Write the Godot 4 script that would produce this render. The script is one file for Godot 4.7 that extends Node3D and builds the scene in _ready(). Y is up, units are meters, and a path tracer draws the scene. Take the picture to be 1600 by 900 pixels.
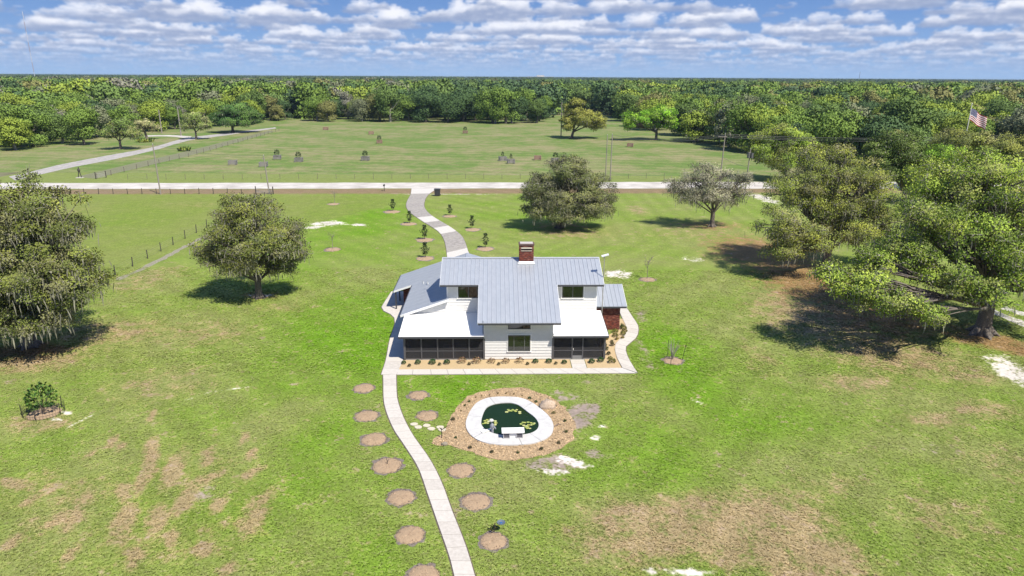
extends Node3D
# A white farmhouse with a metal roof on a wide lawn, seen from the air; pasture and oak forest behind it. Metres, y up.

const HOUSE := Vector3(0.63, 0, -58.33)
const HOUSE_TURN := 1.5
var rng := RandomNumberGenerator.new()
var taken := {}
var mats := {}
var ground_bytes: PackedByteArray
var ground_w := 2048
var ground_h := 1229
const GX0 := -130.0
const GZ0 := -182.0
const GSX := 260.0
const GSZ := 156.0
var keep_out := []          # polygons without grass


# ---------- meshes ----------
class MB:
	var v := PackedVector3Array()
	var n := PackedVector3Array()
	var uv := PackedVector2Array()
	var c := PackedColorArray()
	var ix := PackedInt32Array()
	var col := Color.WHITE

	func quad(a: Vector3, b: Vector3, d: Vector3, e: Vector3) -> void:   # counter-clockwise seen from outside
		var nn := (b - a).cross(e - a)
		if nn.length_squared() < 1e-14:
			nn = (d - b).cross(e - b)
		nn = nn.normalized()
		var k := v.size()
		v.append_array(PackedVector3Array([a, b, d, e]))
		n.append_array(PackedVector3Array([nn, nn, nn, nn]))
		uv.append_array(PackedVector2Array([Vector2(0, 1), Vector2(1, 1), Vector2(1, 0), Vector2(0, 0)]))
		c.append_array(PackedColorArray([col, col, col, col]))
		ix.append_array(PackedInt32Array([k, k + 2, k + 1, k, k + 3, k + 2]))

	func flat(a: Vector3, b: Vector3, d: Vector3, e: Vector3) -> void:   # a piece of ground, whichever way round it is given
		if (b - a).cross(e - a).y + (d - b).cross(a - b).y < 0.0:
			quad(a, e, d, b)
		else:
			quad(a, b, d, e)
		for i in 4:
			n[n.size() - 1 - i] = Vector3.UP

	func tri(a: Vector3, b: Vector3, d: Vector3) -> void:
		var nn := (b - a).cross(d - a).normalized()
		var k := v.size()
		v.append_array(PackedVector3Array([a, b, d]))
		n.append_array(PackedVector3Array([nn, nn, nn]))
		uv.append_array(PackedVector2Array([Vector2(0, 1), Vector2(1, 1), Vector2(0.5, 0)]))
		c.append_array(PackedColorArray([col, col, col]))
		ix.append_array(PackedInt32Array([k, k + 2, k + 1]))

	func box(lo: Vector3, hi: Vector3, t := Transform3D()) -> void:
		var p := []
		for i in 8:
			p.append(t * Vector3(hi.x if i & 1 else lo.x, hi.y if i & 2 else lo.y, hi.z if i & 4 else lo.z))
		quad(p[4], p[5], p[7], p[6])
		quad(p[1], p[0], p[2], p[3])
		quad(p[5], p[1], p[3], p[7])
		quad(p[0], p[4], p[6], p[2])
		quad(p[6], p[7], p[3], p[2])
		quad(p[0], p[1], p[5], p[4])

	func beam(a: Vector3, b: Vector3, w: float, h: float) -> void:       # a bar from a to b
		var d := b - a
		var z := d.normalized()
		var x := (Vector3.UP if absf(z.y) < 0.95 else Vector3.RIGHT).cross(z).normalized()
		var y := z.cross(x)
		box(Vector3(-w / 2, -h / 2, 0), Vector3(w / 2, h / 2, d.length()), Transform3D(Basis(x, y, z), a))

	func prism(pts: Array, along: Vector3) -> void:                      # a planar outline pushed along a direction
		var m := pts.size()
		var nn := Vector3.ZERO
		for i in m:
			nn += (pts[i] as Vector3).cross(pts[(i + 1) % m])
		var flip := nn.dot(along) < 0.0
		var p := pts.duplicate()
		if flip:
			p.reverse()
		for i in m:
			var a: Vector3 = p[i]
			var b: Vector3 = p[(i + 1) % m]
			quad(a, b, b + along, a + along)
		var u: Vector3 = ((p[1] as Vector3) - p[0]).normalized()
		var w := along.normalized()
		var w2 := w.cross(u).normalized()
		u = w2.cross(w).normalized()
		var flat := PackedVector2Array()
		for q in p:
			flat.append(Vector2(u.dot(q), w2.dot(q)))
		var t := Geometry2D.triangulate_polygon(flat)
		for i in range(0, t.size(), 3):
			var a: Vector3 = p[t[i]]
			var b: Vector3 = p[t[i + 1]]
			var d: Vector3 = p[t[i + 2]]
			if (b - a).cross(d - a).dot(along) < 0:
				var s := b
				b = d
				d = s
			tri(a + along, b + along, d + along)
			tri(a, d, b)

	func tube(pts: Array, rad: Array, sides := 6, cap := true) -> void:
		var rings := []
		for i in pts.size():
			var d: Vector3 = (pts[mini(i + 1, pts.size() - 1)] - pts[maxi(i - 1, 0)]).normalized()
			var x := (Vector3.RIGHT if absf(d.x) < 0.8 else Vector3.BACK).cross(d).normalized()
			var y := d.cross(x)
			var first := v.size()
			for k in sides:
				var a := TAU * k / sides
				var o := x * cos(a) + y * sin(a)
				v.append(pts[i] + o * rad[i])
				n.append(o)
				uv.append(Vector2(float(k) / sides, i))
				c.append(col)
			rings.append(first)
		for i in pts.size() - 1:
			for k in sides:
				var a: int = rings[i] + k
				var b: int = rings[i] + (k + 1) % sides
				var e: int = rings[i + 1] + k
				var f: int = rings[i + 1] + (k + 1) % sides
				ix.append_array(PackedInt32Array([a, e, b, b, e, f]))
		if cap:
			var q: int = rings[-1]
			for k in range(1, sides - 1):
				ix.append_array(PackedInt32Array([q, q + k + 1, q + k]))

	func leaf(p: Vector3, d: Vector3, side: Vector3, out: Vector3) -> void:   # a diamond leaf; shaded a little with the whole crown
		var nn := side.cross(d)
		if nn.dot(out) < 0:
			side = -side
			nn = -nn
		nn = (nn.normalized() + out * 0.75).normalized()
		var k := v.size()
		v.append(p)
		v.append(p + d * 0.5 + side)
		v.append(p + d)
		v.append(p + d * 0.5 - side)
		for i in 4:
			n.append(nn)
			c.append(col)
			uv.append(Vector2.ZERO)
		ix.append(k); ix.append(k + 2); ix.append(k + 1)
		ix.append(k); ix.append(k + 3); ix.append(k + 2)

	func strip(pts: Array, wid: Array, side: Vector3) -> void:            # a thin hanging ribbon
		var nn := Vector3.DOWN.cross(side).normalized()
		var k := v.size()
		for i in pts.size():
			for s in [-1.0, 1.0]:
				v.append(pts[i] + side * wid[i] * s)
				n.append(nn)
				c.append(col)
				uv.append(Vector2.ZERO)
		for i in pts.size() - 1:
			var a := k + i * 2
			ix.append_array(PackedInt32Array([a, a + 1, a + 2, a + 1, a + 3, a + 2]))

	func blob(center: Vector3, r: Vector3, noise: FastNoiseLite, amp: float, nu := 12, nv := 8, low := -PI / 2) -> void:
		var first := v.size()
		for j in nv + 1:
			for i in nu:
				var a := TAU * i / nu
				var b := lerpf(low, PI / 2, float(j) / nv)
				var d := Vector3(cos(a) * cos(b), sin(b), sin(a) * cos(b))
				var k := 1.0 + (amp * noise.get_noise_3dv(d * 40.0 + center * 13.0) if noise else 0.0)
				v.append(center + d * r * k)
				n.append((d / r).normalized())
				c.append(col)
				uv.append(Vector2.ZERO)
		for j in nv:
			for i in nu:
				var a := first + j * nu + i
				var b := first + j * nu + (i + 1) % nu
				ix.append_array(PackedInt32Array([a, b, a + nu, b, b + nu, a + nu]))

	func sheet(poly: Array, y: float, top := 0.0) -> void:                # a flat outline (Vector2 x, z); with an edge when top > y
		var flat := PackedVector2Array(poly)
		if Geometry2D.is_polygon_clockwise(flat):
			flat.reverse()
		var t := Geometry2D.triangulate_polygon(flat)
		var h := maxf(y, top)
		var k := v.size()
		for p in flat:
			v.append(Vector3(p.x, h, p.y))
			n.append(Vector3.UP)
			c.append(col)
			uv.append(p)
		for i in range(0, t.size(), 3):
			var a := t[i]
			var b := t[i + 1]
			var d := t[i + 2]
			if (flat[b] - flat[a]).cross(flat[d] - flat[a]) < 0:
				var s := b
				b = d
				d = s
			ix.append_array(PackedInt32Array([k + a, k + b, k + d]))
		if top > y:
			for i in flat.size():
				var a := flat[i]
				var b := flat[(i + 1) % flat.size()]
				quad(Vector3(b.x, y, b.y), Vector3(a.x, y, a.y), Vector3(a.x, top, a.y), Vector3(b.x, top, b.y))

	func mesh(m: Material = null, into: ArrayMesh = null) -> ArrayMesh:
		var a := []
		a.resize(Mesh.ARRAY_MAX)
		a[Mesh.ARRAY_VERTEX] = v
		a[Mesh.ARRAY_NORMAL] = n
		a[Mesh.ARRAY_TEX_UV] = uv
		a[Mesh.ARRAY_COLOR] = c
		a[Mesh.ARRAY_INDEX] = ix
		var r := into if into else ArrayMesh.new()
		r.add_surface_from_arrays(Mesh.PRIMITIVE_TRIANGLES, a)
		if m:
			r.surface_set_material(r.get_surface_count() - 1, m)
		return r


# ---------- nodes ----------
func numbered(called: String) -> String:
	var k: int = taken.get(called, 0)
	taken[called] = k + 1
	return called if k == 0 else "%s_%03d" % [called, k]


func tag(o: Node, label: String, category: String, group := "", kind := "") -> Node:
	if label: o.set_meta("label", label)
	if category: o.set_meta("category", category)
	if group: o.set_meta("group", group)
	if kind: o.set_meta("kind", kind)
	return o


func thing(called: String, label: String, category: String, at := Vector3.ZERO, turn := 0.0, group := "") -> Node3D:
	var o := Node3D.new()
	o.name = numbered(called)
	add_child(o)
	o.position = at
	o.rotation.y = turn
	tag(o, label, category, group)
	return o


func part(parent: Node, called: String, m: Mesh, mat: Material, at := Vector3.ZERO) -> MeshInstance3D:
	var o := MeshInstance3D.new()
	o.name = called
	o.mesh = m
	if mat:
		o.material_override = mat
	o.position = at
	if parent == self:
		o.name = numbered(called)
	parent.add_child(o, true)
	return o


func again(src: Node3D, label: String, at: Vector3, turn := 0.0, size := 1.0) -> Node3D:
	var r: Node3D = src.duplicate()
	r.name = numbered(String(src.name).rstrip("0123456789").trim_suffix("_"))
	add_child(r)
	r.position = at
	r.rotation.y = turn
	r.scale = Vector3.ONE * size
	if label: r.set_meta("label", label)
	return r


func structure(called: String, m: Mesh, mat: Material, label := "") -> MeshInstance3D:
	var o := part(self, called, m, mat)
	tag(o, label, "", "", "structure")
	return o


func hw(x: float, y: float, z: float) -> Vector3:       # house axes to the world
	return HOUSE + Vector3(x, y, z).rotated(Vector3.UP, deg_to_rad(HOUSE_TURN))


func hp(pts: Array) -> Array:
	var r := []
	for p in pts:
		var q := hw(p[0], 0, p[1])
		r.append(Vector2(q.x, q.z))
	return r


# ---------- materials ----------
func srgb(r: float, g: float, b: float) -> Color:        # linear base colour given, the sRGB value Godot wants returned
	return Color(r, g, b).linear_to_srgb()


func mat(key: String, lin: Color, rough := 0.8, metal := 0.0) -> StandardMaterial3D:
	if mats.has(key):
		return mats[key]
	var m := StandardMaterial3D.new()
	m.resource_name = key
	m.albedo_color = lin.linear_to_srgb()
	m.roughness = rough
	m.metallic = metal
	mats[key] = m
	return m


func noise(freq: float, sd: int, octaves := 4, kind := FastNoiseLite.TYPE_SIMPLEX_SMOOTH) -> FastNoiseLite:
	var f := FastNoiseLite.new()
	f.noise_type = kind
	f.frequency = freq
	f.seed = sd
	f.fractal_octaves = octaves
	return f


func mottle(key: String, lo: Color, hi: Color, freq: float, sd: int, scale: float, rough := 0.9, bump := 0.0, octaves := 5) -> StandardMaterial3D:
	if mats.has(key):
		return mats[key]
	var f := noise(freq, sd, octaves)
	f.fractal_gain = 0.6
	var im := f.get_seamless_image(384, 384, false, false, 0.12)
	var raw := im.get_data()
	var a := lo.linear_to_srgb()
	var b := hi.linear_to_srgb()
	var out := PackedByteArray()
	out.resize(384 * 384 * 3)
	var k := 0
	for i in raw.size():
		var t := raw[i] / 255.0
		out[k] = int(lerpf(a.r, b.r, t) * 255)
		out[k + 1] = int(lerpf(a.g, b.g, t) * 255)
		out[k + 2] = int(lerpf(a.b, b.b, t) * 255)
		k += 3
	var m := StandardMaterial3D.new()
	m.resource_name = key
	m.albedo_texture = ImageTexture.create_from_image(Image.create_from_data(384, 384, false, Image.FORMAT_RGB8, out))
	m.roughness = rough
	m.uv1_triplanar = true
	m.uv1_world_triplanar = true
	m.uv1_scale = Vector3.ONE / scale
	if bump > 0.0:
		m.heightmap_enabled = true
		m.heightmap_texture = ImageTexture.create_from_image(im)
		m.heightmap_scale = bump
	mats[key] = m
	return m


func leaf_mat(key: String, tint := Color.WHITE, back := 0.4) -> StandardMaterial3D:
	if mats.has(key):
		return mats[key]
	var m := StandardMaterial3D.new()
	m.resource_name = key
	m.albedo_color = tint.linear_to_srgb()
	m.vertex_color_use_as_albedo = true
	m.roughness = 0.7
	m.metallic_specular = 0.3
	m.backlight_enabled = true
	m.backlight = Color(back, back, back)
	mats[key] = m
	return m


# ---------- the place ----------
func _ready() -> void:
	rng.seed = 20240405
	build_light()
	build_ground()
	build_roads()
	build_house()
	build_pond()
	build_garden()
	build_oaks()
	build_far_forest()
	build_fields()
	build_grass()


func build_light() -> void:
	var cam := Camera3D.new()
	cam.name = "camera"
	add_child(cam)
	cam.fov = 45.735
	cam.near = 0.5
	cam.far = 40000.0
	cam.transform = Transform3D(Basis(Vector3.RIGHT, deg_to_rad(-17.2)) * Basis(Vector3.BACK, deg_to_rad(0.32)), Vector3(0, 25.0, 0))
	var sun := DirectionalLight3D.new()
	sun.name = "sun"
	add_child(sun)
	sun.look_at_from_position(Vector3.ZERO, -Vector3(0.40, 0.83, 0.44), Vector3.UP)
	sun.light_energy = 1.45
	sun.light_color = Color(1.0, 0.965, 0.90)
	sun.light_angular_distance = 0.5
	sun.shadow_enabled = true
	var we := WorldEnvironment.new()
	we.name = "environment"
	var e := Environment.new()
	e.background_mode = Environment.BG_SKY
	e.tonemap_mode = Environment.TONE_MAPPER_LINEAR
	e.tonemap_exposure = 1.68
	e.fog_enabled = true
	e.fog_density = 0.00006
	e.fog_light_color = Color(0.72, 0.84, 1.0)
	e.sdfgi_enabled = true
	e.ssao_enabled = true
	e.ssil_enabled = true
	var s := Sky.new()
	var pm := PanoramaSkyMaterial.new()
	pm.panorama = ImageTexture.create_from_image(sky_image())
	s.sky_material = pm
	e.sky = s
	we.environment = e
	add_child(we)


# The sky: clear air and a deck of flat-based cumulus at 1.1 km, marched along each line of sight.
func sky_image() -> Image:
	var w := 4096
	var h := 2048
	var im := Image.create_empty(w, h, false, Image.FORMAT_RGBF)
	im.fill(Color(0.16, 0.19, 0.15))
	im.blit_rect(sky_block(0, w, 0, 896, 8), Rect2i(0, 0, w, 896), Vector2i(0, 0))
	im.blit_rect(sky_block(0, w, 832, 1032, 4), Rect2i(0, 0, w, 200), Vector2i(0, 832))
	im.blit_rect(sky_block(0, 512, 928, 1026, 1), Rect2i(0, 0, 512, 98), Vector2i(0, 928))
	im.blit_rect(sky_block(w - 512, w, 928, 1026, 1), Rect2i(0, 0, 512, 98), Vector2i(w - 512, 928))
	return im


func sky_block(c0: int, c1: int, r0: int, r1: int, step: int) -> Image:
	var nw := (c1 - c0) / step
	var nh := (r1 - r0) / step
	var big := noise(0.33, 11, 3)
	var fine := noise(1.25, 12, 5)
	fine.fractal_gain = 0.55
	var steps := 26 if step == 1 else (12 if step == 4 else 6)
	var out := PackedFloat32Array()
	out.resize(nw * nh * 3)
	var k := 0
	for j in nh:
		var el := (0.5 - (r0 + (j + 0.5) * step) / 2048.0) * PI
		var se := sin(el)
		var ce := cos(el)
		var y := clampf(se, 0.0, 1.0)
		# clear air
		var t := pow(1.0 - y, 13.0)
		var ar := lerpf(0.045, 0.225, t)
		var ag := lerpf(0.125, 0.355, t)
		var ab := lerpf(0.34, 0.535, t)
		for i in nw:
			var az := TAU * (c0 + (i + 0.5) * step) / 4096.0
			var dx := sin(az)
			var dz := -cos(az)
			var r := ar
			var g := ag
			var b := ab
			if el > 0.0:
				var lit := 1.0
				var cr := 0.0
				var cg := 0.0
				var cb := 0.0
				var first := 60.0
				for q in steps:
					var hf := float(q) / steps
					var hh := 1.1 + 0.40 * hf
					var d := 6371.0 * (-se + sqrt(se * se + 2.0 * hh / 6371.0))
					var px := dx * d * ce
					var pz := dz * d * ce
					var body := big.get_noise_2d(px, pz) * 0.9 + fine.get_noise_3d(px, hh * 1.3, pz) * 0.55
					var a := clampf((body - 0.105 - 0.52 * hf) * 15.0, 0.0, 1.0)
					a *= 0.85 if steps < 20 else 0.5
					if a > 0.0:
						if first == 60.0:
							first = d
						# lit by the sun behind the viewer and from above; blue-grey at the flat base
						var up := clampf(hf * 2.9 + fine.get_noise_3d(px * 2.1, hh * 3.0, pz * 2.1) * 0.75 - 0.10, 0.0, 1.0)
						cr += lit * a * lerpf(0.19, 0.62, up)
						cg += lit * a * lerpf(0.235, 0.62, up)
						cb += lit * a * lerpf(0.355, 0.65, up)
						lit *= 1.0 - a
						if lit < 0.03:
							break
				var far := exp(-first / 42.0)
				var cover := (1.0 - lit) * clampf(far * 1.9, 0.0, 1.0)
				var s := 1.0 / maxf(1.0 - lit, 0.001)
				r = lerpf(ar, cr * s, cover)
				g = lerpf(ag, cg * s, cover)
				b = lerpf(ab, cb * s, cover)
			out[k] = r
			out[k + 1] = g
			out[k + 2] = b
			k += 3
	var im := Image.create_from_data(nw, nh, false, Image.FORMAT_RGBF, out.to_byte_array())
	if step > 1:
		im.resize(c1 - c0, r1 - r0, Image.INTERPOLATE_BILINEAR)
	return im



# ---------- ground ----------
# Each patch: kind, centre x, z, half sizes, turn (degrees), strength. Kinds: 0 dry tan grass, 1 white sand, 2 bare grey soil, 3 lush, 4 leaf litter (reddish), 5 pale green
func patches() -> Array:
	var P := [
		[3, -15.61, -65.04, 9.76, 15.10, 0, 0.9], [3, -5.28, -51.81, 6.40, 4.89, 0, 0.7], [3, 15.54, -58.87, 4.79, 14.26, 0, 0.7], [3, -27.18, -118.46, 13.52, 35.04, 0, 0.55],
		[3, 9.72, -43.62, 6.46, 6.41, 0, 0.6], [3, -13.39, -39.25, 4.62, 8.58, 0, 0.55], [3, 6.15, -131.45, 16.28, 23.86, 0, 0.35], [3, 19.88, -47.62, 5.98, 6.37, 0, 0.45], [3, -69.13, -123.00, 10.40, 17.86, 0, 0.35],
		[3, -7.68, -31.68, 3.88, 4.30, 0, 0.5], [3, -11.91, -75.50, 4.46, 14.65, 0, 0.8],
		[0, 12.27, -33.52, 7.79, 3.64, 0, 1.0], [0, 15.33, -31.88, 3.92, 3.24, 0, 0.9], [0, 7.78, -35.30, 4.25, 2.54, 0, 0.6], [0, 5.90, -32.89, 4.01, 3.41, 0, 0.7], [0, 14.96, -36.01, 5.90, 2.63, 0, 0.7], [5, 3.15, -35.26, 2.31, 3.82, 0, 0.8], [0, 20.34, -38.47, 3.33, 1.61, 0, 0.5], [0, 17.36, -30.85, 3.12, 2.04, 0, 0.7],
		[0, 32.05, -47.24, 3.47, 1.45, 0, 0.7], [0, 37.06, -48.89, 4.60, 2.20, 0, 0.6], [0, 29.66, -53.51, 4.97, 2.83, 0, 0.6], [0, 41.59, -54.97, 4.54, 1.88, 0, 0.5], [0, 33.43, -41.30, 3.98, 4.99, 0, 0.35], [0, 26.00, -34.84, 4.99, 4.39, 0, 0.35],
		[0, 23.33, -58.98, 2.40, 6.14, 0, 0.35], [0, 32.93, -73.96, 4.42, 10.44, 0, 0.55], [0, 31.74, -114.73, 13.28, 12.97, 0, 0.4], [0, 9.57, -111.67, 11.81, 5.87, 0, 0.5], [0, 24.54, -133.33, 2.79, 6.82, 0, 0.6],
		[0, -43.63, -57.29, 5.20, 3.48, 0, 0.9], [0, -40.80, -64.65, 8.37, 6.14, 0, 0.6], [0, -35.51, -45.95, 3.82, 2.17, 0, 0.6], [0, -46.85, -84.05, 4.89, 8.72, 0, 0.5], [0, -30.50, -64.81, 5.81, 5.43, 0, 0.45], [0, -29.73, -52.74, 5.93, 5.04, 0, 0.45], [0, -29.98, -37.62, 2.83, 2.83, 0, 0.35],
		[0, -21.10, -39.55, 7.18, 5.82, 0, 0.28], [0, -27.08, -34.98, 3.42, 4.42, 0, 0.4], [0, -15.26, -35.09, 2.29, 4.44, 0, 0.25], [0, -19.90, -32.12, 5.69, 3.28, 0, 0.3], [0, -84.40, -128.76, 7.21, 7.67, 0, 0.4], [0, -64.52, -136.20, 12.74, 5.68, 0, 0.35], [0, -25.99, -72.94, 4.31, 2.23, 0, 0.35],
		[4, 37.34, -99.29, 9.68, 13.53, 0, 1.0], [4, 39.15, -81.50, 9.69, 12.21, 0, 0.8], [0, 33.98, -69.68, 9.79, 12.62, 0, 0.8], [0, 37.18, -59.18, 7.86, 6.18, 0, 0.6], [4, 40.38, -84.31, 7.49, 8.18, 0, 0.9], [4, 41.68, -69.81, 9.12, 7.05, 0, 0.7], [4, 47.71, -64.23, 3.91, 3.20, 0, 1.0], [4, 49.15, -61.71, 3.14, 2.31, 0, 0.9], [4, 35.12, -119.04, 6.87, 4.96, 0, 0.6], [4, 8.40, -118.33, 6.79, 3.81, 0, 0.5], [4, -45.95, -59.84, 4.80, 2.82, 0, 0.9], [4, -30.15, -77.11, 3.78, 2.22, 0, 0.45],
		[1, -32.93, -118.85, 3.83, 2.74, 0, 0.95], [1, 54.44, -149.31, 2.56, 5.07, 0, 0.9], [1, 54.80, -143.69, 2.20, 3.14, 0, 0.8], [1, -27.06, -117.91, 2.24, 1.35, 0, 0.8], [1, -34.29, -115.59, 2.41, 2.08, 0, 0.7], [1, 14.04, -87.36, 2.22, 2.48, 0, 1.0], [1, 44.90, -55.69, 2.64, 3.59, 0, 1.0], [1, 45.65, -59.30, 1.82, 1.54, 0, 0.7],
		[1, 9.41, -30.14, 1.53, 0.44, 0, 0.9], [1, 7.38, -30.17, 0.48, 0.39, 0, 0.8], [1, 25.80, -95.29, 1.67, 2.18, 0, 0.55], [1, 6.11, -44.22, 0.56, 0.46, 0, 0.8], [1, 6.69, -45.94, 0.39, 0.30, 0, 0.7], [1, 4.42, -40.84, 1.57, 0.81, 20, 0.75], [1, 2.62, -39.80, 1.70, 0.62, 0, 0.55], [1, -15.77, -151.20, 17.08, 1.38, 0, 0.55], [1, -29.86, -77.36, 1.51, 0.74, 0, 0.7], [1, -34.32, -47.50, 0.69, 0.31, 25, 0.9], [1, -34.64, -46.46, 0.87, 0.30, 10, 0.8], [1, 14.77, -49.95, 0.62, 0.46, 0, 0.4], [1, 19.03, -50.35, 0.73, 0.58, 0, 0.5],
		[2, 5.24, -47.45, 1.29, 2.51, 0, 0.95], [2, 6.10, -48.52, 1.01, 2.17, 0, 0.7], [2, 3.09, -40.59, 2.86, 1.28, 0, 0.9], [2, 5.84, -41.84, 1.33, 0.84, 25, 0.7], [2, 4.25, -50.98, 2.11, 1.42, 0, 0.6], [2, 14.19, -71.44, 1.42, 3.01, 0, 0.5], [2, 12.41, -60.69, 0.74, 4.83, 0, 0.6], [2, -4.98, -43.46, 1.01, 0.90, 0, 0.9], [2, 0.04, -53.63, 11.02, 0.52, 0, 0.35], [2, 29.56, -42.95, 2.28, 1.06, 0, 0.4], [2, -18.77, -37.03, 1.20, 1.24, 0, 0.45],
	]
	# dry streaks left by wheels and sheet-mowing, running up the slope of the left lawn
	for s in [[[Vector2(-26.14, -44.14), Vector2(-23.61, -39.15)], 16], [[Vector2(-22.91, -42.39), Vector2(-21.92, -37.42)], 20], [[Vector2(-21.13, -42.41), Vector2(-20.66, -40.10)], 14], [[Vector2(-23.31, -35.78), Vector2(-22.07, -32.43)], 24], [[Vector2(-21.44, -35.80), Vector2(-20.52, -33.35)], 20], [[Vector2(-19.43, -44.59), Vector2(-19.11, -42.78)], 12], [[Vector2(-15.31, -37.48), Vector2(-15.33, -32.49)], 24], [[Vector2(-24.96, -38.24), Vector2(-23.90, -36.30)], 14], [[Vector2(-17.30, -32.03), Vector2(-16.65, -31.19)], 14], [[Vector2(-15.01, -30.58), Vector2(-14.89, -29.60)], 14], [[Vector2(-26.58, -37.37), Vector2(-25.36, -32.40)], 14], [[Vector2(-33.02, -38.46), Vector2(-30.28, -37.34)], 16], [[Vector2(-26.70, -35.24), Vector2(-26.68, -33.76)], 14], [[Vector2(-27.95, -48.11), Vector2(-27.30, -46.05)], 10], [[Vector2(-27.76, -43.21), Vector2(-27.18, -41.83)], 12], [[Vector2(-29.07, -42.32), Vector2(-28.96, -40.65)], 10], [[Vector2(-29.52, -36.93), Vector2(-29.59, -35.86)], 10], [[Vector2(-20.28, -37.72), Vector2(-20.00, -35.05)], 18], [[Vector2(-19.26, -39.19), Vector2(-20.40, -38.00)], 22], [[Vector2(-16.60, -39.99), Vector2(-17.44, -38.83)], 14], [[Vector2(-28.72, -44.11), Vector2(-28.18, -42.33)], 10], [[Vector2(-18.03, -36.70), Vector2(-17.75, -35.07)], 14], [[Vector2(-24.07, -39.14), Vector2(-23.35, -36.99)], 12], [[Vector2(-19.37, -33.24), Vector2(-19.12, -32.12)], 12], [[Vector2(-24.16, -32.08), Vector2(-23.89, -30.51)], 12], [[Vector2(-18.13, -42.44), Vector2(-17.89, -40.93)], 10], [[Vector2(-28.12, -33.17), Vector2(-27.68, -31.51)], 12], [[Vector2(-20.51, -31.57), Vector2(-20.04, -30.05)], 12]]:
		P.append([0, s, 1.0])
	for s in [[[Vector2(-27.12, -48.99), Vector2(-24.80, -51.32)], 2.2], [[Vector2(-24.80, -51.32), Vector2(-22.11, -52.33)], 1.8], [[Vector2(-33.65, -43.15), Vector2(-31.92, -48.06)], 1.5], [[Vector2(-35.03, -118.24), Vector2(-25.27, -117.42)], 3]]:
		P.append([1, s, 0.5])
	return P


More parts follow.
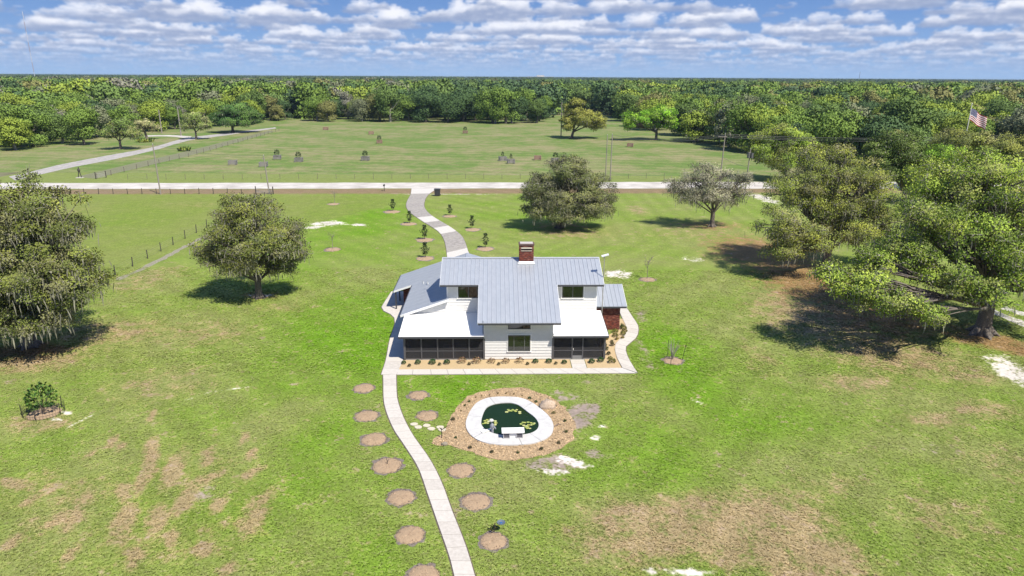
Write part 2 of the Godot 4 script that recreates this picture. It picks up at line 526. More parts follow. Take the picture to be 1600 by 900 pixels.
func build_ground() -> void:
	var w := ground_w
	var h := ground_h
	var ppm := w / GSX
	var masks := []
	for k in 6:
		var b := PackedByteArray()
		b.resize(w * h)
		masks.append(b)
	for p in patches():
		var a := Vector2()
		var b := Vector2()
		var rx := 1.0
		var rz := 1.0
		var ang := 0.0
		var strength: float = p[-1]
		if p[1] is Array:
			a = p[1][0][0]
			b = p[1][0][1]
			ang = (b - a).angle()
			rx = a.distance_to(b) * 0.62 + 0.3
			rz = p[1][1] * 0.036 + 0.12
			a = (a + b) / 2
		else:
			a = Vector2(p[1], p[2])
			rx = p[3] * 1.12
			rz = p[4] * 1.12
			ang = deg_to_rad(p[5])
		var reach := maxf(rx, rz) * 1.3 if absf(ang) > 0.01 else 0.0
		var ex := reach if reach > 0 else rx * 1.3
		var ez := reach if reach > 0 else rz * 1.3
		var i0 := clampi(int((a.x - ex - GX0) * ppm), 0, w - 1)
		var i1 := clampi(int((a.x + ex - GX0) * ppm), 0, w - 1)
		var j0 := clampi(int((a.y - ez - GZ0) * ppm), 0, h - 1)
		var j1 := clampi(int((a.y + ez - GZ0) * ppm), 0, h - 1)
		var ca := cos(ang)
		var sa := sin(ang)
		var mask: PackedByteArray = masks[p[0]]
		var soft := 1.7 if p[0] in [1, 2] else 1.25
		for j in range(j0, j1 + 1):
			var dz := GZ0 + j / ppm - a.y
			for i in range(i0, i1 + 1):
				var dx := GX0 + i / ppm - a.x
				var x := (dx * ca + dz * sa) / rx
				var z := (dz * ca - dx * sa) / rz
				var q := x * x + z * z
				if q < 1.6:
					var t := clampf((1.0 - sqrt(q)) * soft, 0.0, 1.0) * strength
					var at := j * w + i
					var o := mask[at]
					mask[at] = mini(255, o + int(t * (255 - o)))
		masks[p[0]] = mask
	# wide mottling, patchiness and fine grain
	var n1 := noise(0.012, 21, 5).get_image(w, h, false, false, false).get_data()
	var n2f := noise(0.06, 22, 5)
	n2f.fractal_gain = 0.62
	var n2 := n2f.get_image(w, h, false, false, false).get_data()
	var n3f := noise(0.33, 23, 3)
	n3f.fractal_gain = 0.8
	var n3 := n3f.get_image(w, h, false, false, false).get_data()
	var out := PackedByteArray()
	out.resize(w * h * 3)
	var mdry: PackedByteArray = masks[0]
	var msand: PackedByteArray = masks[1]
	var msoil: PackedByteArray = masks[2]
	var mlush: PackedByteArray = masks[3]
	var mlit: PackedByteArray = masks[4]
	for j in h:
		var z := GZ0 + (j + 0.5) / ppm
		for i in w:
			var x := GX0 + (i + 0.5) / ppm
			var at := j * w + i
			var a := (n1[at] - 128) / 128.0
			var b := (n2[at] - 128) / 128.0
			var c := (n3[at] - 128) / 128.0
			var lush := mlush[at] / 255.0 + a * 0.5 + b * 0.28
			lush = clampf(lush + 0.22, 0.0, 1.0)
			# mown stripes: up the slope behind the house, slantwise elsewhere
			var st := 0.0
			if z > -157.0 and not (x < -17.0 - (z + 152.0) * 0.55 and z < -88.0):
				var along := 0.0
				if x > 5.0 and z < -105.0:
					along = (x - 5.0) / 1.7
				elif x > 5.0:
					along = (x * 0.80 + z * 0.6) / 1.9
				else:
					along = (x * 0.72 - z * 0.7) / 1.9
				st = sin(along * 3.1416) * (0.022 + 0.07 * maxf(b, 0.0))
			var q := 1.05 + st + c * 0.20 + b * 0.10
			# grass
			var r := lerpf(114.0, 90.0, lush)
			var g := lerpf(123.0, 123.0, lush)
			var bl := lerpf(70.0, 32.0, lush)
			# thatch showing through
			var dry := mdry[at] / 255.0
			dry = clampf(dry * 1.75 + (b * 1.5 + c * 1.1 + a * 0.5) * (0.42 + dry * 0.9) - 0.30, 0.0, 1.0)
			r = lerpf(r, 140.0, dry * 0.85)
			g = lerpf(g, 122.0, dry * 0.85)
			bl = lerpf(bl, 99.0, dry * 0.85)
			var lit := clampf(mlit[at] / 255.0 * 1.9 + b * 1.2 + c * 0.7 - 0.35, 0.0, 1.0)
			r = lerpf(r, 128.0, lit * 0.9)
			g = lerpf(g, 102.0, lit * 0.9)
			bl = lerpf(bl, 74.0, lit * 0.9)
			var soil := clampf(msoil[at] / 255.0 * 2.0 + b * 2.0 + c * 1.2 - 0.75, 0.0, 1.0)
			r = lerpf(r, 130.0, soil)
			g = lerpf(g, 119.0, soil)
			bl = lerpf(bl, 112.0, soil)
			var sand := clampf(msand[at] / 255.0 * 2.6 + b * 2.2 + c * 1.7 - 1.1, 0.0, 1.0) if msand[at] > 8 else 0.0
			r = lerpf(r, 178.0, sand)
			g = lerpf(g, 173.0, sand)
			bl = lerpf(bl, 168.0, sand)
			# the verge of the road
			if z < -148.0:
				var verge := clampf(2.0 - absf(z - (-163.9 - x * 0.0446 + 8.0)) / 2.4 + b * 0.9 + c * 0.5, 0.0, 1.0)
				r = lerpf(r, 118.0, verge * 0.85)
				g = lerpf(g, 99.0, verge * 0.85)
				bl = lerpf(bl, 84.0, verge * 0.85)
				if z < -164.0 - x * 0.0446:
					r = lerpf(r, 108.0, 0.8)
					g = lerpf(g, 119.0, 0.8)
					bl = lerpf(bl, 68.0, 0.8)
			elif x < -17.0 - (z + 152.0) * 0.55 and z < -88.0:
				r = lerpf(r, 104.0, 0.5)
				g = lerpf(g, 115.0, 0.5)
				bl = lerpf(bl, 58.0, 0.5)
			var k := at * 3
			out[k] = clampi(int(r * q), 0, 255)
			out[k + 1] = clampi(int(g * q), 0, 255)
			out[k + 2] = clampi(int(bl * q), 0, 255)
	ground_bytes = out
	var near_m := StandardMaterial3D.new()
	near_m.resource_name = "lawn"
	near_m.albedo_texture = ImageTexture.create_from_image(Image.create_from_data(w, h, false, Image.FORMAT_RGB8, out))
	near_m.roughness = 0.95
	near_m.metallic_specular = 0.2
	near_m.texture_repeat = false
	var far_m := pasture_material()
	var wild := mottle("forest_floor", Color(0.07, 0.075, 0.035), Color(0.20, 0.185, 0.105), 0.03, 61, 90.0, 1.0)
	var gm := ArrayMesh.new()
	ground_piece(gm, GX0, GZ0, GX0 + GSX, GZ0 + GSZ, near_m)
	ground_piece(gm, -300, -486, 300, GZ0, far_m)
	var far := 9600.0
	for r in [[-far, -far, far, -486.0], [-far, -486.0, -300.0, GZ0], [300.0, -486.0, far, GZ0], [-far, GZ0, GX0, far], [GX0 + GSX, GZ0, far, far], [GX0, GZ0 + GSZ, GX0 + GSX, far]]:
		ground_piece(gm, r[0], r[1], r[2], r[3], wild)
	structure("ground", gm, null)


func ground_piece(gm: ArrayMesh, x0: float, z0: float, x1: float, z1: float, m: Material) -> void:
	var b := MB.new()
	b.quad(Vector3(x0, 0, z1), Vector3(x1, 0, z1), Vector3(x1, 0, z0), Vector3(x0, 0, z0))
	b.mesh(m, gm)


func pasture_material() -> StandardMaterial3D:
	var w := 2048
	var h := 1024
	var n1 := noise(0.010, 31, 5).get_image(w, h, false, false, false).get_data()
	var n2f := noise(0.05, 32, 5)
	n2f.fractal_gain = 0.65
	var n2 := n2f.get_image(w, h, false, false, false).get_data()
	var n3f := noise(0.35, 33, 3)
	n3f.fractal_gain = 0.8
	var n3 := n3f.get_image(w, h, false, false, false).get_data()
	var out := PackedByteArray()
	out.resize(w * h * 3)
	for j in h:
		var z := -486.0 + 304.0 * j / h
		for i in w:
			var at := j * w + i
			var a := (n1[at] - 128) / 128.0
			var b := (n2[at] - 128) / 128.0
			var c := (n3[at] - 128) / 128.0
			var t := clampf(0.5 + a * 0.9 + b * 0.9 + sin(z * 0.22 + a * 3.0) * 0.12, 0.0, 1.0)
			var q := 1.0 + c * 0.16 + sin((i * 0.04 - z) * 0.9) * 0.03
			var k := at * 3
			out[k] = clampi(int(lerpf(94, 128, t) * q), 0, 255)
			out[k + 1] = clampi(int(lerpf(116, 126, t) * q), 0, 255)
			out[k + 2] = clampi(int(lerpf(60, 92, t) * q), 0, 255)
	var m := StandardMaterial3D.new()
	m.resource_name = "pasture"
	m.albedo_texture = ImageTexture.create_from_image(Image.create_from_data(w, h, false, Image.FORMAT_RGB8, out))
	m.roughness = 0.95
	m.metallic_specular = 0.2
	m.texture_repeat = false
	return m


# Short grass: tufts of blades on the near lawn, coloured like the turf they grow from.
func build_grass() -> void:
	var b := MB.new()
	for k in 11:
		var a := TAU * k / 11.0 + rng.randf() * 0.5
		var p := Vector3(cos(a), 0, sin(a)) * rng.randf_range(0.01, 0.10)
		var lean := Vector3(rng.randf_range(-0.06, 0.06), rng.randf_range(0.02, 0.05), rng.randf_range(-0.06, 0.06))
		var s := Vector3(-sin(a), 0, cos(a)) * 0.010
		b.tri(p - s, p + s, p + lean)
	var nn := PackedVector3Array()
	for x in b.n:
		nn.append((Vector3.UP + x * 0.15 * signf(x.y + 0.001)).normalized())
	b.n = nn
	var mm := MultiMesh.new()
	mm.transform_format = MultiMesh.TRANSFORM_3D
	mm.use_colors = true
	mm.mesh = b.mesh()
	var bounds := []
	for p in keep_out:
		var r := Rect2(p[0], Vector2.ZERO)
		for q in p:
			r = r.expand(q)
		bounds.append(r)
	var buf := PackedFloat32Array()
	var count := 0
	var ppm := ground_w / GSX
	var patchy := noise(0.35, 77, 3)
	for k in 620000:
		var z := -27.5 - 62.0 * pow(rng.randf(), 1.25)
		var half := 9.0 + absf(z) * 0.80
		var x := rng.randf_range(-half, half)
		if rng.randf() > (0.72 if z > -60.0 else 0.5) + patchy.get_noise_2d(x, z) * 0.6:
			continue
		var p := Vector2(x, z)
		var hit := false
		for i in bounds.size():
			if bounds[i].has_point(p) and Geometry2D.is_point_in_polygon(p, keep_out[i]):
				hit = true
				break
		if hit:
			continue
		var at := (clampi(int((z - GZ0) * ppm), 0, ground_h - 1) * ground_w + clampi(int((x - GX0) * ppm), 0, ground_w - 1)) * 3
		var c := Color(ground_bytes[at] / 255.0, ground_bytes[at + 1] / 255.0, ground_bytes[at + 2] / 255.0).srgb_to_linear()
		if c.b > c.g * 0.62 and rng.randf() < 0.75:
			continue
		if c.b > c.g * 0.85:
			continue
		var f := rng.randf_range(1.15, 2.2)
		if rng.randf() < 0.10:
			c = c.lerp(Color(0.30, 0.26, 0.17), 0.7)
		var s := rng.randf_range(0.65, 1.2) * (1.0 if z > -55.0 else 1.35)
		var a := rng.randf() * TAU
		var ca := cos(a) * s
		var sa := sin(a) * s
		buf.append_array(PackedFloat32Array([ca, 0, sa, x, 0, s, 0, 0.0, -sa, 0, ca, z, c.r * f, c.g * f, c.b * f, 1]))
		count += 1
	mm.instance_count = count
	mm.buffer = buf
	var o := MultiMeshInstance3D.new()
	o.name = "grass"
	o.multimesh = mm
	var m := StandardMaterial3D.new()
	m.resource_name = "grass_blades"
	m.vertex_color_use_as_albedo = true
	m.roughness = 0.8
	m.metallic_specular = 0.2
	m.backlight_enabled = true
	m.backlight = Color(0.3, 0.3, 0.3)
	o.material_override = m
	add_child(o)
	tag(o, "short green grass growing over the lawn round the house and pond", "grass", "", "stuff")



# ---------- roads and paths ----------
func resample(line: Array, count: int) -> Array:
	var cv := Curve2D.new()
	for i in line.size():
		var nx: Vector2 = line[mini(i + 1, line.size() - 1)]
		var pv: Vector2 = line[maxi(i - 1, 0)]
		var t := (nx - pv).normalized()
		cv.add_point(line[i], -t * pv.distance_to(line[i]) / 3.0, t * nx.distance_to(line[i]) / 3.0)
	var r := []
	for i in count + 1:
		r.append(cv.sample_baked(cv.get_baked_length() * i / count, true))
	return r


func ribbon_outline(left: Array, right: Array) -> Array:
	var r := left.duplicate()
	var q := right.duplicate()
	q.reverse()
	r.append_array(q)
	return r


# A cast path: slabs between two edges, each a piece of its own with an open joint, on a strip of dark soil
func slab_path(called: String, left: Array, right: Array, count: int, slab_mats: Array, label: String, pick: Callable, soil := 0.08, grass_out := true, top := 0.06) -> void:
	var l := resample(left, count)
	var r := resample(right, count)
	var bed := MB.new()
	for i in count:
		var e := []
		for s in [0, 1]:
			var d: Vector2 = (l[i + s] - r[i + s]).normalized()
			e.append([l[i + s] + d * soil, r[i + s] - d * soil])
		bed.flat(Vector3(e[0][0].x, 0.008, e[0][0].y), Vector3(e[0][1].x, 0.008, e[0][1].y), Vector3(e[1][1].x, 0.008, e[1][1].y), Vector3(e[1][0].x, 0.008, e[1][0].y))
	var path := structure(called, bed.mesh(), mottle("edge_soil", Color(0.06, 0.048, 0.035), Color(0.15, 0.12, 0.09), 0.06, 71, 2.0), label)
	for i in count:
		var g: float = 0.014 / maxf(0.3, (l[i] as Vector2).distance_to(l[i + 1]))
		var a: Vector2 = l[i].lerp(l[i + 1], g)
		var b: Vector2 = r[i].lerp(r[i + 1], g)
		var c: Vector2 = r[i].lerp(r[i + 1], 1 - g)
		var d: Vector2 = l[i].lerp(l[i + 1], 1 - g)
		var m := MB.new()
		m.sheet([a, b, c, d], 0.0, top)
		part(path, "slab", m.mesh(), slab_mats[pick.call(i)])
	if grass_out:
		var big_l := []
		var big_r := []
		for i in count + 1:
			var d: Vector2 = (l[i] - r[i]).normalized() * 0.12
			big_l.append(l[i] + d)
			big_r.append(r[i] - d)
		keep_out.append(ribbon_outline(big_l, big_r))


func flat_ribbon(called: String, left: Array, right: Array, count: int, y: float, m: Material, label := "") -> MeshInstance3D:
	var l := resample(left, count)
	var r := resample(right, count)
	var b := MB.new()
	var wob := noise(0.35, 99, 3)
	for i in count + 1:
		var d: Vector2 = (l[i] - r[i]).normalized()
		var k := wob.get_noise_2d(i * 3.0, 4.0) * 0.6
		var q: float = wob.get_noise_2d(i * 3.0, 54.0) * 0.6
		l[i] += d * k
		r[i] -= d * q
	for i in count:
		b.flat(Vector3(l[i].x, y, l[i].y), Vector3(r[i].x, y, r[i].y), Vector3(r[i + 1].x, y, r[i + 1].y), Vector3(l[i + 1].x, y, l[i + 1].y))
	return structure(called, b.mesh(), m, label)


func build_roads() -> void:
	var chalk := mottle("road_limestone", Color(0.33, 0.31, 0.29), Color(0.54, 0.52, 0.495), 0.012, 41, 30.0, 0.95, 0.0)
	var a := [Vector2(-102.18, -155.11), Vector2(-0.13, -159.49), Vector2(29.97, -160.37)]
	var b := [Vector2(-107.83, -164.10), Vector2(-0.15, -168.89), Vector2(31.85, -170.96)]
	var d: Vector2 = (a[2] - a[0]).normalized()
	var l := [a[0] - d * 420.0, a[0], a[1], a[2], a[2] + d * 480.0]
	var r := [b[0] - d * 420.0, b[0], b[1], b[2], b[2] + d * 480.0]
	flat_ribbon("road", r, l, 220, 0.016, chalk, "wide pale unpaved road crossing the whole view between lawn and pasture")
	# the shaded side road that leaves it on the left and runs to the woods
	var lane := mottle("lane_gravel", Color(0.22, 0.21, 0.205), Color(0.42, 0.405, 0.395), 0.02, 42, 18.0, 0.95)
	flat_ribbon("side_road", [Vector2(-128.17, -174.18), Vector2(-130.86, -200.75), Vector2(-130.65, -222.75), Vector2(-129.82, -248.80), Vector2(-134.96, -287.10), Vector2(-130.04, -310.56), Vector2(-119.46, -351.53)], [Vector2(-122.02, -167.69), Vector2(-123.74, -192.27), Vector2(-122.87, -215.01), Vector2(-124.02, -239.10), Vector2(-128.87, -277.14), Vector2(-124.58, -300.58), Vector2(-116.68, -345.08)], 60, 0.012, lane, "grey gravel side road curving from the main road to the left woods")
	flat_ribbon("track", [Vector2(-158.49, -299.95), Vector2(-149.68, -302.24), Vector2(-136.54, -296.47)], [Vector2(-155.22, -293.61), Vector2(-146.26, -295.17), Vector2(-132.76, -285.72)], 12, 0.020, chalk, "short pale track joining the side road by two poles")
	flat_ribbon("fence_line_strip", [Vector2(-111.32, -174.85), Vector2(-111.84, -200.10), Vector2(-111.61, -231.47), Vector2(-113.50, -279.54), Vector2(-115.49, -330.51)], [Vector2(-105.19, -171.65), Vector2(-104.85, -194.52), Vector2(-104.85, -225.95), Vector2(-107.61, -274.23), Vector2(-111.19, -324.91)], 40, 0.008, mottle("grey_grass", Color(0.105, 0.115, 0.055), Color(0.20, 0.20, 0.12), 0.05, 43, 12.0), "strip of grey unmown grass along the pasture fence")
	# two wheel tracks beyond the big oak
	var sand := mottle("white_sand", Color(0.36, 0.34, 0.32), Color(0.54, 0.52, 0.50), 0.03, 44, 9.0)
	flat_ribbon("sand_track", [Vector2(54.74, -73.44), Vector2(55.14, -71.70), Vector2(55.88, -66.53)], [Vector2(53.56, -72.54), Vector2(53.90, -70.42), Vector2(54.50, -64.69)], 14, 0.012, sand, "near wheel track of white sand behind the big oak")
	flat_ribbon("sand_track", [Vector2(56.93, -74.61), Vector2(57.46, -73.49), Vector2(59.17, -69.09)], [Vector2(55.86, -73.91), Vector2(56.24, -72.37), Vector2(57.76, -67.69)], 14, 0.012, sand, "far wheel track of white sand behind the big oak")

	var pale := mottle("concrete", Color(0.42, 0.395, 0.365), Color(0.53, 0.505, 0.475), 0.02, 45, 3.0, 0.9, 0.0)
	var pale2 := mottle("concrete_b", Color(0.44, 0.415, 0.38), Color(0.52, 0.495, 0.46), 0.03, 46, 4.0, 0.9, 0.0)
	var white := mottle("concrete_white", Color(0.44, 0.425, 0.40), Color(0.53, 0.51, 0.49), 0.02, 47, 4.0, 0.9, 0.0)
	var stained := mottle("concrete_stained", Color(0.19, 0.175, 0.165), Color(0.36, 0.34, 0.325), 0.022, 48, 7.0, 0.9, 0.0)
	var mid := mottle("concrete_mid", Color(0.22, 0.205, 0.19), Color(0.35, 0.33, 0.31), 0.022, 49, 6.0, 0.9, 0.0)
	var pale3 := mottle("concrete_c", Color(0.385, 0.36, 0.33), Color(0.505, 0.475, 0.445), 0.025, 50, 3.5, 0.9, 0.0)
	var both := [pale, pale2, pale3]
	var alt := func(i: int) -> int: return (i * 7 / 3 + i / 5) % 3
	slab_path("garden_path", [Vector2(-11.22, -54.74), Vector2(-10.93, -53.26), Vector2(-10.12, -49.22), Vector2(-8.84, -45.51), Vector2(-7.66, -43.07), Vector2(-6.23, -40.09), Vector2(-5.22, -37.05), Vector2(-4.21, -33.92), Vector2(-3.33, -31.20), Vector2(-2.94, -29.70), Vector2(-2.56, -27.97), Vector2(-2.27, -26.40)], [Vector2(-10.10, -54.86), Vector2(-9.50, -51.41), Vector2(-9.11, -49.66), Vector2(-8.26, -47.02), Vector2(-7.14, -44.27), Vector2(-5.53, -41.01), Vector2(-4.41, -38.12), Vector2(-3.55, -35.32), Vector2(-2.54, -32.22), Vector2(-1.87, -29.71), Vector2(-1.44, -27.98), Vector2(-1.05, -26.41)], 26, both, "pale concrete footpath winding from the house to the bottom of the view", alt)
	slab_path("driveway", [Vector2(-23.47, -158.33), Vector2(-22.53, -150.44), Vector2(-21.76, -138.81), Vector2(-20.18, -130.91), Vector2(-15.81, -120.15), Vector2(-12.41, -112.53), Vector2(-10.64, -105.01), Vector2(-9.44, -95.92)], [Vector2(-17.60, -158.54), Vector2(-18.39, -151.99), Vector2(-18.57, -145.17), Vector2(-17.45, -134.29), Vector2(-14.97, -125.90), Vector2(-10.60, -115.89), Vector2(-8.12, -108.73), Vector2(-6.59, -99.07)], 26, [white, stained, mid], "long curving concrete driveway from the road to the garage behind the house", func(i: int) -> int: return [0, 0, 0, 2, 2, 1, 2, 2, 1, 1, 2, 1, 1, 1, 0, 0, 1, 1, 0, 0, 1, 2, 1, 1, 2, 0][i])
	var tail := [Vector2(-9.44, -95.92), Vector2(-6.59, -99.07)]
	slab_path("garage_apron", [tail[0], hp([[-8.0, -20.9]])[0]], [tail[1], hp([[-2.8, -20.9]])[0]], 5, [white, mid], "concrete apron before the garage at the back of the house", func(i: int) -> int: return i % 2, 0.1)
	var walk_l := hp([[10.30, 3.17], [-10.76, 3.22]])
	var walk_r := hp([[9.25, 2.06], [-10.76, 2.16]])
	slab_path("front_walk", walk_l, walk_r, 14, [pale2, white], "straight concrete walk along the front flower bed", func(i: int) -> int: return 1 if i in [0, 3, 4, 9] else 0)
	slab_path("porch_walk", hp([[4.78, 2.05], [4.78, 0.12]]), hp([[6.07, 2.05], [6.07, 0.12]]), 2, [white, pale2, pale2], "short concrete walk from the front walk to the screen door", alt, 0.02)
	slab_path("side_walk", hp([[12.64, -16.5], [12.75, -14.7], [12.85, -11], [12.9, -9], [12.5, -6.8], [11.8, -5.0], [10.7, -3.4], [10.35, -2.2], [10.25, 0.2], [10.42, 3.17]]), hp([[11.6, -16.5], [11.75, -14.7], [11.65, -11], [11.6, -9], [11.45, -7.35], [10.7, -5.6], [9.75, -4.0], [9.35, -2.3], [9.2, -0.2], [9.29, 2.06]]), 16, both, "curving concrete walk round the right side of the house", alt)
	slab_path("left_walk", hp([[-12.12, 3.2], [-12.19, 0.1], [-12.6, -5.3], [-12.75, -10], [-13.3, -12.2], [-14.4, -13.6], [-14.95, -15], [-14.9, -17], [-14.7, -21]]), hp([[-10.78, 3.2], [-10.62, 0.1], [-10.62, -5.3], [-10.9, -10], [-10.95, -12], [-11.0, -13.6], [-11.2, -14.9], [-11.9, -17], [-12.4, -21]]), 17, both, "concrete walk along the shaded left side of the house", alt)
	keep_out.append(hp([[-12.4, 2.4], [-12.4, -22], [12.2, -22], [12.6, -6], [9.6, -2], [9.6, 2.4]]))
	# the beds of pale wood chips against the house
	var chips := mottle("wood_chips", Color(0.32, 0.225, 0.115), Color(0.60, 0.48, 0.30), 0.14, 51, 2.2, 0.95, 2.0)
	var bed := MB.new()
	bed.sheet(hp([[-10.72, 2.16], [-10.72, 0.02], [4.72, 0.02], [4.72, 2.06]]), 0.0, 0.04)
	structure("flower_bed", bed.mesh(), chips, "long front bed of pale wood chips under the porch and gable")
	var bed2 := MB.new()
	bed2.sheet(hp([[6.13, 2.06], [6.13, 0.02], [8.0, 0.02], [8.0, -4.6], [10.7, -7.7], [10.75, -11], [11.62, -11], [11.58, -9], [11.4, -7.35], [10.65, -5.6], [9.70, -4.0], [9.30, -2.3], [9.15, -0.2], [9.22, 2.06]]), 0.0, 0.04)
	structure("flower_bed", bed2.mesh(), chips, "bed of pale wood chips round the right corner of the house")



# ---------- the house ----------
const SLOPE := 0.41
const RIDGE_Y := 7.67
const RIDGE_Z := -8.0

func roof_y(z: float) -> float:
	return RIDGE_Y - SLOPE * absf(z - RIDGE_Z)


# One standing-seam panel lying between two points down the slope, with its raised rib along one edge
func seam_panel(width: float, length: float, rib := 0.045) -> ArrayMesh:
	var b := MB.new()
	b.box(Vector3(0.004, -0.012, 0), Vector3(width - 0.004, 0.0, length))
	b.box(Vector3(-0.014, -0.006, 0.002), Vector3(0.014, rib, length - 0.002))
	b.box(Vector3(width * 0.5 - 0.012, -0.002, 0.01), Vector3(width * 0.5 + 0.012, 0.005, length - 0.01))
	return b.mesh()


# Lays panels side by side: from the top corner, "across" to the next, "down" the slope
func lay_panels(parent: Node, top: Vector3, across: Vector3, count: int, down: Vector3, panel: ArrayMesh, tones: Array) -> void:
	var x := (across / count).normalized()
	var z := down.normalized()
	var y := z.cross(x).normalized()
	for i in count:
		var p := part(parent, "roof_panel", panel, tones[(i * 5 + i / 3) % tones.size()])
		p.transform = Transform3D(Basis(x, y, z), top + across * (float(i) / count))


func lap_boards(parent: Node, x0: float, x1: float, y0: float, y1: float, z: float, m: Material, tops = null) -> void:
	var step := 0.28
	var y := y0
	while y < y1 - 0.02:
		var h := minf(step, y1 - y)
		var xa := x0
		var xb := x1
		if tops != null:
			var lim: Vector2 = tops.call(y + h)
			xa = lim.x
			xb = lim.y
			if xb - xa < 0.05:
				break
		var b := MB.new()
		b.prism([Vector3(xa, y, z), Vector3(xa, y, z + 0.055), Vector3(xa, y + h - 0.003, z + 0.012), Vector3(xa, y + h - 0.003, z)], Vector3(xb - xa, 0, 0))
		part(parent, "siding_board", b.mesh(), m)
		y += step


func add_window(parent: Node, x0: float, x1: float, y0: float, y1: float, z: float, splits: Array, frame: Material, glass: Material, sill: Material) -> void:
	var f := MB.new()
	var w := 0.07
	f.box(Vector3(x0, y0, z), Vector3(x1, y0 + w, z + 0.09))
	f.box(Vector3(x0, y1 - w, z), Vector3(x1, y1, z + 0.09))
	f.box(Vector3(x0, y0 + w, z), Vector3(x0 + w, y1 - w, z + 0.09))
	f.box(Vector3(x1 - w, y0 + w, z), Vector3(x1, y1 - w, z + 0.09))
	var win := part(parent, "window", f.mesh(), frame)
	var edges := [x0 + w]
	for s in splits:
		edges.append(lerpf(x0, x1, s))
	edges.append(x1 - w)
	for i in edges.size() - 1:
		var p := MB.new()
		p.box(Vector3(edges[i] + 0.002, y0 + w, z + 0.02), Vector3(edges[i + 1] - 0.002, y1 - w, z + 0.035))
		part(win, "pane", p.mesh(), glass)
		if i > 0:
			var q := MB.new()
			q.box(Vector3(edges[i] - 0.03, y0 + w, z + 0.01), Vector3(edges[i] + 0.03, y1 - w, z + 0.085))
			part(win, "mullion", q.mesh(), frame)
	var s2 := MB.new()
	s2.box(Vector3(x0 - 0.09, y0 - 0.06, z), Vector3(x1 + 0.09, y0 - 0.004, z + 0.12))
	part(win, "sill", s2.mesh(), sill)
	# casing boards round the opening
	var cz := MB.new()
	cz.box(Vector3(x0 - 0.09, y0, z), Vector3(x0 - 0.004, y1 + 0.004, z + 0.055))
	cz.box(Vector3(x1 + 0.004, y0, z), Vector3(x1 + 0.09, y1 + 0.004, z + 0.055))
	cz.box(Vector3(x0 - 0.09, y1 + 0.004, z), Vector3(x1 + 0.09, y1 + 0.09, z + 0.055))
	part(win, "casing", cz.mesh(), sill)


# Courses of separate bricks on a flat face, joined into one piece
func brick_face(b: MB, origin: Vector3, along: Vector3, width: float, height: float, out: Vector3, keep = null) -> void:
	var bw := 0.215
	var bh := 0.0657
	var row := 0
	var y := 0.0
	while y + bh <= height + 0.01:
		var x := -0.11 if row % 2 else 0.0
		while x < width - 0.02:
			var xa := maxf(x, 0.0)
			var xb := minf(x + bw - 0.011, width)
			if xb - xa > 0.03 and (keep == null or keep.call((xa + xb) / 2, y)):
				var k := rng.randf()
				b.col = [Color(0.20, 0.055, 0.04), Color(0.26, 0.075, 0.052), Color(0.13, 0.045, 0.038), Color(0.31, 0.13, 0.095), Color(0.17, 0.06, 0.05)][int(k * 4.99)] * rng.randf_range(0.55, 0.95)
				var d := out * rng.randf_range(0.010, 0.020)
				var p := origin + along * xa + Vector3.UP * y
				var q := along * (xb - xa)
				var u := Vector3.UP * (bh - 0.011)
				b.quad(p + d, p + q + d, p + q + u + d, p + u + d)
				b.quad(p + u + d, p + q + u + d, p + q + u, p + u)
				b.quad(p, p + q, p + q + d, p + d)
				b.quad(p, p + d, p + u + d, p + u)
				b.quad(p + q + d, p + q, p + q + u, p + q + u + d)
			x += bw
		y += bh
		row += 1


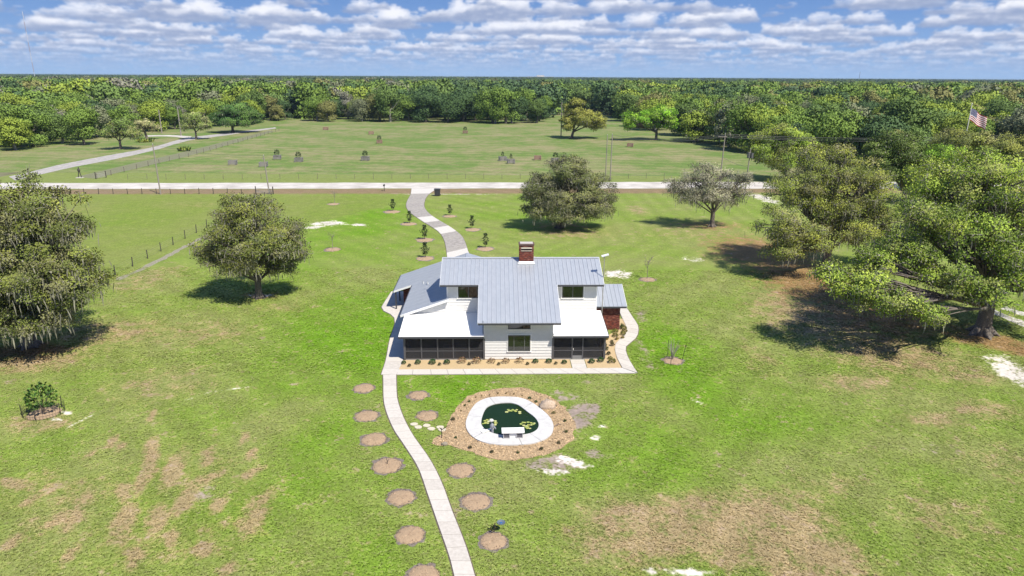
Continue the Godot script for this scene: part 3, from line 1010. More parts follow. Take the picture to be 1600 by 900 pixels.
func build_house() -> void:
	var house := thing("farmhouse", "white two storey farmhouse with grey metal roof, brick chimney and screened porches", "house", HOUSE, deg_to_rad(HOUSE_TURN))
	var metal := []
	for k in 4:
		var base: Color = [Color(0.47, 0.50, 0.545), Color(0.445, 0.48, 0.53), Color(0.46, 0.49, 0.535), Color(0.48, 0.505, 0.545)][k]
		var m := mottle("galvalume_%s" % ["pale", "cool", "mid", "warm"][k], Color(base.r * 0.88, base.g * 0.89, base.b * 0.90), Color(base.r * 1.09, base.g * 1.08, base.b * 1.07), 0.012, 110 + k, 5.0, [0.42, 0.46, 0.44, 0.5][k], 0.0, 6)
		m.metallic = 0.55
		metal.append(m)
	var pale_metal := []
	for k in 3:
		pale_metal.append(mat("white_metal_%s" % ["a", "b", "c"][k], [Color(0.82, 0.82, 0.81), Color(0.81, 0.81, 0.80), Color(0.80, 0.80, 0.79)][k], 0.5))
	var trim := mat("dark_trim", Color(0.045, 0.047, 0.055), 0.5)
	var light_trim := mat("light_trim", Color(0.62, 0.64, 0.66), 0.5, 0.3)
	var siding := mottle("white_siding", Color(0.56, 0.56, 0.555), Color(0.64, 0.64, 0.635), 0.02, 81, 3.0, 0.6)
	var siding_b := mottle("white_siding_b", Color(0.55, 0.55, 0.545), Color(0.63, 0.63, 0.625), 0.02, 82, 3.0, 0.6)
	var wall_m := mat("wall_core", Color(0.55, 0.55, 0.54), 0.8)
	var white := mat("white_paint", Color(0.76, 0.76, 0.75), 0.5)
	var frame := mat("window_frame", Color(0.10, 0.105, 0.105), 0.4)
	var glass := mat("window_glass", Color(0.010, 0.014, 0.012), 0.04)
	glass.metallic_specular = 0.75
	var mortar := mat("mortar", Color(0.20, 0.16, 0.14), 0.95)
	var brick_m := leaf_mat("brick", Color.WHITE, 0.0)
	brick_m.backlight_enabled = false
	brick_m.roughness = 0.9
	var soffit := mat("soffit", Color(0.6, 0.6, 0.6), 0.7)

	# walls: the two storey block and the gable bay, their boards laid on the fronts
	var w := MB.new()
	w.prism([Vector3(-6.8, 0, -4.7), Vector3(-6.8, roof_y(-4.7) - 0.22, -4.7), Vector3(-6.8, RIDGE_Y - 0.22, RIDGE_Z), Vector3(-6.8, roof_y(-11.3) - 0.22, -11.3), Vector3(-6.8, 0, -11.3)], Vector3(14.55, 0, 0))
	var wall := part(house, "wall", w.mesh(), wall_m)
	lap_boards(wall, -6.8, -3.16, 2.95, roof_y(-4.7) - 0.22, -4.7, siding)
	lap_boards(wall, 3.16, 7.75, 3.15, roof_y(-4.7) - 0.22, -4.7, siding_b)
	var cb := MB.new()
	cb.box(Vector3(7.66, 3.15, -4.7), Vector3(7.76, roof_y(-4.7) - 0.24, -4.645))
	part(wall, "corner_board", cb.mesh(), white)
	var cl := MB.new()
	cl.box(Vector3(-6.81, 2.95, -4.7), Vector3(-6.71, roof_y(-4.7) - 0.24, -4.645))
	part(wall, "corner_board", cl.mesh(), white)
	var bay := MB.new()
	bay.prism([Vector3(-3.15, 0, 0), Vector3(-3.15, roof_y(0) - 0.22, 0), Vector3(-3.15, roof_y(-4.7) - 0.24, -4.69), Vector3(-3.15, 0, -4.69)], Vector3(6.3, 0, 0))
	var bay_wall := part(house, "gable_bay_wall", bay.mesh(), wall_m)
	lap_boards(bay_wall, -3.15, 3.15, 0.12, roof_y(0) - 0.24, 0.0, siding)
	var cb2 := MB.new()
	cb2.box(Vector3(-3.17, 0.1, -0.02), Vector3(-3.07, roof_y(0) - 0.26, 0.05))
	part(bay_wall, "corner_board", cb2.mesh(), white)
	cb2 = MB.new()
	cb2.box(Vector3(3.07, 0.1, -0.02), Vector3(3.17, roof_y(0) - 0.26, 0.05))
	part(bay_wall, "corner_board", cb2.mesh(), white)
	var ft := MB.new()
	ft.box(Vector3(-3.14, 0, 0), Vector3(3.14, 0.12, 0.02))
	part(bay_wall, "footing", ft.mesh(), mat("footing", Color(0.36, 0.34, 0.32), 0.9))
	# side walls of the bay above the porch roofs: boards turned to the side
	for s in [-1.0, 1.0]:
		var sb := MB.new()
		var y := 2.5
		while y < 5.9:
			var zb := -4.69
			var zf := minf(0.0, (y + 0.28 - RIDGE_Y + 0.24) / -SLOPE + RIDGE_Z)
			if zf > zb:
				sb.prism([Vector3(3.15 * s, y, zb), Vector3(3.182 * s, y, zb), Vector3(3.162 * s, y + 0.277, zb), Vector3(3.15 * s, y + 0.277, zb)], Vector3(0, 0, zf - zb))
			y += 0.28
		part(bay_wall, "side_siding", sb.mesh(), siding_b)
	add_window(wall, -5.72, -3.78, 4.5, 5.8, -4.67, [0.52], frame, glass, white)
	add_window(wall, 4.35, 6.42, 4.5, 5.8, -4.67, [0.5], frame, glass, white)
	add_window(bay_wall, -0.98, 1.08, 0.88, 2.46, 0.02, [0.27, 0.74], frame, glass, white)
	add_window(bay_wall, -0.98, 1.08, 3.05, 3.72, 0.02, [], frame, glass, white)

	# main roof: one plane from the ridge down over the bay, the other behind
	var x0 := -7.36
	var n := 38
	var pw := 15.63 / n
	var deck := MB.new()
	var x1 := x0 + 15.63
	var bx0 := x0 + pw * 9
	var bx1 := x0 + pw * 27
	for seg in [[x0, bx0, -4.0], [bx0, bx1, 1.0], [bx1, x1, -4.0]]:
		deck.prism([Vector3(seg[0], RIDGE_Y - 0.015, RIDGE_Z), Vector3(seg[0], roof_y(seg[2]) - 0.015, seg[2]), Vector3(seg[0], roof_y(seg[2]) - 0.2, seg[2] - 0.03), Vector3(seg[0], RIDGE_Y - 0.2, RIDGE_Z)], Vector3(seg[1] - seg[0], 0, 0))
	var roof := part(house, "main_roof", deck.mesh(), soffit)
	var dn := Vector3(0, -SLOPE, 1).normalized()
	var ls := Vector3(0, SLOPE * 4.0, 4.0).length()
	var ll := Vector3(0, SLOPE * 9.0, 9.0).length()
	var short := seam_panel(pw, ls)
	var long := seam_panel(pw, ll)
	lay_panels(roof, Vector3(x0, RIDGE_Y, RIDGE_Z), Vector3(pw * 9, 0, 0), 9, dn * ls, short, metal)
	lay_panels(roof, Vector3(bx0, RIDGE_Y, RIDGE_Z), Vector3(pw * 18, 0, 0), 18, dn * ll, long, metal)
	lay_panels(roof, Vector3(bx1, RIDGE_Y, RIDGE_Z), Vector3(pw * 11, 0, 0), 11, dn * ls, short, metal)
	var back := MB.new()
	back.prism([Vector3(x0, RIDGE_Y, RIDGE_Z), Vector3(x0, roof_y(-12.0), -12.0), Vector3(x0, roof_y(-12.0) - 0.2, -12.0), Vector3(x0, RIDGE_Y - 0.2, RIDGE_Z)], Vector3(15.63, 0, 0))
	part(roof, "rear_slope", back.mesh(), metal[1])
	var cap := MB.new()
	cap.prism([Vector3(x0 - 0.02, RIDGE_Y - 0.03, RIDGE_Z + 0.2), Vector3(x0 - 0.02, RIDGE_Y + 0.055, RIDGE_Z), Vector3(x0 - 0.02, RIDGE_Y - 0.03, RIDGE_Z - 0.2)], Vector3(15.67, 0, 0))
	part(roof, "ridge_cap", cap.mesh(), metal[3])
	# eaves: dark fascia and gutter; rakes: pale flashing
	for seg in [[x0, bx0 - 0.01, -4.0], [bx0, bx1, 1.0], [bx1 + 0.01, x1, -4.0]]:
		var g := MB.new()
		var ye := roof_y(seg[2])
		g.box(Vector3(seg[0], ye - 0.17, seg[2] + 0.004), Vector3(seg[1], ye - 0.02, seg[2] + 0.10))
		part(roof, "gutter", g.mesh(), trim)
	for seg in [[x0, -8.0, -4.0, -1.0], [x1, -8.0, -4.0, 1.0], [bx0, -4.0, 1.0, -1.0], [bx1, -4.0, 1.0, 1.0]]:
		var g := MB.new()
		var e: float = seg[0] + 0.03 * seg[3]
		g.prism([Vector3(e - 0.03, roof_y(seg[1]) + 0.03, seg[1]), Vector3(e - 0.03, roof_y(seg[2]) + 0.03, seg[2]), Vector3(e - 0.03, roof_y(seg[2]) - 0.19, seg[2]), Vector3(e - 0.03, roof_y(seg[1]) - 0.19, seg[1])], Vector3(0.06, 0, 0))
		part(roof, "rake_flashing", g.mesh(), light_trim)

	# chimney on the ridge
	var ch := MB.new()
	ch.box(Vector3(0.27, 6.6, -8.05), Vector3(1.67, 9.12, -7.13))
	var chim := part(house, "chimney", ch.mesh(), mortar)
	var bf := MB.new()
	var slot := func(px: float, py: float) -> bool: return not (px > 0.2 and px < 1.22 and py > 2.0 and py < 2.3)
	brick_face(bf, Vector3(0.27, 6.6, -7.13), Vector3.RIGHT, 1.40, 2.52, Vector3.BACK, slot)
	brick_face(bf, Vector3(0.27, 6.6, -8.05), Vector3.BACK, 0.92, 2.52, Vector3.LEFT)
	brick_face(bf, Vector3(1.67, 6.6, -7.13), Vector3.FORWARD, 0.92, 2.52, Vector3.RIGHT)
	brick_face(bf, Vector3(1.67, 6.6, -8.05), Vector3.LEFT, 1.40, 2.52, Vector3.FORWARD)
	tag(part(chim, "brick_facing", bf.mesh(), brick_m), "", "", "", "stuff")
	var vent := MB.new()
	vent.box(Vector3(0.47, 8.60, -7.129), Vector3(1.49, 8.90, -7.122))
	part(chim, "vent_opening", vent.mesh(), mat("black_void", Color(0.004, 0.004, 0.004), 1.0))
	var vs := MB.new()
	vs.box(Vector3(0.45, 8.80, -7.12), Vector3(1.51, 8.92, -7.07))
	vs.box(Vector3(0.45, 8.56, -7.12), Vector3(1.51, 8.61, -7.06))
	part(chim, "vent_sill", vs.mesh(), mat("vent_stone", Color(0.5, 0.46, 0.38), 0.8))
	var cc := MB.new()
	cc.box(Vector3(0.2, 9.12, -8.12), Vector3(1.74, 9.26, -7.06))
	part(chim, "chimney_cap", cc.mesh(), mat("cap_brown", Color(0.10, 0.06, 0.055), 0.8))
	var ct := MB.new()
	ct.box(Vector3(0.34, 9.26, -7.98), Vector3(1.60, 9.31, -7.2))
	part(chim, "flue_cover", ct.mesh(), mat("flue_metal", Color(0.42, 0.39, 0.38), 0.6))
	var fl := MB.new()
	fl.beam(Vector3(0.12, roof_y(-6.98) + 0.03, -6.98), Vector3(1.82, roof_y(-6.98) + 0.03, -6.98), 0.24, 0.05)
	fl.prism([Vector3(0.2, roof_y(-7.0) + 0.02, -6.9), Vector3(0.2, roof_y(-7.0) + 0.25, -7.1), Vector3(0.2, roof_y(-7.0) - 0.1, -7.1)], Vector3(1.54, 0, 0))
	part(chim, "flashing", fl.mesh(), light_trim)

	left_wing(house, metal, trim, light_trim, siding_b, wall_m, mortar, brick_m, white)
	right_room(house, metal, trim, mortar, brick_m)
	porch(house, -10.43, -3.17, [-8.9, -7.42, -5.99, -4.53], 2.45, 2.90, -10.86, -3.17, pale_metal, trim, false)
	porch(house, 3.17, 7.93, [4.94, 5.92], 2.47, 3.12, 3.17, 8.17, pale_metal, trim, true)
	# downpipes beside the bay
	var dp := MB.new()
	dp.tube([Vector3(-3.22, 4.1, 0.95), Vector3(-3.24, 3.75, 0.12), Vector3(-3.24, 2.6, 0.12)], [0.04, 0.04, 0.04], 6)
	part(house, "downpipe", dp.mesh(), trim)


func left_wing(house: Node3D, metal: Array, trim: Material, light_trim: Material, siding: Material, wall_m: Material, mortar: Material, brick_m: Material, white: Material) -> void:
	var wy := func(x: float) -> float: return 2.94 + 0.342 * (x + 11.19) if x < -5.4 else 2.94 + 0.342 * 5.79 - 0.30 * (x + 5.4)
	# roof sheets rising from the left eaves to the main wall, and to a ridge behind the main house
	var d := MB.new()
	var corner := [[-4.2, -11.4, -11.3, -6.6], [-11.4, -14.27, -11.3, -5.4], [-14.27, -20.68, -13.4, -5.4]]
	for s in corner:
		d.prism([Vector3(s[2], wy.call(s[2]) - 0.015, s[0]), Vector3(s[3], wy.call(s[3]) - 0.015, s[0]), Vector3(s[3], wy.call(s[3]) - 0.18, s[0]), Vector3(s[2], wy.call(s[2]) - 0.18, s[0])], Vector3(0, 0, s[1] - s[0]))
	d.prism([Vector3(-5.4, wy.call(-5.4), -11.5), Vector3(2.5, wy.call(2.5), -11.5), Vector3(2.5, wy.call(2.5) - 0.18, -11.5), Vector3(-5.4, wy.call(-5.4) - 0.18, -11.5)], Vector3(0, 0, -9.18))
	var roof := part(house, "wing_roof", d.mesh(), metal[1])
	for s in corner:
		var count := int(round((s[0] - s[1]) / 0.4))
		var down := Vector3(s[2] - s[3], wy.call(s[2]) - wy.call(s[3]), 0)
		var pm := seam_panel((s[0] - s[1]) / count, down.length(), 0.04)
		lay_panels(roof, Vector3(s[3], wy.call(s[3]), s[1]), Vector3(0, 0, s[0] - s[1]), count, down, pm, metal)
	var rc := MB.new()
	rc.beam(Vector3(-5.4, wy.call(-5.4) + 0.01, -11.5), Vector3(-5.4, wy.call(-5.4) + 0.01, -20.7), 0.3, 0.05)
	part(roof, "ridge_cap", rc.mesh(), metal[3])
	var fr := MB.new()
	fr.prism([Vector3(-11.3, wy.call(-11.3) + 0.035, -4.2), Vector3(-6.58, wy.call(-6.58) + 0.035, -4.2), Vector3(-6.58, wy.call(-6.58) - 0.19, -4.2), Vector3(-11.3, wy.call(-11.3) - 0.19, -4.2)], Vector3(0, 0, 0.06))
	part(roof, "rake_board", fr.mesh(), mat("rake_white", Color(0.7, 0.71, 0.72), 0.5))
	fr = MB.new()
	fr.prism([Vector3(-13.4, wy.call(-13.4) + 0.035, -14.27), Vector3(-11.36, wy.call(-11.36) + 0.035, -14.27), Vector3(-11.36, wy.call(-11.36) - 0.17, -14.27), Vector3(-13.4, wy.call(-13.4) - 0.17, -14.27)], Vector3(0, 0, 0.05))
	part(roof, "rake_board", fr.mesh(), mat("rake_white", Color(0.7, 0.71, 0.72), 0.5))
	var ev := MB.new()
	ev.box(Vector3(-11.4, wy.call(-11.3) - 0.17, -14.2), Vector3(-11.304, wy.call(-11.3) - 0.01, -4.2))
	part(roof, "gutter", ev.mesh(), trim)
	ev = MB.new()
	ev.box(Vector3(-13.5, wy.call(-13.4) - 0.17, -20.68), Vector3(-13.404, wy.call(-13.4) - 0.01, -14.27))
	part(roof, "gutter", ev.mesh(), trim)
	for q in [[-9.95, -13.1], [-9.4, -12.4]]:
		var vp := MB.new()
		vp.tube([Vector3(q[0], wy.call(q[0]) - 0.05, q[1]), Vector3(q[0], wy.call(q[0]) + 0.3, q[1])], [0.07, 0.07], 8)
		part(roof, "vent_pipe", vp.mesh(), light_trim)
	# front gable wall of the wing with its boards, side wall, and the brick end under the deep eave
	var w := MB.new()
	w.prism([Vector3(-10.95, 0, -4.66), Vector3(-6.81, 0, -4.66), Vector3(-6.81, wy.call(-6.81) - 0.19, -4.66), Vector3(-10.95, wy.call(-10.95) - 0.19, -4.66)], Vector3(0, 0, -9.5))
	var wall := part(house, "wing_wall", w.mesh(), wall_m)
	lap_boards(wall, -10.95, -6.81, 2.6, 4.26, -4.66, siding, func(y: float) -> Vector2: return Vector2(maxf(-10.95, (y + 0.19 - 2.94) / 0.342 - 11.19), -6.81))
	var sw := MB.new()
	var y := 0.1
	while y < 2.7:
		sw.prism([Vector3(-10.95, y, -4.66), Vector3(-10.984, y, -4.66), Vector3(-10.962, y + 0.277, -4.66), Vector3(-10.95, y + 0.277, -4.66)], Vector3(0, 0, -9.5))
		y += 0.28
	part(wall, "side_siding", sw.mesh(), siding)
	var bb := MB.new()
	bb.prism([Vector3(-12.55, 0, -16.0), Vector3(1.9, 0, -16.0), Vector3(1.9, wy.call(1.9) - 0.19, -16.0), Vector3(-5.4, wy.call(-5.4) - 0.19, -16.0), Vector3(-12.55, wy.call(-12.55) - 0.19, -16.0)], Vector3(0, 0, -4.3))
	var garage := part(house, "garage_wall", bb.mesh(), mortar)
	var bf := MB.new()
	brick_face(bf, Vector3(-12.55, 0.05, -16.0), Vector3.RIGHT, 1.75, 2.4, Vector3.BACK)
	brick_face(bf, Vector3(-12.55, 0.05, -20.3), Vector3.BACK, 4.3, 2.1, Vector3.LEFT)
	brick_face(bf, Vector3(-10.95, 0.05, -16.0), Vector3.BACK, 1.8, 2.6, Vector3.LEFT)
	tag(part(garage, "brick_facing", bf.mesh(), brick_m), "", "", "", "stuff")
	var dg := MB.new()
	dg.box(Vector3(-7.6, 0.05, -20.35), Vector3(-3.2, 2.3, -20.302))
	part(garage, "garage_door", dg.mesh(), white)
	for q in [Vector3(-13.2, 0, -14.45), Vector3(-13.2, 0, -17.4)]:
		var ps := MB.new()
		ps.box(q + Vector3(-0.07, 0.05, -0.07), q + Vector3(0.07, wy.call(-13.2) - 0.18, 0.07))
		part(house, "porch_post", ps.mesh(), trim)


func right_room(house: Node3D, metal: Array, trim: Material, mortar: Material, brick_m: Material) -> void:
	var yz := func(z: float) -> float: return 2.69 + SLOPE * (-7.3 - z)
	var b := MB.new()
	b.prism([Vector3(7.76, 0, -7.73), Vector3(7.76, yz.call(-7.73) - 0.17, -7.73), Vector3(7.76, yz.call(-10.5) - 0.17, -10.5), Vector3(7.76, 0, -10.5)], Vector3(2.93, 0, 0))
	var wall := part(house, "brick_room_wall", b.mesh(), mortar)
	var f := MB.new()
	brick_face(f, Vector3(7.8, 0.03, -7.73), Vector3.RIGHT, 2.89, 2.62, Vector3.BACK)
	brick_face(f, Vector3(10.69, 0.03, -7.73), Vector3.FORWARD, 2.77, 2.62, Vector3.RIGHT)
	tag(part(wall, "brick_facing", f.mesh(), brick_m), "", "", "", "stuff")
	var d := MB.new()
	d.prism([Vector3(7.77, yz.call(-7.3) - 0.015, -7.3), Vector3(7.77, yz.call(-10.66) - 0.015, -10.66), Vector3(7.77, yz.call(-10.66) - 0.16, -10.66), Vector3(7.77, yz.call(-7.3) - 0.16, -7.3)], Vector3(3.48, 0, 0))
	var roof := part(house, "brick_room_roof", d.mesh(), metal[1])
	var down := Vector3(0, yz.call(-7.3) - yz.call(-10.66), 3.36)
	lay_panels(roof, Vector3(7.77, yz.call(-10.66), -10.66), Vector3(3.48, 0, 0), 8, down, seam_panel(0.435, down.length()), metal)
	var g := MB.new()
	g.box(Vector3(7.77, yz.call(-7.3) - 0.16, -7.296), Vector3(11.25, yz.call(-7.3) - 0.01, -7.2))
	part(roof, "gutter", g.mesh(), trim)
	var rk := MB.new()
	rk.prism([Vector3(11.252, yz.call(-7.3) + 0.03, -7.3), Vector3(11.252, yz.call(-10.66) + 0.03, -10.66), Vector3(11.252, yz.call(-10.66) - 0.17, -10.66), Vector3(11.252, yz.call(-7.3) - 0.17, -7.3)], Vector3(0.06, 0, 0))
	part(roof, "rake_flashing", rk.mesh(), mat("light_trim", Color.WHITE))


func porch(house: Node3D, x0: float, x1: float, cuts: Array, ye: float, yb: float, rx0: float, rx1: float, metal: Array, trim: Material, door: bool) -> void:
	var frame := mat("porch_frame", Color(0.10, 0.10, 0.11), 0.5, 0.3)
	var screen := mat("insect_screen", Color(0.03, 0.03, 0.033), 0.9)
	screen.transparency = BaseMaterial3D.TRANSPARENCY_ALPHA
	screen.albedo_color.a = 0.64
	var zf := 0.5
	var zb := -4.65
	var d := MB.new()
	d.prism([Vector3(rx0, ye + 0.06, zf), Vector3(rx0, yb + 0.06, zb), Vector3(rx0, yb - 0.08, zb), Vector3(rx0, ye - 0.08, zf)], Vector3(rx1 - rx0, 0, 0))
	var roof := part(house, "porch_roof", d.mesh(), mat("porch_ceiling", Color(0.20, 0.20, 0.20), 0.8))
	var down := Vector3(0, ye - yb, zf - zb)
	var n := int(round((rx1 - rx0) / 1.15))
	var pm := MB.new()
	var pw := (rx1 - rx0) / n
	pm.box(Vector3(0.002, -0.01, 0), Vector3(pw - 0.002, 0.0, down.length() + 0.02))
	pm.box(Vector3(-0.016, -0.004, 0.002), Vector3(0.016, 0.022, down.length() + 0.018))
	lay_panels(roof, Vector3(rx0, yb + 0.075, zb), Vector3(rx1 - rx0, 0, 0), n, down, pm.mesh(), metal)
	var g := MB.new()
	g.box(Vector3(rx0, ye - 0.10, zf + 0.022), Vector3(rx1, ye + 0.055, zf + 0.12))
	part(roof, "gutter", g.mesh(), trim)
	var outer := rx0 if rx0 < 0 else rx1
	var sg := signf(outer)
	var rk := MB.new()
	rk.prism([Vector3(outer, ye + 0.09, zf), Vector3(outer, yb + 0.09, zb), Vector3(outer, yb - 0.09, zb), Vector3(outer, ye - 0.09, zf)], Vector3(0.05 * sg, 0, 0))
	part(roof, "rake_flashing", rk.mesh(), trim)
	# floor and frame
	var fl := MB.new()
	fl.box(Vector3(x0, 0, -4.64), Vector3(x1, 0.1, 0.04))
	var base := part(house, "porch", fl.mesh(), mat("porch_floor", Color(0.30, 0.29, 0.28), 0.9))
	var top := ye - 0.10
	var bm := MB.new()
	bm.box(Vector3(x0, top - 0.2, -0.06), Vector3(x1, top, 0.06))
	part(base, "beam", bm.mesh(), frame)
	var xs := [x0]
	xs.append_array(cuts)
	xs.append(x1)
	for i in xs.size():
		var p := MB.new()
		var h := 0.055 if i > 0 and i < xs.size() - 1 else 0.09
		p.box(Vector3(xs[i] - h, 0.1, -h), Vector3(xs[i] + h, top - 0.2, h))
		part(base, "post", p.mesh(), frame)
	for i in xs.size() - 1:
		var a: float = xs[i] + 0.06
		var b: float = xs[i + 1] - 0.06
		var is_door: bool = door and i == 1
		var q := MB.new()
		q.box(Vector3(a, 0.88, -0.03), Vector3(b, 0.95, 0.03))
		part(base, "rail", q.mesh(), frame)
		var k := MB.new()
		k.box(Vector3(a, 0.1, -0.025), Vector3(b, 0.42 if is_door else 0.2, 0.025))
		part(base, "kick_plate", k.mesh(), mat("door_plate", Color(0.20, 0.20, 0.205), 0.5, 0.3) if is_door else frame)
		for r in [[0.42 if is_door else 0.2, 0.88], [0.95, top - 0.2]]:
			var s := MB.new()
			s.box(Vector3(a, r[0], -0.006), Vector3(b, r[1], 0.006))
			part(base, "screen", s.mesh(), screen)
		if is_door:
			var hd := MB.new()
			hd.box(Vector3(a + 0.03, 0.98, 0.03), Vector3(a + 0.07, 1.14, 0.09))
			part(base, "handle", hd.mesh(), mat("white_paint", Color.WHITE))
	# the open end, screened too
	var ex := x0 if x0 < 0 else x1
	for z in [-1.55, -3.1]:
		var p := MB.new()
		p.box(Vector3(ex - 0.05, 0.1, z - 0.05), Vector3(ex + 0.05, top - 0.1, z + 0.05))
		part(base, "post", p.mesh(), frame)
	var er := MB.new()
	er.box(Vector3(ex - 0.03, 0.88, -4.6), Vector3(ex + 0.03, 0.95, -0.1))
	er.box(Vector3(ex - 0.04, top - 0.1, -4.6), Vector3(ex + 0.04, top + 0.1, -0.1))
	er.box(Vector3(ex - 0.025, 0.1, -4.6), Vector3(ex + 0.025, 0.2, -0.1))
	part(base, "rail", er.mesh(), frame)
	for z in [[-0.1, -1.5], [-1.6, -3.05], [-3.15, -4.6]]:
		var s := MB.new()
		s.box(Vector3(ex - 0.006, 0.2, z[1]), Vector3(ex + 0.006, 0.88, z[0]))
		s.box(Vector3(ex - 0.006, 0.95, z[1]), Vector3(ex + 0.006, top - 0.1, z[0]))
		part(base, "screen", s.mesh(), screen)
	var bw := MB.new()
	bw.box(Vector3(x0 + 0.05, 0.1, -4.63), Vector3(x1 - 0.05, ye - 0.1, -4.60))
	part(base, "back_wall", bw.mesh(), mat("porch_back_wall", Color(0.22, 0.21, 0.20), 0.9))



# ---------- pond and garden things ----------
func smooth_loop(pts: Array, per := 4) -> Array:
	var r := []
	var m := pts.size()
	for i in m:
		for k in per:
			r.append((pts[i] as Vector2).cubic_interpolate(pts[(i + 1) % m], pts[(i + m - 1) % m], pts[(i + 2) % m], float(k) / per))
	return r


func build_pond() -> void:
	var outer := smooth_loop([Vector2(-0.58, -50.50), Vector2(0.67, -50.35), Vector2(1.59, -49.56), Vector2(2.46, -48.15), Vector2(2.99, -46.90), Vector2(3.16, -45.61), Vector2(2.91, -44.37), Vector2(2.31, -43.60), Vector2(1.43, -43.09), Vector2(0.24, -42.90), Vector2(-0.84, -42.92), Vector2(-1.76, -43.14), Vector2(-2.61, -43.76), Vector2(-3.18, -44.77), Vector2(-3.41, -45.83), Vector2(-3.37, -46.93), Vector2(-3.15, -48.19), Vector2(-2.76, -49.40), Vector2(-2.02, -50.20), Vector2(-1.30, -50.44)], 3)
	var inner := smooth_loop([Vector2(-0.46, -49.43), Vector2(0.05, -49.39), Vector2(0.61, -48.97), Vector2(1.25, -47.92), Vector2(1.82, -46.95), Vector2(2.06, -45.99), Vector2(1.95, -45.21), Vector2(1.56, -44.67), Vector2(0.90, -44.35), Vector2(-0.31, -44.24), Vector2(-1.06, -44.38), Vector2(-1.73, -44.88), Vector2(-2.16, -45.55), Vector2(-2.27, -46.34), Vector2(-2.17, -47.57), Vector2(-1.89, -48.68), Vector2(-1.22, -49.26)], 3)
	var mulch := smooth_loop([Vector2(0.58, -52.33), Vector2(1.65, -51.90), Vector2(2.78, -50.96), Vector2(3.75, -49.70), Vector2(4.37, -48.28), Vector2(4.68, -46.62), Vector2(4.64, -45.05), Vector2(4.35, -43.75), Vector2(3.68, -42.76), Vector2(2.73, -41.98), Vector2(1.38, -41.38), Vector2(0.24, -40.96), Vector2(-0.98, -41.03), Vector2(-2.05, -41.51), Vector2(-3.15, -42.17), Vector2(-4.00, -42.68), Vector2(-4.92, -42.84), Vector2(-5.64, -43.19), Vector2(-5.58, -43.91), Vector2(-5.07, -44.38), Vector2(-4.88, -45.32), Vector2(-4.82, -46.71), Vector2(-4.54, -48.07), Vector2(-4.14, -49.38), Vector2(-3.50, -50.65), Vector2(-2.50, -51.61), Vector2(-1.03, -52.23)], 3)
	var wob := noise(0.9, 8, 3)
	for i in mulch.size():
		var p: Vector2 = mulch[i]
		mulch[i] = p + Vector2(wob.get_noise_2d(p.x, p.y), wob.get_noise_2d(p.y, p.x + 40)) * 0.28
	keep_out.append(mulch)
	var chips := mottle("red_chips", Color(0.22, 0.15, 0.085), Color(0.50, 0.375, 0.235), 0.16, 52, 2.4, 0.95, 2.0)
	var mb := MB.new()
	mb.sheet(mulch, 0.0, 0.03)
	structure("mulch_bed", mb.mesh(), chips, "wide ring of reddish wood chips round the pond")
	# scattered larger chips lying on the bed
	var cm := MB.new()
	cm.box(Vector3(-0.06, 0, -0.02), Vector3(0.06, 0.02, 0.02))
	var mm := MultiMesh.new()
	mm.transform_format = MultiMesh.TRANSFORM_3D
	mm.use_colors = true
	mm.mesh = cm.mesh()
	var buf := PackedFloat32Array()
	var count := 0
	var box := Rect2(mulch[0], Vector2.ZERO)
	for p in mulch:
		box = box.expand(p)
	for k in 9000:
		var p := Vector2(rng.randf_range(box.position.x, box.end.x), rng.randf_range(box.position.y, box.end.y))
		if not Geometry2D.is_point_in_polygon(p, mulch) or Geometry2D.is_point_in_polygon(p, outer):
			continue
		var b := Basis.from_euler(Vector3(rng.randf_range(-0.5, 0.5), rng.randf() * TAU, rng.randf_range(-0.5, 0.5))).scaled(Vector3.ONE * rng.randf_range(0.6, 1.5))
		var c := Color(0.35, 0.255, 0.155) * rng.randf_range(0.55, 1.7)
		buf.append_array(PackedFloat32Array([b.x.x, b.y.x, b.z.x, p.x, b.x.y, b.y.y, b.z.y, 0.035, b.x.z, b.y.z, b.z.z, p.y, c.r, c.g, c.b, 1]))
		count += 1
	mm.instance_count = count
	mm.buffer = buf
	var mi := MultiMeshInstance3D.new()
	mi.name = "loose_wood_chips"
	mi.multimesh = mm
	var mcm := StandardMaterial3D.new()
	mcm.vertex_color_use_as_albedo = true
	mcm.roughness = 0.95
	mi.material_override = mcm
	add_child(mi)
	tag(mi, "loose wood chips strewn over the mulch ring of the pond", "wood chips", "", "stuff")

	var pond := thing("garden_pond", "kidney shaped garden pond with dark green water inside a broad white concrete rim", "pond")
	var rim_m := mottle("pond_rim_concrete", Color(0.42, 0.42, 0.42), Color(0.54, 0.54, 0.545), 0.014, 53, 4.0, 0.85)
	# the rim in cast segments with saw cuts between them
	var ci := Vector2.ZERO
	for p in inner:
		ci += p
	ci /= inner.size()
	var ring := func(loop: Array, a: float) -> Vector2:
		var dir := Vector2(cos(a), sin(a))
		for i in loop.size():
			var hit = Geometry2D.segment_intersects_segment(ci, ci + dir * 30.0, loop[i], loop[(i + 1) % loop.size()])
			if hit != null:
				return hit
		return ci
	var cutsat := [0.0, 0.95, 1.32, 2.3, 3.3, 4.3, 5.3]
	var rim: MeshInstance3D = null
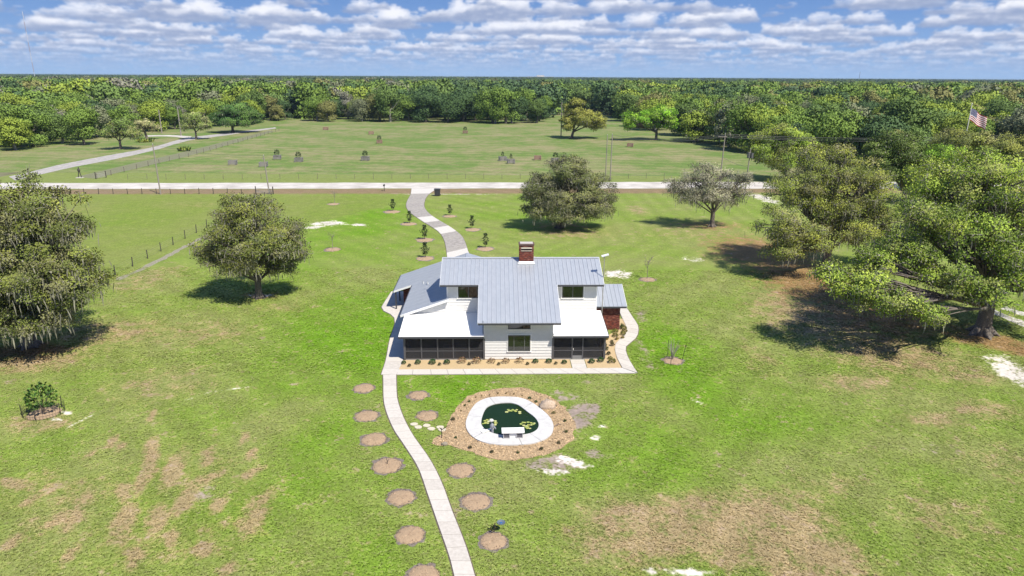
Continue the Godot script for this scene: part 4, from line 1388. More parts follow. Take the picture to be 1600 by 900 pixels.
	for s in cutsat.size():
		var a0: float = cutsat[s] + 0.004
		var a1: float = (cutsat[(s + 1) % cutsat.size()] if s < cutsat.size() - 1 else TAU) - 0.004
		var steps := maxi(3, int((a1 - a0) / 0.075))
		var m := MB.new()
		var po := []
		var pi := []
		for k in steps + 1:
			var a := lerpf(a0, a1, float(k) / steps)
			po.append(ring.call(outer, a))
			pi.append(ring.call(inner, a))
		for k in steps:
			var o0: Vector2 = po[k]
			var o1: Vector2 = po[k + 1]
			var i0: Vector2 = pi[k]
			var i1: Vector2 = pi[k + 1]
			m.quad(Vector3(i0.x, 0.12, i0.y), Vector3(i1.x, 0.12, i1.y), Vector3(o1.x, 0.12, o1.y), Vector3(o0.x, 0.12, o0.y))
			m.quad(Vector3(o1.x, 0, o1.y), Vector3(o0.x, 0, o0.y), Vector3(o0.x, 0.12, o0.y), Vector3(o1.x, 0.12, o1.y))
			m.quad(Vector3(i0.x, -0.6, i0.y), Vector3(i1.x, -0.6, i1.y), Vector3(i1.x, 0.12, i1.y), Vector3(i0.x, 0.12, i0.y))
		for k in m.n.size():
			if absf(m.n[k].y) > 0.9:
				m.n[k] = Vector3.UP
		part(pond, "rim", m.mesh(), rim_m)
	var wm := StandardMaterial3D.new()
	wm.resource_name = "pond_water"
	wm.albedo_color = Color(0.010, 0.024, 0.005).linear_to_srgb()
	wm.roughness = 0.06
	wm.metallic_specular = 0.26
	wm.normal_enabled = true
	var wn := noise(0.02, 55, 3).get_seamless_image(256, 256)
	wn.bump_map_to_normal_map(1.6)
	wm.normal_texture = ImageTexture.create_from_image(wn)
	wm.normal_scale = 0.25
	wm.uv1_triplanar = true
	wm.uv1_world_triplanar = true
	wm.uv1_scale = Vector3.ONE / 1.6
	var wb := MB.new()
	wb.sheet(inner, 0.055)
	part(pond, "water", wb.mesh(), wm)
	# lily pads
	var pad := MB.new()
	var last := Vector3.ZERO
	for k in 11:
		var a0 := 0.25 + k * (TAU - 0.5) / 11
		var a1 := 0.25 + (k + 1) * (TAU - 0.5) / 11
		pad.tri(Vector3(0, 0.004, 0), Vector3(cos(a1), 0.012, sin(a1)) * Vector3(0.105, 1, 0.105), Vector3(cos(a0), 0.012, sin(a0)) * Vector3(0.105, 1, 0.105))
	for k in pad.n.size():
		pad.n[k] = Vector3.UP
	var padm := pad.mesh()
	var tones := [mat("lily_yellow", Color(0.34, 0.36, 0.09), 0.5), mat("lily_lime", Color(0.25, 0.31, 0.075), 0.5), mat("lily_pale", Color(0.42, 0.43, 0.18), 0.5)]
	var sets := [
		["at the left pond edge by the bird statue", [Vector2(-2.11, -46.01), Vector2(-2.01, -46.47), Vector2(-1.95, -46.11), Vector2(-1.89, -46.27), Vector2(-1.82, -46.60), Vector2(-1.77, -46.09), Vector2(-1.69, -46.34), Vector2(-1.58, -46.68), Vector2(-1.22, -46.42), Vector2(-1.16, -46.15), Vector2(-1.22, -45.87)]],
		["under the far right pond bank", [Vector2(-0.36, -47.90), Vector2(-0.24, -48.31), Vector2(-0.19, -48.08), Vector2(-0.09, -48.12), Vector2(0.01, -48.05), Vector2(0.10, -48.26), Vector2(0.27, -48.15), Vector2(0.35, -48.03), Vector2(0.42, -48.29), Vector2(0.66, -47.94), Vector2(0.67, -47.71)]],
		["right of the stone bench in the pond", [Vector2(0.75, -46.01), Vector2(0.88, -46.24), Vector2(1.03, -46.21), Vector2(0.94, -45.78), Vector2(1.28, -46.26), Vector2(1.29, -45.85), Vector2(1.13, -45.70), Vector2(1.08, -45.51), Vector2(1.21, -45.38), Vector2(1.25, -45.56), Vector2(1.40, -45.33), Vector2(1.51, -46.19), Vector2(1.49, -45.86), Vector2(1.64, -45.97), Vector2(1.73, -46.12)]],
	]
	for s in sets:
		for p in s[1]:
			var o := part(self, "lily_pad", padm, tones[rng.randi() % 3], Vector3(p.x, 0.058 + rng.randf() * 0.01, p.y))
			o.rotation.y = rng.randf() * TAU
			o.scale = Vector3.ONE * rng.randf_range(0.85, 1.35)
			tag(o, "yellow green lily pad in the cluster " + s[0], "lily pad", "lily pads " + s[0])
	# the stone bench at the near bank
	var bt := [Vector2(-0.57, -43.72), Vector2(0.86, -43.80)]
	var bl: Vector2 = bt[0]
	var br: Vector2 = bt[1]
	var bd: Vector2 = br - bl
	var bench := thing("stone_bench", "white slab bench on two dark block legs at the near bank of the pond", "bench", Vector3(bl.x, 0.12, bl.y), -bd.angle())
	var bw := bd.length()
	var sl := MB.new()
	sl.box(Vector3(-0.10, 0.46, -0.62), Vector3(bw + 0.10, 0.54, 0.10))
	part(bench, "seat", sl.mesh(), mottle("bench_white", Color(0.66, 0.65, 0.66), Color(0.78, 0.77, 0.78), 0.03, 56, 1.5, 0.7))
	for k in 2:
		var xa := 0.03 if k == 0 else bw * 0.68
		var lg := MB.new()
		lg.box(Vector3(xa, 0, -0.5), Vector3(xa + bw * 0.29, 0.46, -0.02))
		var leg := part(bench, "leg", lg.mesh(), mottle("bench_dark", Color(0.045, 0.045, 0.055), Color(0.16, 0.15, 0.17), 0.08, 57, 0.8, 0.8))
		var fr := MB.new()
		for q in [[xa - 0.03, xa + 0.02], [xa + bw * 0.29 - 0.02, xa + bw * 0.29 + 0.03]]:
			fr.box(Vector3(q[0], 0, -0.022), Vector3(q[1], 0.46, 0.02))
		fr.box(Vector3(xa + 0.022, 0, -0.022), Vector3(xa + bw * 0.29 - 0.022, 0.05, 0.016))
		part(leg, "frame", fr.mesh(), mat("bench_grey", Color(0.38, 0.38, 0.40), 0.7))
	var cp := MB.new()
	cp.box(Vector3(bw * 0.34, 0, -0.34), Vector3(bw * 0.655, 0.458, -0.06))
	part(bench, "center_panel", cp.mesh(), mat("bench_panel", Color(0.70, 0.69, 0.68), 0.7))
	# plank and pedestal at the left bank
	var pk := [Vector2(-2.14, -44.56), Vector2(-1.53, -45.01), Vector2(-1.38, -44.76)]
	var plank := MB.new()
	plank.box(Vector3(-0.02, 0.02, -0.13), Vector3(0.98, 0.06, 0.13))
	plank.box(Vector3(-0.02, 0, -0.12), Vector3(0.06, 0.02, 0.12))
	var po := part(self, "plank", plank.mesh(), mat("plank_white", Color(0.60, 0.60, 0.56), 0.7), Vector3(pk[0].x, 0.125, pk[0].y))
	po.rotation.y = -(pk[1] - pk[0]).angle()
	tag(po, "short white plank lying across the left rim of the pond", "plank")
	var ped := thing("bird_statue", "grey bird statue with a white rounded head standing in the pond beside the plank", "statue", Vector3(pk[2].x, 0.055, pk[2].y))
	var gs := mottle("statue_grey", Color(0.10, 0.11, 0.15), Color(0.38, 0.39, 0.42), 0.05, 58, 0.7, 0.7)
	var st := MB.new()
	st.tube([Vector3(0, -0.3, 0), Vector3(0, 0.12, 0), Vector3(-0.01, 0.3, 0)], [0.14, 0.10, 0.06], 8)
	part(ped, "pedestal", st.mesh(), gs)
	var bo := MB.new()
	bo.blob(Vector3(-0.03, 0.5, 0), Vector3(0.15, 0.24, 0.13), noise(0.03, 9), 0.2, 12, 10)
	bo.tube([Vector3(-0.04, 0.66, 0), Vector3(-0.07, 0.80, 0.02), Vector3(-0.04, 0.92, 0.03)], [0.07, 0.045, 0.05], 7)
	bo.tube([Vector3(0.08, 0.46, 0), Vector3(0.2, 0.34, -0.02), Vector3(0.26, 0.24, -0.02)], [0.09, 0.06, 0.02], 6)
	part(ped, "body", bo.mesh(), gs)
	var hd := MB.new()
	hd.blob(Vector3(-0.06, 0.98, 0.03), Vector3(0.16, 0.12, 0.13), null, 0.0, 10, 8)
	hd.tube([Vector3(-0.18, 0.97, 0.05), Vector3(-0.34, 0.92, 0.1)], [0.035, 0.008], 5)
	part(ped, "head", hd.mesh(), mat("statue_white", Color(0.6, 0.6, 0.58), 0.6))
	# boulder
	var bp := [Vector2(2.87, -48.87)]
	var rk := MB.new()
	rk.blob(Vector3(0, 0.12, 0), Vector3(0.68, 0.52, 0.48), noise(0.02, 31, 3), 0.55, 18, 12)
	for k in rk.n.size():
		rk.n[k] = (rk.n[k] + Vector3(rng.randf_range(-0.25, 0.25), rng.randf_range(-0.1, 0.1), rng.randf_range(-0.25, 0.25))).normalized()
	var bo2 := part(self, "boulder", rk.mesh(), mottle("boulder_stone", Color(0.24, 0.17, 0.12), Color(0.62, 0.52, 0.42), 0.03, 59, 1.6, 0.9, 3.0), Vector3(bp[0].x, 0.0, bp[0].y))
	tag(bo2, "large tan boulder on the mulch behind the right side of the pond", "rock")
	# stepping stones
	var stones := [Vector2(-7.30, -45.94), Vector2(-6.92, -45.48), Vector2(-6.33, -45.74), Vector2(-5.93, -45.27), Vector2(-5.30, -45.49), Vector2(-5.09, -45.11)]
	var words := ["first stepping stone from the winding path, back row", "second stepping stone from the winding path, front row", "third stepping stone from the path, middle of the back row", "fourth stepping stone from the path, middle of the front row", "fifth stepping stone from the path, at the mulch edge", "sixth stepping stone, lying against the mulch by the lamp stake"]
	for i in 6:
		var s := MB.new()
		var loop := []
		for k in 10:
			var a := TAU * k / 10
			loop.append(Vector2(cos(a) * 0.29, sin(a) * 0.25) * rng.randf_range(0.9, 1.1))
		s.sheet(loop, 0.0, 0.05)
		var so := part(self, "stepping_stone", s.mesh(), mottle("stepping_pale", Color(0.42, 0.38, 0.29), Color(0.55, 0.51, 0.42), 0.03, 60, 1.0, 0.9), Vector3(stones[i].x, 0.012, stones[i].y))
		tag(so, "round pale " + words[i], "stepping stone", "stepping stones between path and pond")
	# lamp stake with a bent arm at the end of the stones
	var lp := [Vector2(-5.03, -43.92)]
	var ls := thing("garden_stake", "dark bent metal garden stake by the last stepping stone", "garden stake", Vector3(lp[0].x, 0.03, lp[0].y))
	var lm := mat("iron_dark", Color(0.05, 0.035, 0.035), 0.6)
	var t := MB.new()
	t.tube([Vector3(0, 0, 0), Vector3(0, 0.55, 0), Vector3(0.02, 0.72, 0)], [0.035, 0.03, 0.025], 6)
	part(ls, "stake", t.mesh(), lm)
	var arm := MB.new()
	arm.tube([Vector3(0.02, 0.66, 0), Vector3(0.2, 0.78, 0.0), Vector3(0.42, 0.95, 0.0)], [0.03, 0.03, 0.02], 6)
	arm.tube([Vector3(0.02, 0.7, 0), Vector3(-0.12, 0.84, 0.0)], [0.05, 0.02], 6)
	part(ls, "arm", arm.mesh(), lm)
	var dw := MB.new()
	dw.tube([Vector3(-0.35, 0.0, 0.2), Vector3(-0.1, 0.09, 0.05), Vector3(0.1, 0.16, -0.05), Vector3(0.3, 0.05, -0.2)], [0.04, 0.05, 0.04, 0.02], 6)
	dw.tube([Vector3(0.05, 0.14, -0.03), Vector3(0.1, 0.3, 0.05)], [0.03, 0.015], 5)
	var dp := [Vector2(3.44, -45.77)]
	tag(part(self, "driftwood", dw.mesh(), mat("driftwood", Color(0.20, 0.15, 0.12), 0.9), Vector3(dp[0].x, 0.03, dp[0].y)), "crooked piece of driftwood on the mulch right of the pond", "driftwood")
	var sp := [Vector2(-4.71, -42.99)]
	var sb := MB.new()
	sb.blob(Vector3(0, 0.05, 0), Vector3(0.24, 0.16, 0.16), noise(0.03, 33, 3), 0.5, 12, 8)
	tag(part(self, "small_rock", sb.mesh(), mat("rock_grey", Color(0.22, 0.19, 0.15), 0.9), Vector3(sp[0].x, 0.02, sp[0].y)), "small grey rock on the left tip of the mulch ring", "rock")


# A small leafy plant: leaves in a tuft round short stems
func plant_mesh(r: float, h: float, leaves: int, size: float, cols: Array, spiky := false) -> ArrayMesh:
	var b := MB.new()
	for k in leaves:
		b.col = cols[rng.randi() % cols.size()] * rng.randf_range(0.75, 1.25)
		var a := rng.randf() * TAU
		var out := Vector3(cos(a), 0, sin(a))
		if spiky:
			var d := (out * rng.randf_range(0.2, 1.0) + Vector3.UP * rng.randf_range(0.5, 1.2)).normalized()
			b.leaf(out * r * 0.12, d * h * rng.randf_range(0.6, 1.1), Vector3(-out.z, 0, out.x) * size * 0.25, (out + Vector3.UP).normalized())
		else:
			var e := acos(rng.randf_range(-0.2, 1.0))
			var dir := Vector3(cos(a) * sin(e), cos(e), sin(a) * sin(e))
			var p := Vector3(dir.x * r, h * 0.5 + dir.y * h * 0.5, dir.z * r) * lerpf(0.5, 1.0, sqrt(rng.randf()))
			var d := (dir + Vector3(rng.randf_range(-1, 1), rng.randf_range(-0.6, 0.9), rng.randf_range(-1, 1)) * 0.9).normalized()
			var sd := d.cross(Vector3(rng.randf_range(-1, 1), rng.randf_range(-1, 1), rng.randf_range(-1, 1))).normalized()
			b.leaf(p, d * size, sd * size * 0.38, dir)
	return b.mesh()


func stems_mesh(count: int, r: float, h: float, thick: float) -> ArrayMesh:
	var b := MB.new()
	for k in count:
		var a := TAU * k / count + rng.randf()
		var out := Vector3(cos(a), 0, sin(a)) * r * rng.randf_range(0.5, 1.1)
		b.tube([Vector3.ZERO, Vector3(out.x * 0.3, h * 0.4, out.z * 0.3), Vector3(out.x, h * rng.randf_range(0.75, 1.0), out.z)], [thick, thick * 0.8, thick * 0.4], 4)
	return b.mesh()



func mulch_disc(r: float, sd: int) -> ArrayMesh:
	var b := MB.new()
	var f := noise(0.8, sd, 3)
	var rings := [0.0, 0.45, 0.8, 1.0]
	var hs := [0.11, 0.10, 0.05, 0.0]
	var n := 22
	for q in 3:
		for k in n:
			var p := []
			for e in [[q, k], [q, k + 1], [q + 1, k + 1], [q + 1, k]]:
				var a: float = TAU * (e[1] % n) / n
				var rr: float = r * rings[e[0]] * (1.0 + 0.16 * f.get_noise_2d(cos(a) * 3.0, sin(a) * 3.0))
				p.append(Vector3(cos(a) * rr, hs[e[0]] + 0.03 * f.get_noise_2d(cos(a) * rr * 5.0, sin(a) * rr * 5.0) + 0.012, sin(a) * rr))
			if q == 0:
				b.tri(p[0], p[2], p[3])
			else:
				b.quad(p[0], p[1], p[2], p[3])
	return b.mesh()


func sapling(label: String, at: Vector3, h: float, group: String) -> Node3D:     # bare young tree
	var o := thing("bare_sapling", label, "sapling", at, rng.randf() * TAU, group)
	var m := mat("twig_grey", Color(0.22, 0.19, 0.17), 0.9)
	var t := MB.new()
	t.tube([Vector3.ZERO, Vector3(0.02, h * 0.4, 0), Vector3(0, h * 0.75, 0.02)], [0.045, 0.035, 0.02], 5)
	part(o, "trunk", t.mesh(), m)
	var b := MB.new()
	for k in 16:
		var a := k * 2.4
		var y := h * rng.randf_range(0.45, 0.75)
		var d := Vector3(cos(a), rng.randf_range(0.7, 1.6), sin(a)) * h * rng.randf_range(0.14, 0.26)
		b.tube([Vector3(0, y, 0), Vector3(d.x * 0.5, y + d.y * 0.4, d.z * 0.5), Vector3(d.x, y + d.y, d.z)], [0.018, 0.014, 0.006], 3)
		for q in 3:
			var e := Vector3(rng.randf_range(-1, 1), rng.randf_range(0.2, 1), rng.randf_range(-1, 1)) * h * 0.09
			b.tube([Vector3(d.x * 0.7, y + d.y * 0.7, d.z * 0.7), Vector3(d.x * 0.7, y + d.y * 0.7, d.z * 0.7) + e], [0.011, 0.005], 3)
	part(o, "branches", b.mesh(), m)
	return o


func build_garden() -> void:
	var chip_soil := mottle("ring_chips", Color(0.15, 0.10, 0.065), Color(0.56, 0.42, 0.275), 0.15, 62, 1.9, 0.95, 2.0)
	var rim_soil := mottle("ring_soil", Color(0.09, 0.075, 0.068), Color(0.26, 0.22, 0.205), 0.09, 63, 2.6, 0.95)
	var rings := [
		[Vector3(-12.33, 0, -52.09), 0.92, "nearest the house on the left of the winding path"],
		[Vector3(-11.12, 0, -47.25), 0.98, "second from the house on the left of the winding path"],
		[Vector3(-9.84, 0, -43.68), 0.98, "third from the house on the left of the winding path"],
		[Vector3(-8.31, 0, -40.23), 1.05, "with a dark twig, fourth from the house left of the winding path"],
		[Vector3(-6.79, 0, -36.60), 0.92, "fifth from the house on the left of the winding path"],
		[Vector3(-5.72, 0, -33.02), 0.88, "sixth from the house on the left of the winding path"],
		[Vector3(-4.54, 0, -29.69), 0.88, "cut by the bottom of the view, left of the winding path"],
		[Vector3(-7.61, 0, -50.83), 0.85, "nearest the front walk, between winding path and pond"],
		[Vector3(-6.50, 0, -47.31), 0.88, "just behind the stepping stones"],
		[Vector3(-3.33, 0, -39.73), 0.92, "nearest the pond in front of its left end"],
		[Vector3(-2.17, 0, -36.24), 0.95, "below the pond, middle of the right row"],
		[Vector3(-0.97, 0, -32.50), 0.82, "below the little blue dish, last of the right row"],
		[Vector3(14.87, 0, -58.26), 0.95, "round the staked twiggy sapling right of the house"],
		[Vector3(17.55, 0, -84.73), 1.05, "under the bare sapling behind the right side of the house"],
		[Vector3(-26.99, 0, -99.79), 1.25, "under the bare sapling left of the driveway, near the left oak"],
		[Vector3(-36.45, 0, -137.80), 1.2, "far left of the driveway near the road, under a bare sapling"],
		[Vector3(-23.13, 0, -129.92), 1.55, "under the young tree left of the driveway nearest the road"],
		[Vector3(-18.29, 0, -118.70), 1.4, "under the second young tree from the road, left of the driveway"],
		[Vector3(-13.94, 0, -106.42), 1.45, "under the third young tree from the road, left of the driveway"],
		[Vector3(-12.51, 0, -94.81), 1.3, "under the young tree left of the driveway nearest the house"],
		[Vector3(-11.67, 0, -125.84), 1.25, "under the young tree right of the driveway nearest the road"],
		[Vector3(-6.83, 0, -114.24), 1.35, "under the middle young tree right of the driveway"],
		[Vector3(-4.11, 0, -100.71), 1.35, "under the young tree right of the driveway nearest the house"],
	]
	var chips := []
	for k in 3:
		var cb := MB.new()
		for e in 420:
			var a := rng.randf() * TAU
			var r := pow(rng.randf(), 0.5) * 1.12
			var p := Vector3(cos(a) * r, 0.03 + 0.11 * (1.0 - clampf(r, 0.0, 1.0)), sin(a) * r)
			cb.col = (Color(0.36, 0.25, 0.17) if r < 0.85 else Color(0.15, 0.115, 0.095)) * rng.randf_range(0.5, 1.5)
			var d := Vector3(rng.randfn(), rng.randf_range(-0.2, 0.5), rng.randfn()).normalized() * rng.randf_range(0.06, 0.14)
			cb.leaf(p, d, d.cross(Vector3.UP).normalized() * rng.randf_range(0.015, 0.03), Vector3.UP)
		chips.append(cb.mesh())
	var i := 0
	for q in rings:
		q[1] *= 0.92
		var o := thing("mulch_circle", "round mulch circle " + q[2], "mulch circle", q[0], 0.0, "mulch circles on the lawn")
		var sm := MB.new()
		var f := noise(1.1, 300 + i, 4)
		var loop := []
		for k in 48:
			var a := TAU * k / 48
			loop.append(Vector2(cos(a), sin(a)) * q[1] * (1.15 + 0.42 * f.get_noise_2d(cos(a) * 1.1, sin(a) * 1.1)))
		sm.sheet(loop, 0.012)
		part(o, "soil_rim", sm.mesh(), rim_soil)
		part(o, "mulch", mulch_disc(q[1], 200 + i), chip_soil)
		if i < 15:
			var lc := part(o, "loose_chips", chips[i % 3], leaf_mat("chip_bits", Color.WHITE, 0.0))
			lc.scale = Vector3(q[1], 1, q[1])
			tag(lc, "", "", "", "stuff")
		var world_loop := []
		for p in loop:
			world_loop.append(p * 0.9 + Vector2(q[0].x, q[0].z))
		keep_out.append(world_loop)
		i += 1
	# loose chips on the near rings
	var tw := MB.new()
	tw.tube([Vector3.ZERO, Vector3(0.02, 0.3, 0), Vector3(-0.03, 0.55, 0.02)], [0.03, 0.025, 0.012], 5)
	tw.tube([Vector3(0.02, 0.28, 0), Vector3(0.14, 0.48, 0.03)], [0.018, 0.008], 4)
	tag(part(self, "dead_twig", tw.mesh(), mat("twig_dark", Color(0.05, 0.04, 0.035), 0.9), Vector3(-8.32, 0, -40.31)), "short dark twig standing in the fourth mulch circle left of the path", "twig")
	# young evergreens along the driveway
	var greens := [Color(0.022, 0.045, 0.020), Color(0.035, 0.06, 0.028), Color(0.05, 0.07, 0.035), Color(0.018, 0.03, 0.018)]
	var proto: Node3D = null
	for q in [[Vector3(-23.12, 0, -130.58), 2.31, "left of the driveway, nearest the road"], [Vector3(-18.21, 0, -118.97), 2.24, "left of the driveway, second from the road"], [Vector3(-14.02, 0, -106.64), 2.35, "left of the driveway, third from the road"], [Vector3(-12.51, 0, -95.17), 2.27, "left of the driveway, nearest the house"], [Vector3(-11.73, 0, -126.45), 2.06, "right of the driveway, nearest the road"], [Vector3(-6.93, 0, -115.01), 2.28, "right of the driveway, middle one"], [Vector3(-4.09, 0, -101.32), 2.24, "right of the driveway, nearest the house"]]:
		if proto == null:
			proto = thing("young_magnolia", "", "young tree", q[0], 0.0, "young evergreen trees along the driveway")
			var t := MB.new()
			t.tube([Vector3.ZERO, Vector3(0, 1.2, 0), Vector3(0.02, 2.2, 0)], [0.05, 0.04, 0.015], 5)
			part(proto, "trunk", t.mesh(), mat("bark_young", Color(0.13, 0.10, 0.08), 0.9))
			var b := MB.new()
			for k in 420:
				var y := rng.randf_range(0.55, 2.75)
				var r := 0.85 * sqrt(clampf((2.85 - y) / 1.6, 0.03, 1.0)) * clampf((y - 0.3) / 0.6, 0.3, 1.0) * sqrt(rng.randf()) * rng.randf_range(0.6, 1.25) * (0.75 + 0.35 * sin(y * 5.0))
				var a := rng.randf() * TAU
				var dir := Vector3(cos(a), 0.5, sin(a)).normalized()
				b.col = greens[rng.randi() % 4] * rng.randf_range(0.8, 1.3)
				var d := (dir + Vector3(rng.randf_range(-1, 1), rng.randf_range(-0.5, 1), rng.randf_range(-1, 1)) * 0.7).normalized()
				b.leaf(Vector3(cos(a) * r, y, sin(a) * r), d * 0.22, d.cross(Vector3(rng.randf_range(-1, 1), 1, rng.randf_range(-1, 1))).normalized() * 0.07, dir)
			part(proto, "crown", b.mesh(), leaf_mat("magnolia_leaf", Color.WHITE, 0.15))
			proto.set_meta("label", "young dark evergreen tree in a mulch circle " + q[2])
			proto.scale = Vector3.ONE * (q[1] / 2.75)
		else:
			again(proto, "young dark evergreen tree in a mulch circle " + q[2], q[0], rng.randf() * TAU, q[1] / 2.75)
	sapling("bare staked sapling standing behind the right side of the house", Vector3(17.52, 0, -85.02), 3.1, "bare saplings on the lawn")
	sapling("bare thin sapling left of the driveway, near the left oak", Vector3(-27.09, 0, -100.18), 2.6, "bare saplings on the lawn")
	sapling("bare thin sapling far left of the driveway, close to the road", Vector3(-36.37, 0, -138.53), 2.8, "bare saplings on the lawn")
	# twiggy grey shrub with three stakes right of the house
	var tg := thing("twiggy_shrub", "pale leafless twiggy shrub between three stakes right of the house", "shrub", Vector3(14.90, 0, -58.41), 0.0)
	part(tg, "twigs", stems_mesh(26, 0.75, 2.0, 0.016), mat("twig_pale", Color(0.34, 0.31, 0.29), 0.9))
	for q in [[Vector3(14.66, 0, -59.47), 1.6, "behind left"], [Vector3(14.46, 0, -57.23), 1.6, "in front"], [Vector3(15.83, 0, -58.57), 1.5, "on the right, leaning outwards"]]:
		var s := MB.new()
		s.tube([Vector3.ZERO, Vector3(0.25 if q[2].begins_with("on") else 0.0, q[1], -0.05)], [0.025, 0.025], 5)
		tag(part(self, "plant_stake", s.mesh(), mat("stake_green", Color(0.03, 0.035, 0.03), 0.6), q[0]), "thin dark stake of the twiggy shrub, " + q[2], "stake", "stakes of the twiggy shrub")
	# caged young citrus at the left
	var cg := Vector3(-36.02, 0, -47.38)
	var disc := thing("mulch_circle", "sandy edged mulch patch under the caged shrub at the far left", "mulch circle", cg, 0.0, "mulch circles on the lawn")
	part(disc, "mulch", mulch_disc(1.15, 260), mottle("ring_chips", Color(), Color(), 0, 0, 1))
	var shrub := thing("young_citrus", "bushy young green citrus tree inside a low wire cage at the left", "young tree", cg)
	part(shrub, "stem", stems_mesh(9, 0.75, 1.9, 0.03), mat("bark_young", Color(0.13, 0.1, 0.08)))
	part(shrub, "crown", plant_mesh(1.0, 2.5, 420, 0.24, [Color(0.05, 0.11, 0.02), Color(0.08, 0.16, 0.03), Color(0.13, 0.21, 0.04), Color(0.03, 0.07, 0.02)]), leaf_mat("citrus_leaf"))
	var cage := thing("wire_cage", "low dark wire cage on stakes round the young citrus tree", "wire cage", cg)
	var cm := mat("cage_wire", Color(0.03, 0.03, 0.03), 0.6)
	for k in 5:
		var a := TAU * k / 5 + 0.2
		var s := MB.new()
		s.tube([Vector3(cos(a), 0, sin(a)) * Vector3(1.45, 0, 1.2), Vector3(cos(a), 0, sin(a)) * Vector3(1.5, 0, 1.25) + Vector3(0, 1.0, 0)], [0.025, 0.025], 5)
		part(cage, "stake", s.mesh(), cm)
	var wire := MB.new()
	for y in [0.06, 0.3, 0.55, 0.85]:
		var ring := []
		var rad := []
		for k in 21:
			ring.append(Vector3(cos(TAU * k / 20), 0, sin(TAU * k / 20)) * Vector3(1.46, 0, 1.21) + Vector3(0, y, 0))
			rad.append(0.011)
		wire.tube(ring, rad, 3, false)
	for k in 40:
		var a := TAU * k / 40
		wire.tube([Vector3(cos(a) * 1.46, 0.02, sin(a) * 1.21), Vector3(cos(a) * 1.46, 0.86, sin(a) * 1.21)], [0.007, 0.007], 3, false)
	part(cage, "mesh_wire", wire.mesh(), cm)
	# blue dish on a post above the last ring
	var dish := thing("bird_bath", "little blue and white dish on a dark leafy stem in the lawn", "bird bath", Vector3(-0.95, 0, -33.35))
	var st := MB.new()
	st.tube([Vector3.ZERO, Vector3(0, 0.45, 0), Vector3(0.12, 0.62, 0), Vector3(0.32, 0.60, 0)], [0.03, 0.025, 0.02, 0.02], 6)
	part(dish, "stem", st.mesh(), mat("iron_dark", Color()))
	var bowl := MB.new()
	for k in 14:
		var a0 := TAU * k / 14
		var a1 := TAU * (k + 1) / 14
		var c0 := Vector3(0.40 + cos(a0) * 0.24, 0.66, sin(a0) * 0.24)
		var c1 := Vector3(0.40 + cos(a1) * 0.24, 0.66, sin(a1) * 0.24)
		var e0 := Vector3(0.40 + cos(a0) * 0.09, 0.60, sin(a0) * 0.09)
		var e1 := Vector3(0.40 + cos(a1) * 0.09, 0.60, sin(a1) * 0.09)
		bowl.quad(e0, e1, c1, c0)
		bowl.quad(c0 - Vector3(0, 0.025, 0), c1 - Vector3(0, 0.025, 0), c1, c0)
	part(dish, "bowl", bowl.mesh(), mat("dish_pale", Color(0.10, 0.13, 0.17), 0.5))
	var cen := MB.new()
	cen.blob(Vector3(0.40, 0.61, 0), Vector3(0.09, 0.02, 0.09), null, 0, 10, 4)
	part(dish, "centre", cen.mesh(), mat("dish_blue", Color(0.03, 0.10, 0.26), 0.2))
	part(dish, "leaves", plant_mesh(0.16, 0.5, 40, 0.12, [Color(0.03, 0.04, 0.02), Color(0.09, 0.08, 0.03)]), leaf_mat("citrus_leaf"))
	# planting of the front bed
	var kinds := {
		"round": [plant_mesh(0.36, 0.58, 260, 0.13, [Color(0.02, 0.06, 0.02), Color(0.035, 0.09, 0.03), Color(0.06, 0.12, 0.04)]), "rounded dark green shrub", "shrub", "round_shrub"],
		"rust": [plant_mesh(0.5, 0.7, 130, 0.16, [Color(0.16, 0.08, 0.05), Color(0.22, 0.13, 0.07), Color(0.10, 0.10, 0.03), Color(0.30, 0.20, 0.12)]), "loose rust coloured shrub", "shrub", "rust_shrub"],
		"small": [plant_mesh(0.14, 0.30, 60, 0.11, [Color(0.045, 0.06, 0.02), Color(0.08, 0.07, 0.03)]), "small dark seedling", "seedling", "seedling"],
		"olive": [plant_mesh(0.42, 0.5, 160, 0.15, [Color(0.13, 0.13, 0.03), Color(0.20, 0.18, 0.05), Color(0.07, 0.09, 0.02)]), "low olive yellow plant", "plant", "olive_plant"],
		"spike": [plant_mesh(0.3, 0.5, 46, 0.14, [Color(0.05, 0.09, 0.02), Color(0.10, 0.13, 0.04), Color(0.03, 0.05, 0.02)], true), "spiky green plant", "plant", "spiky_plant"],
		"dry": [plant_mesh(0.3, 0.3, 40, 0.16, [Color(0.24, 0.19, 0.06), Color(0.16, 0.14, 0.04)], true), "thin dry plant", "plant", "dry_plant"],
	}
	var stem := stems_mesh(5, 0.2, 0.4, 0.018)
	var protos := {}
	var put := func(kind: String, at: Vector3, label: String, full: float, group: String) -> void:
		var size := full * (0.5 if group.begins_with("plants in") else 0.7)
		var k: Array = kinds[kind]
		var o: Node3D
		if not protos.has(kind):
			o = thing(k[3], label, k[2], at, rng.randf() * TAU, group)
			part(o, "foliage", k[0], leaf_mat("bed_leaf", Color.WHITE, 0.25))
			part(o, "stem", stem, mat("bark_young", Color()))
			protos[kind] = o
			o.scale = Vector3.ONE * size
		else:
			o = again(protos[kind], label, at, rng.randf() * TAU, size)
			tag(o, label, k[2], group)
	var row := [["round", 10, "at the left corner of the front bed"], ["round", 66, "first"], ["round", 178, "second"], ["round", 292, "third"], ["rust", 410, "first"], ["rust", 525, "second"], ["rust", 640, "third"], ["rust", 752, "fourth"], ["rust", 860, "fifth"], ["round", 983, "last but one"], ["round", 1087, "last"], ["round", 1207, "beside the screen door walk"]]
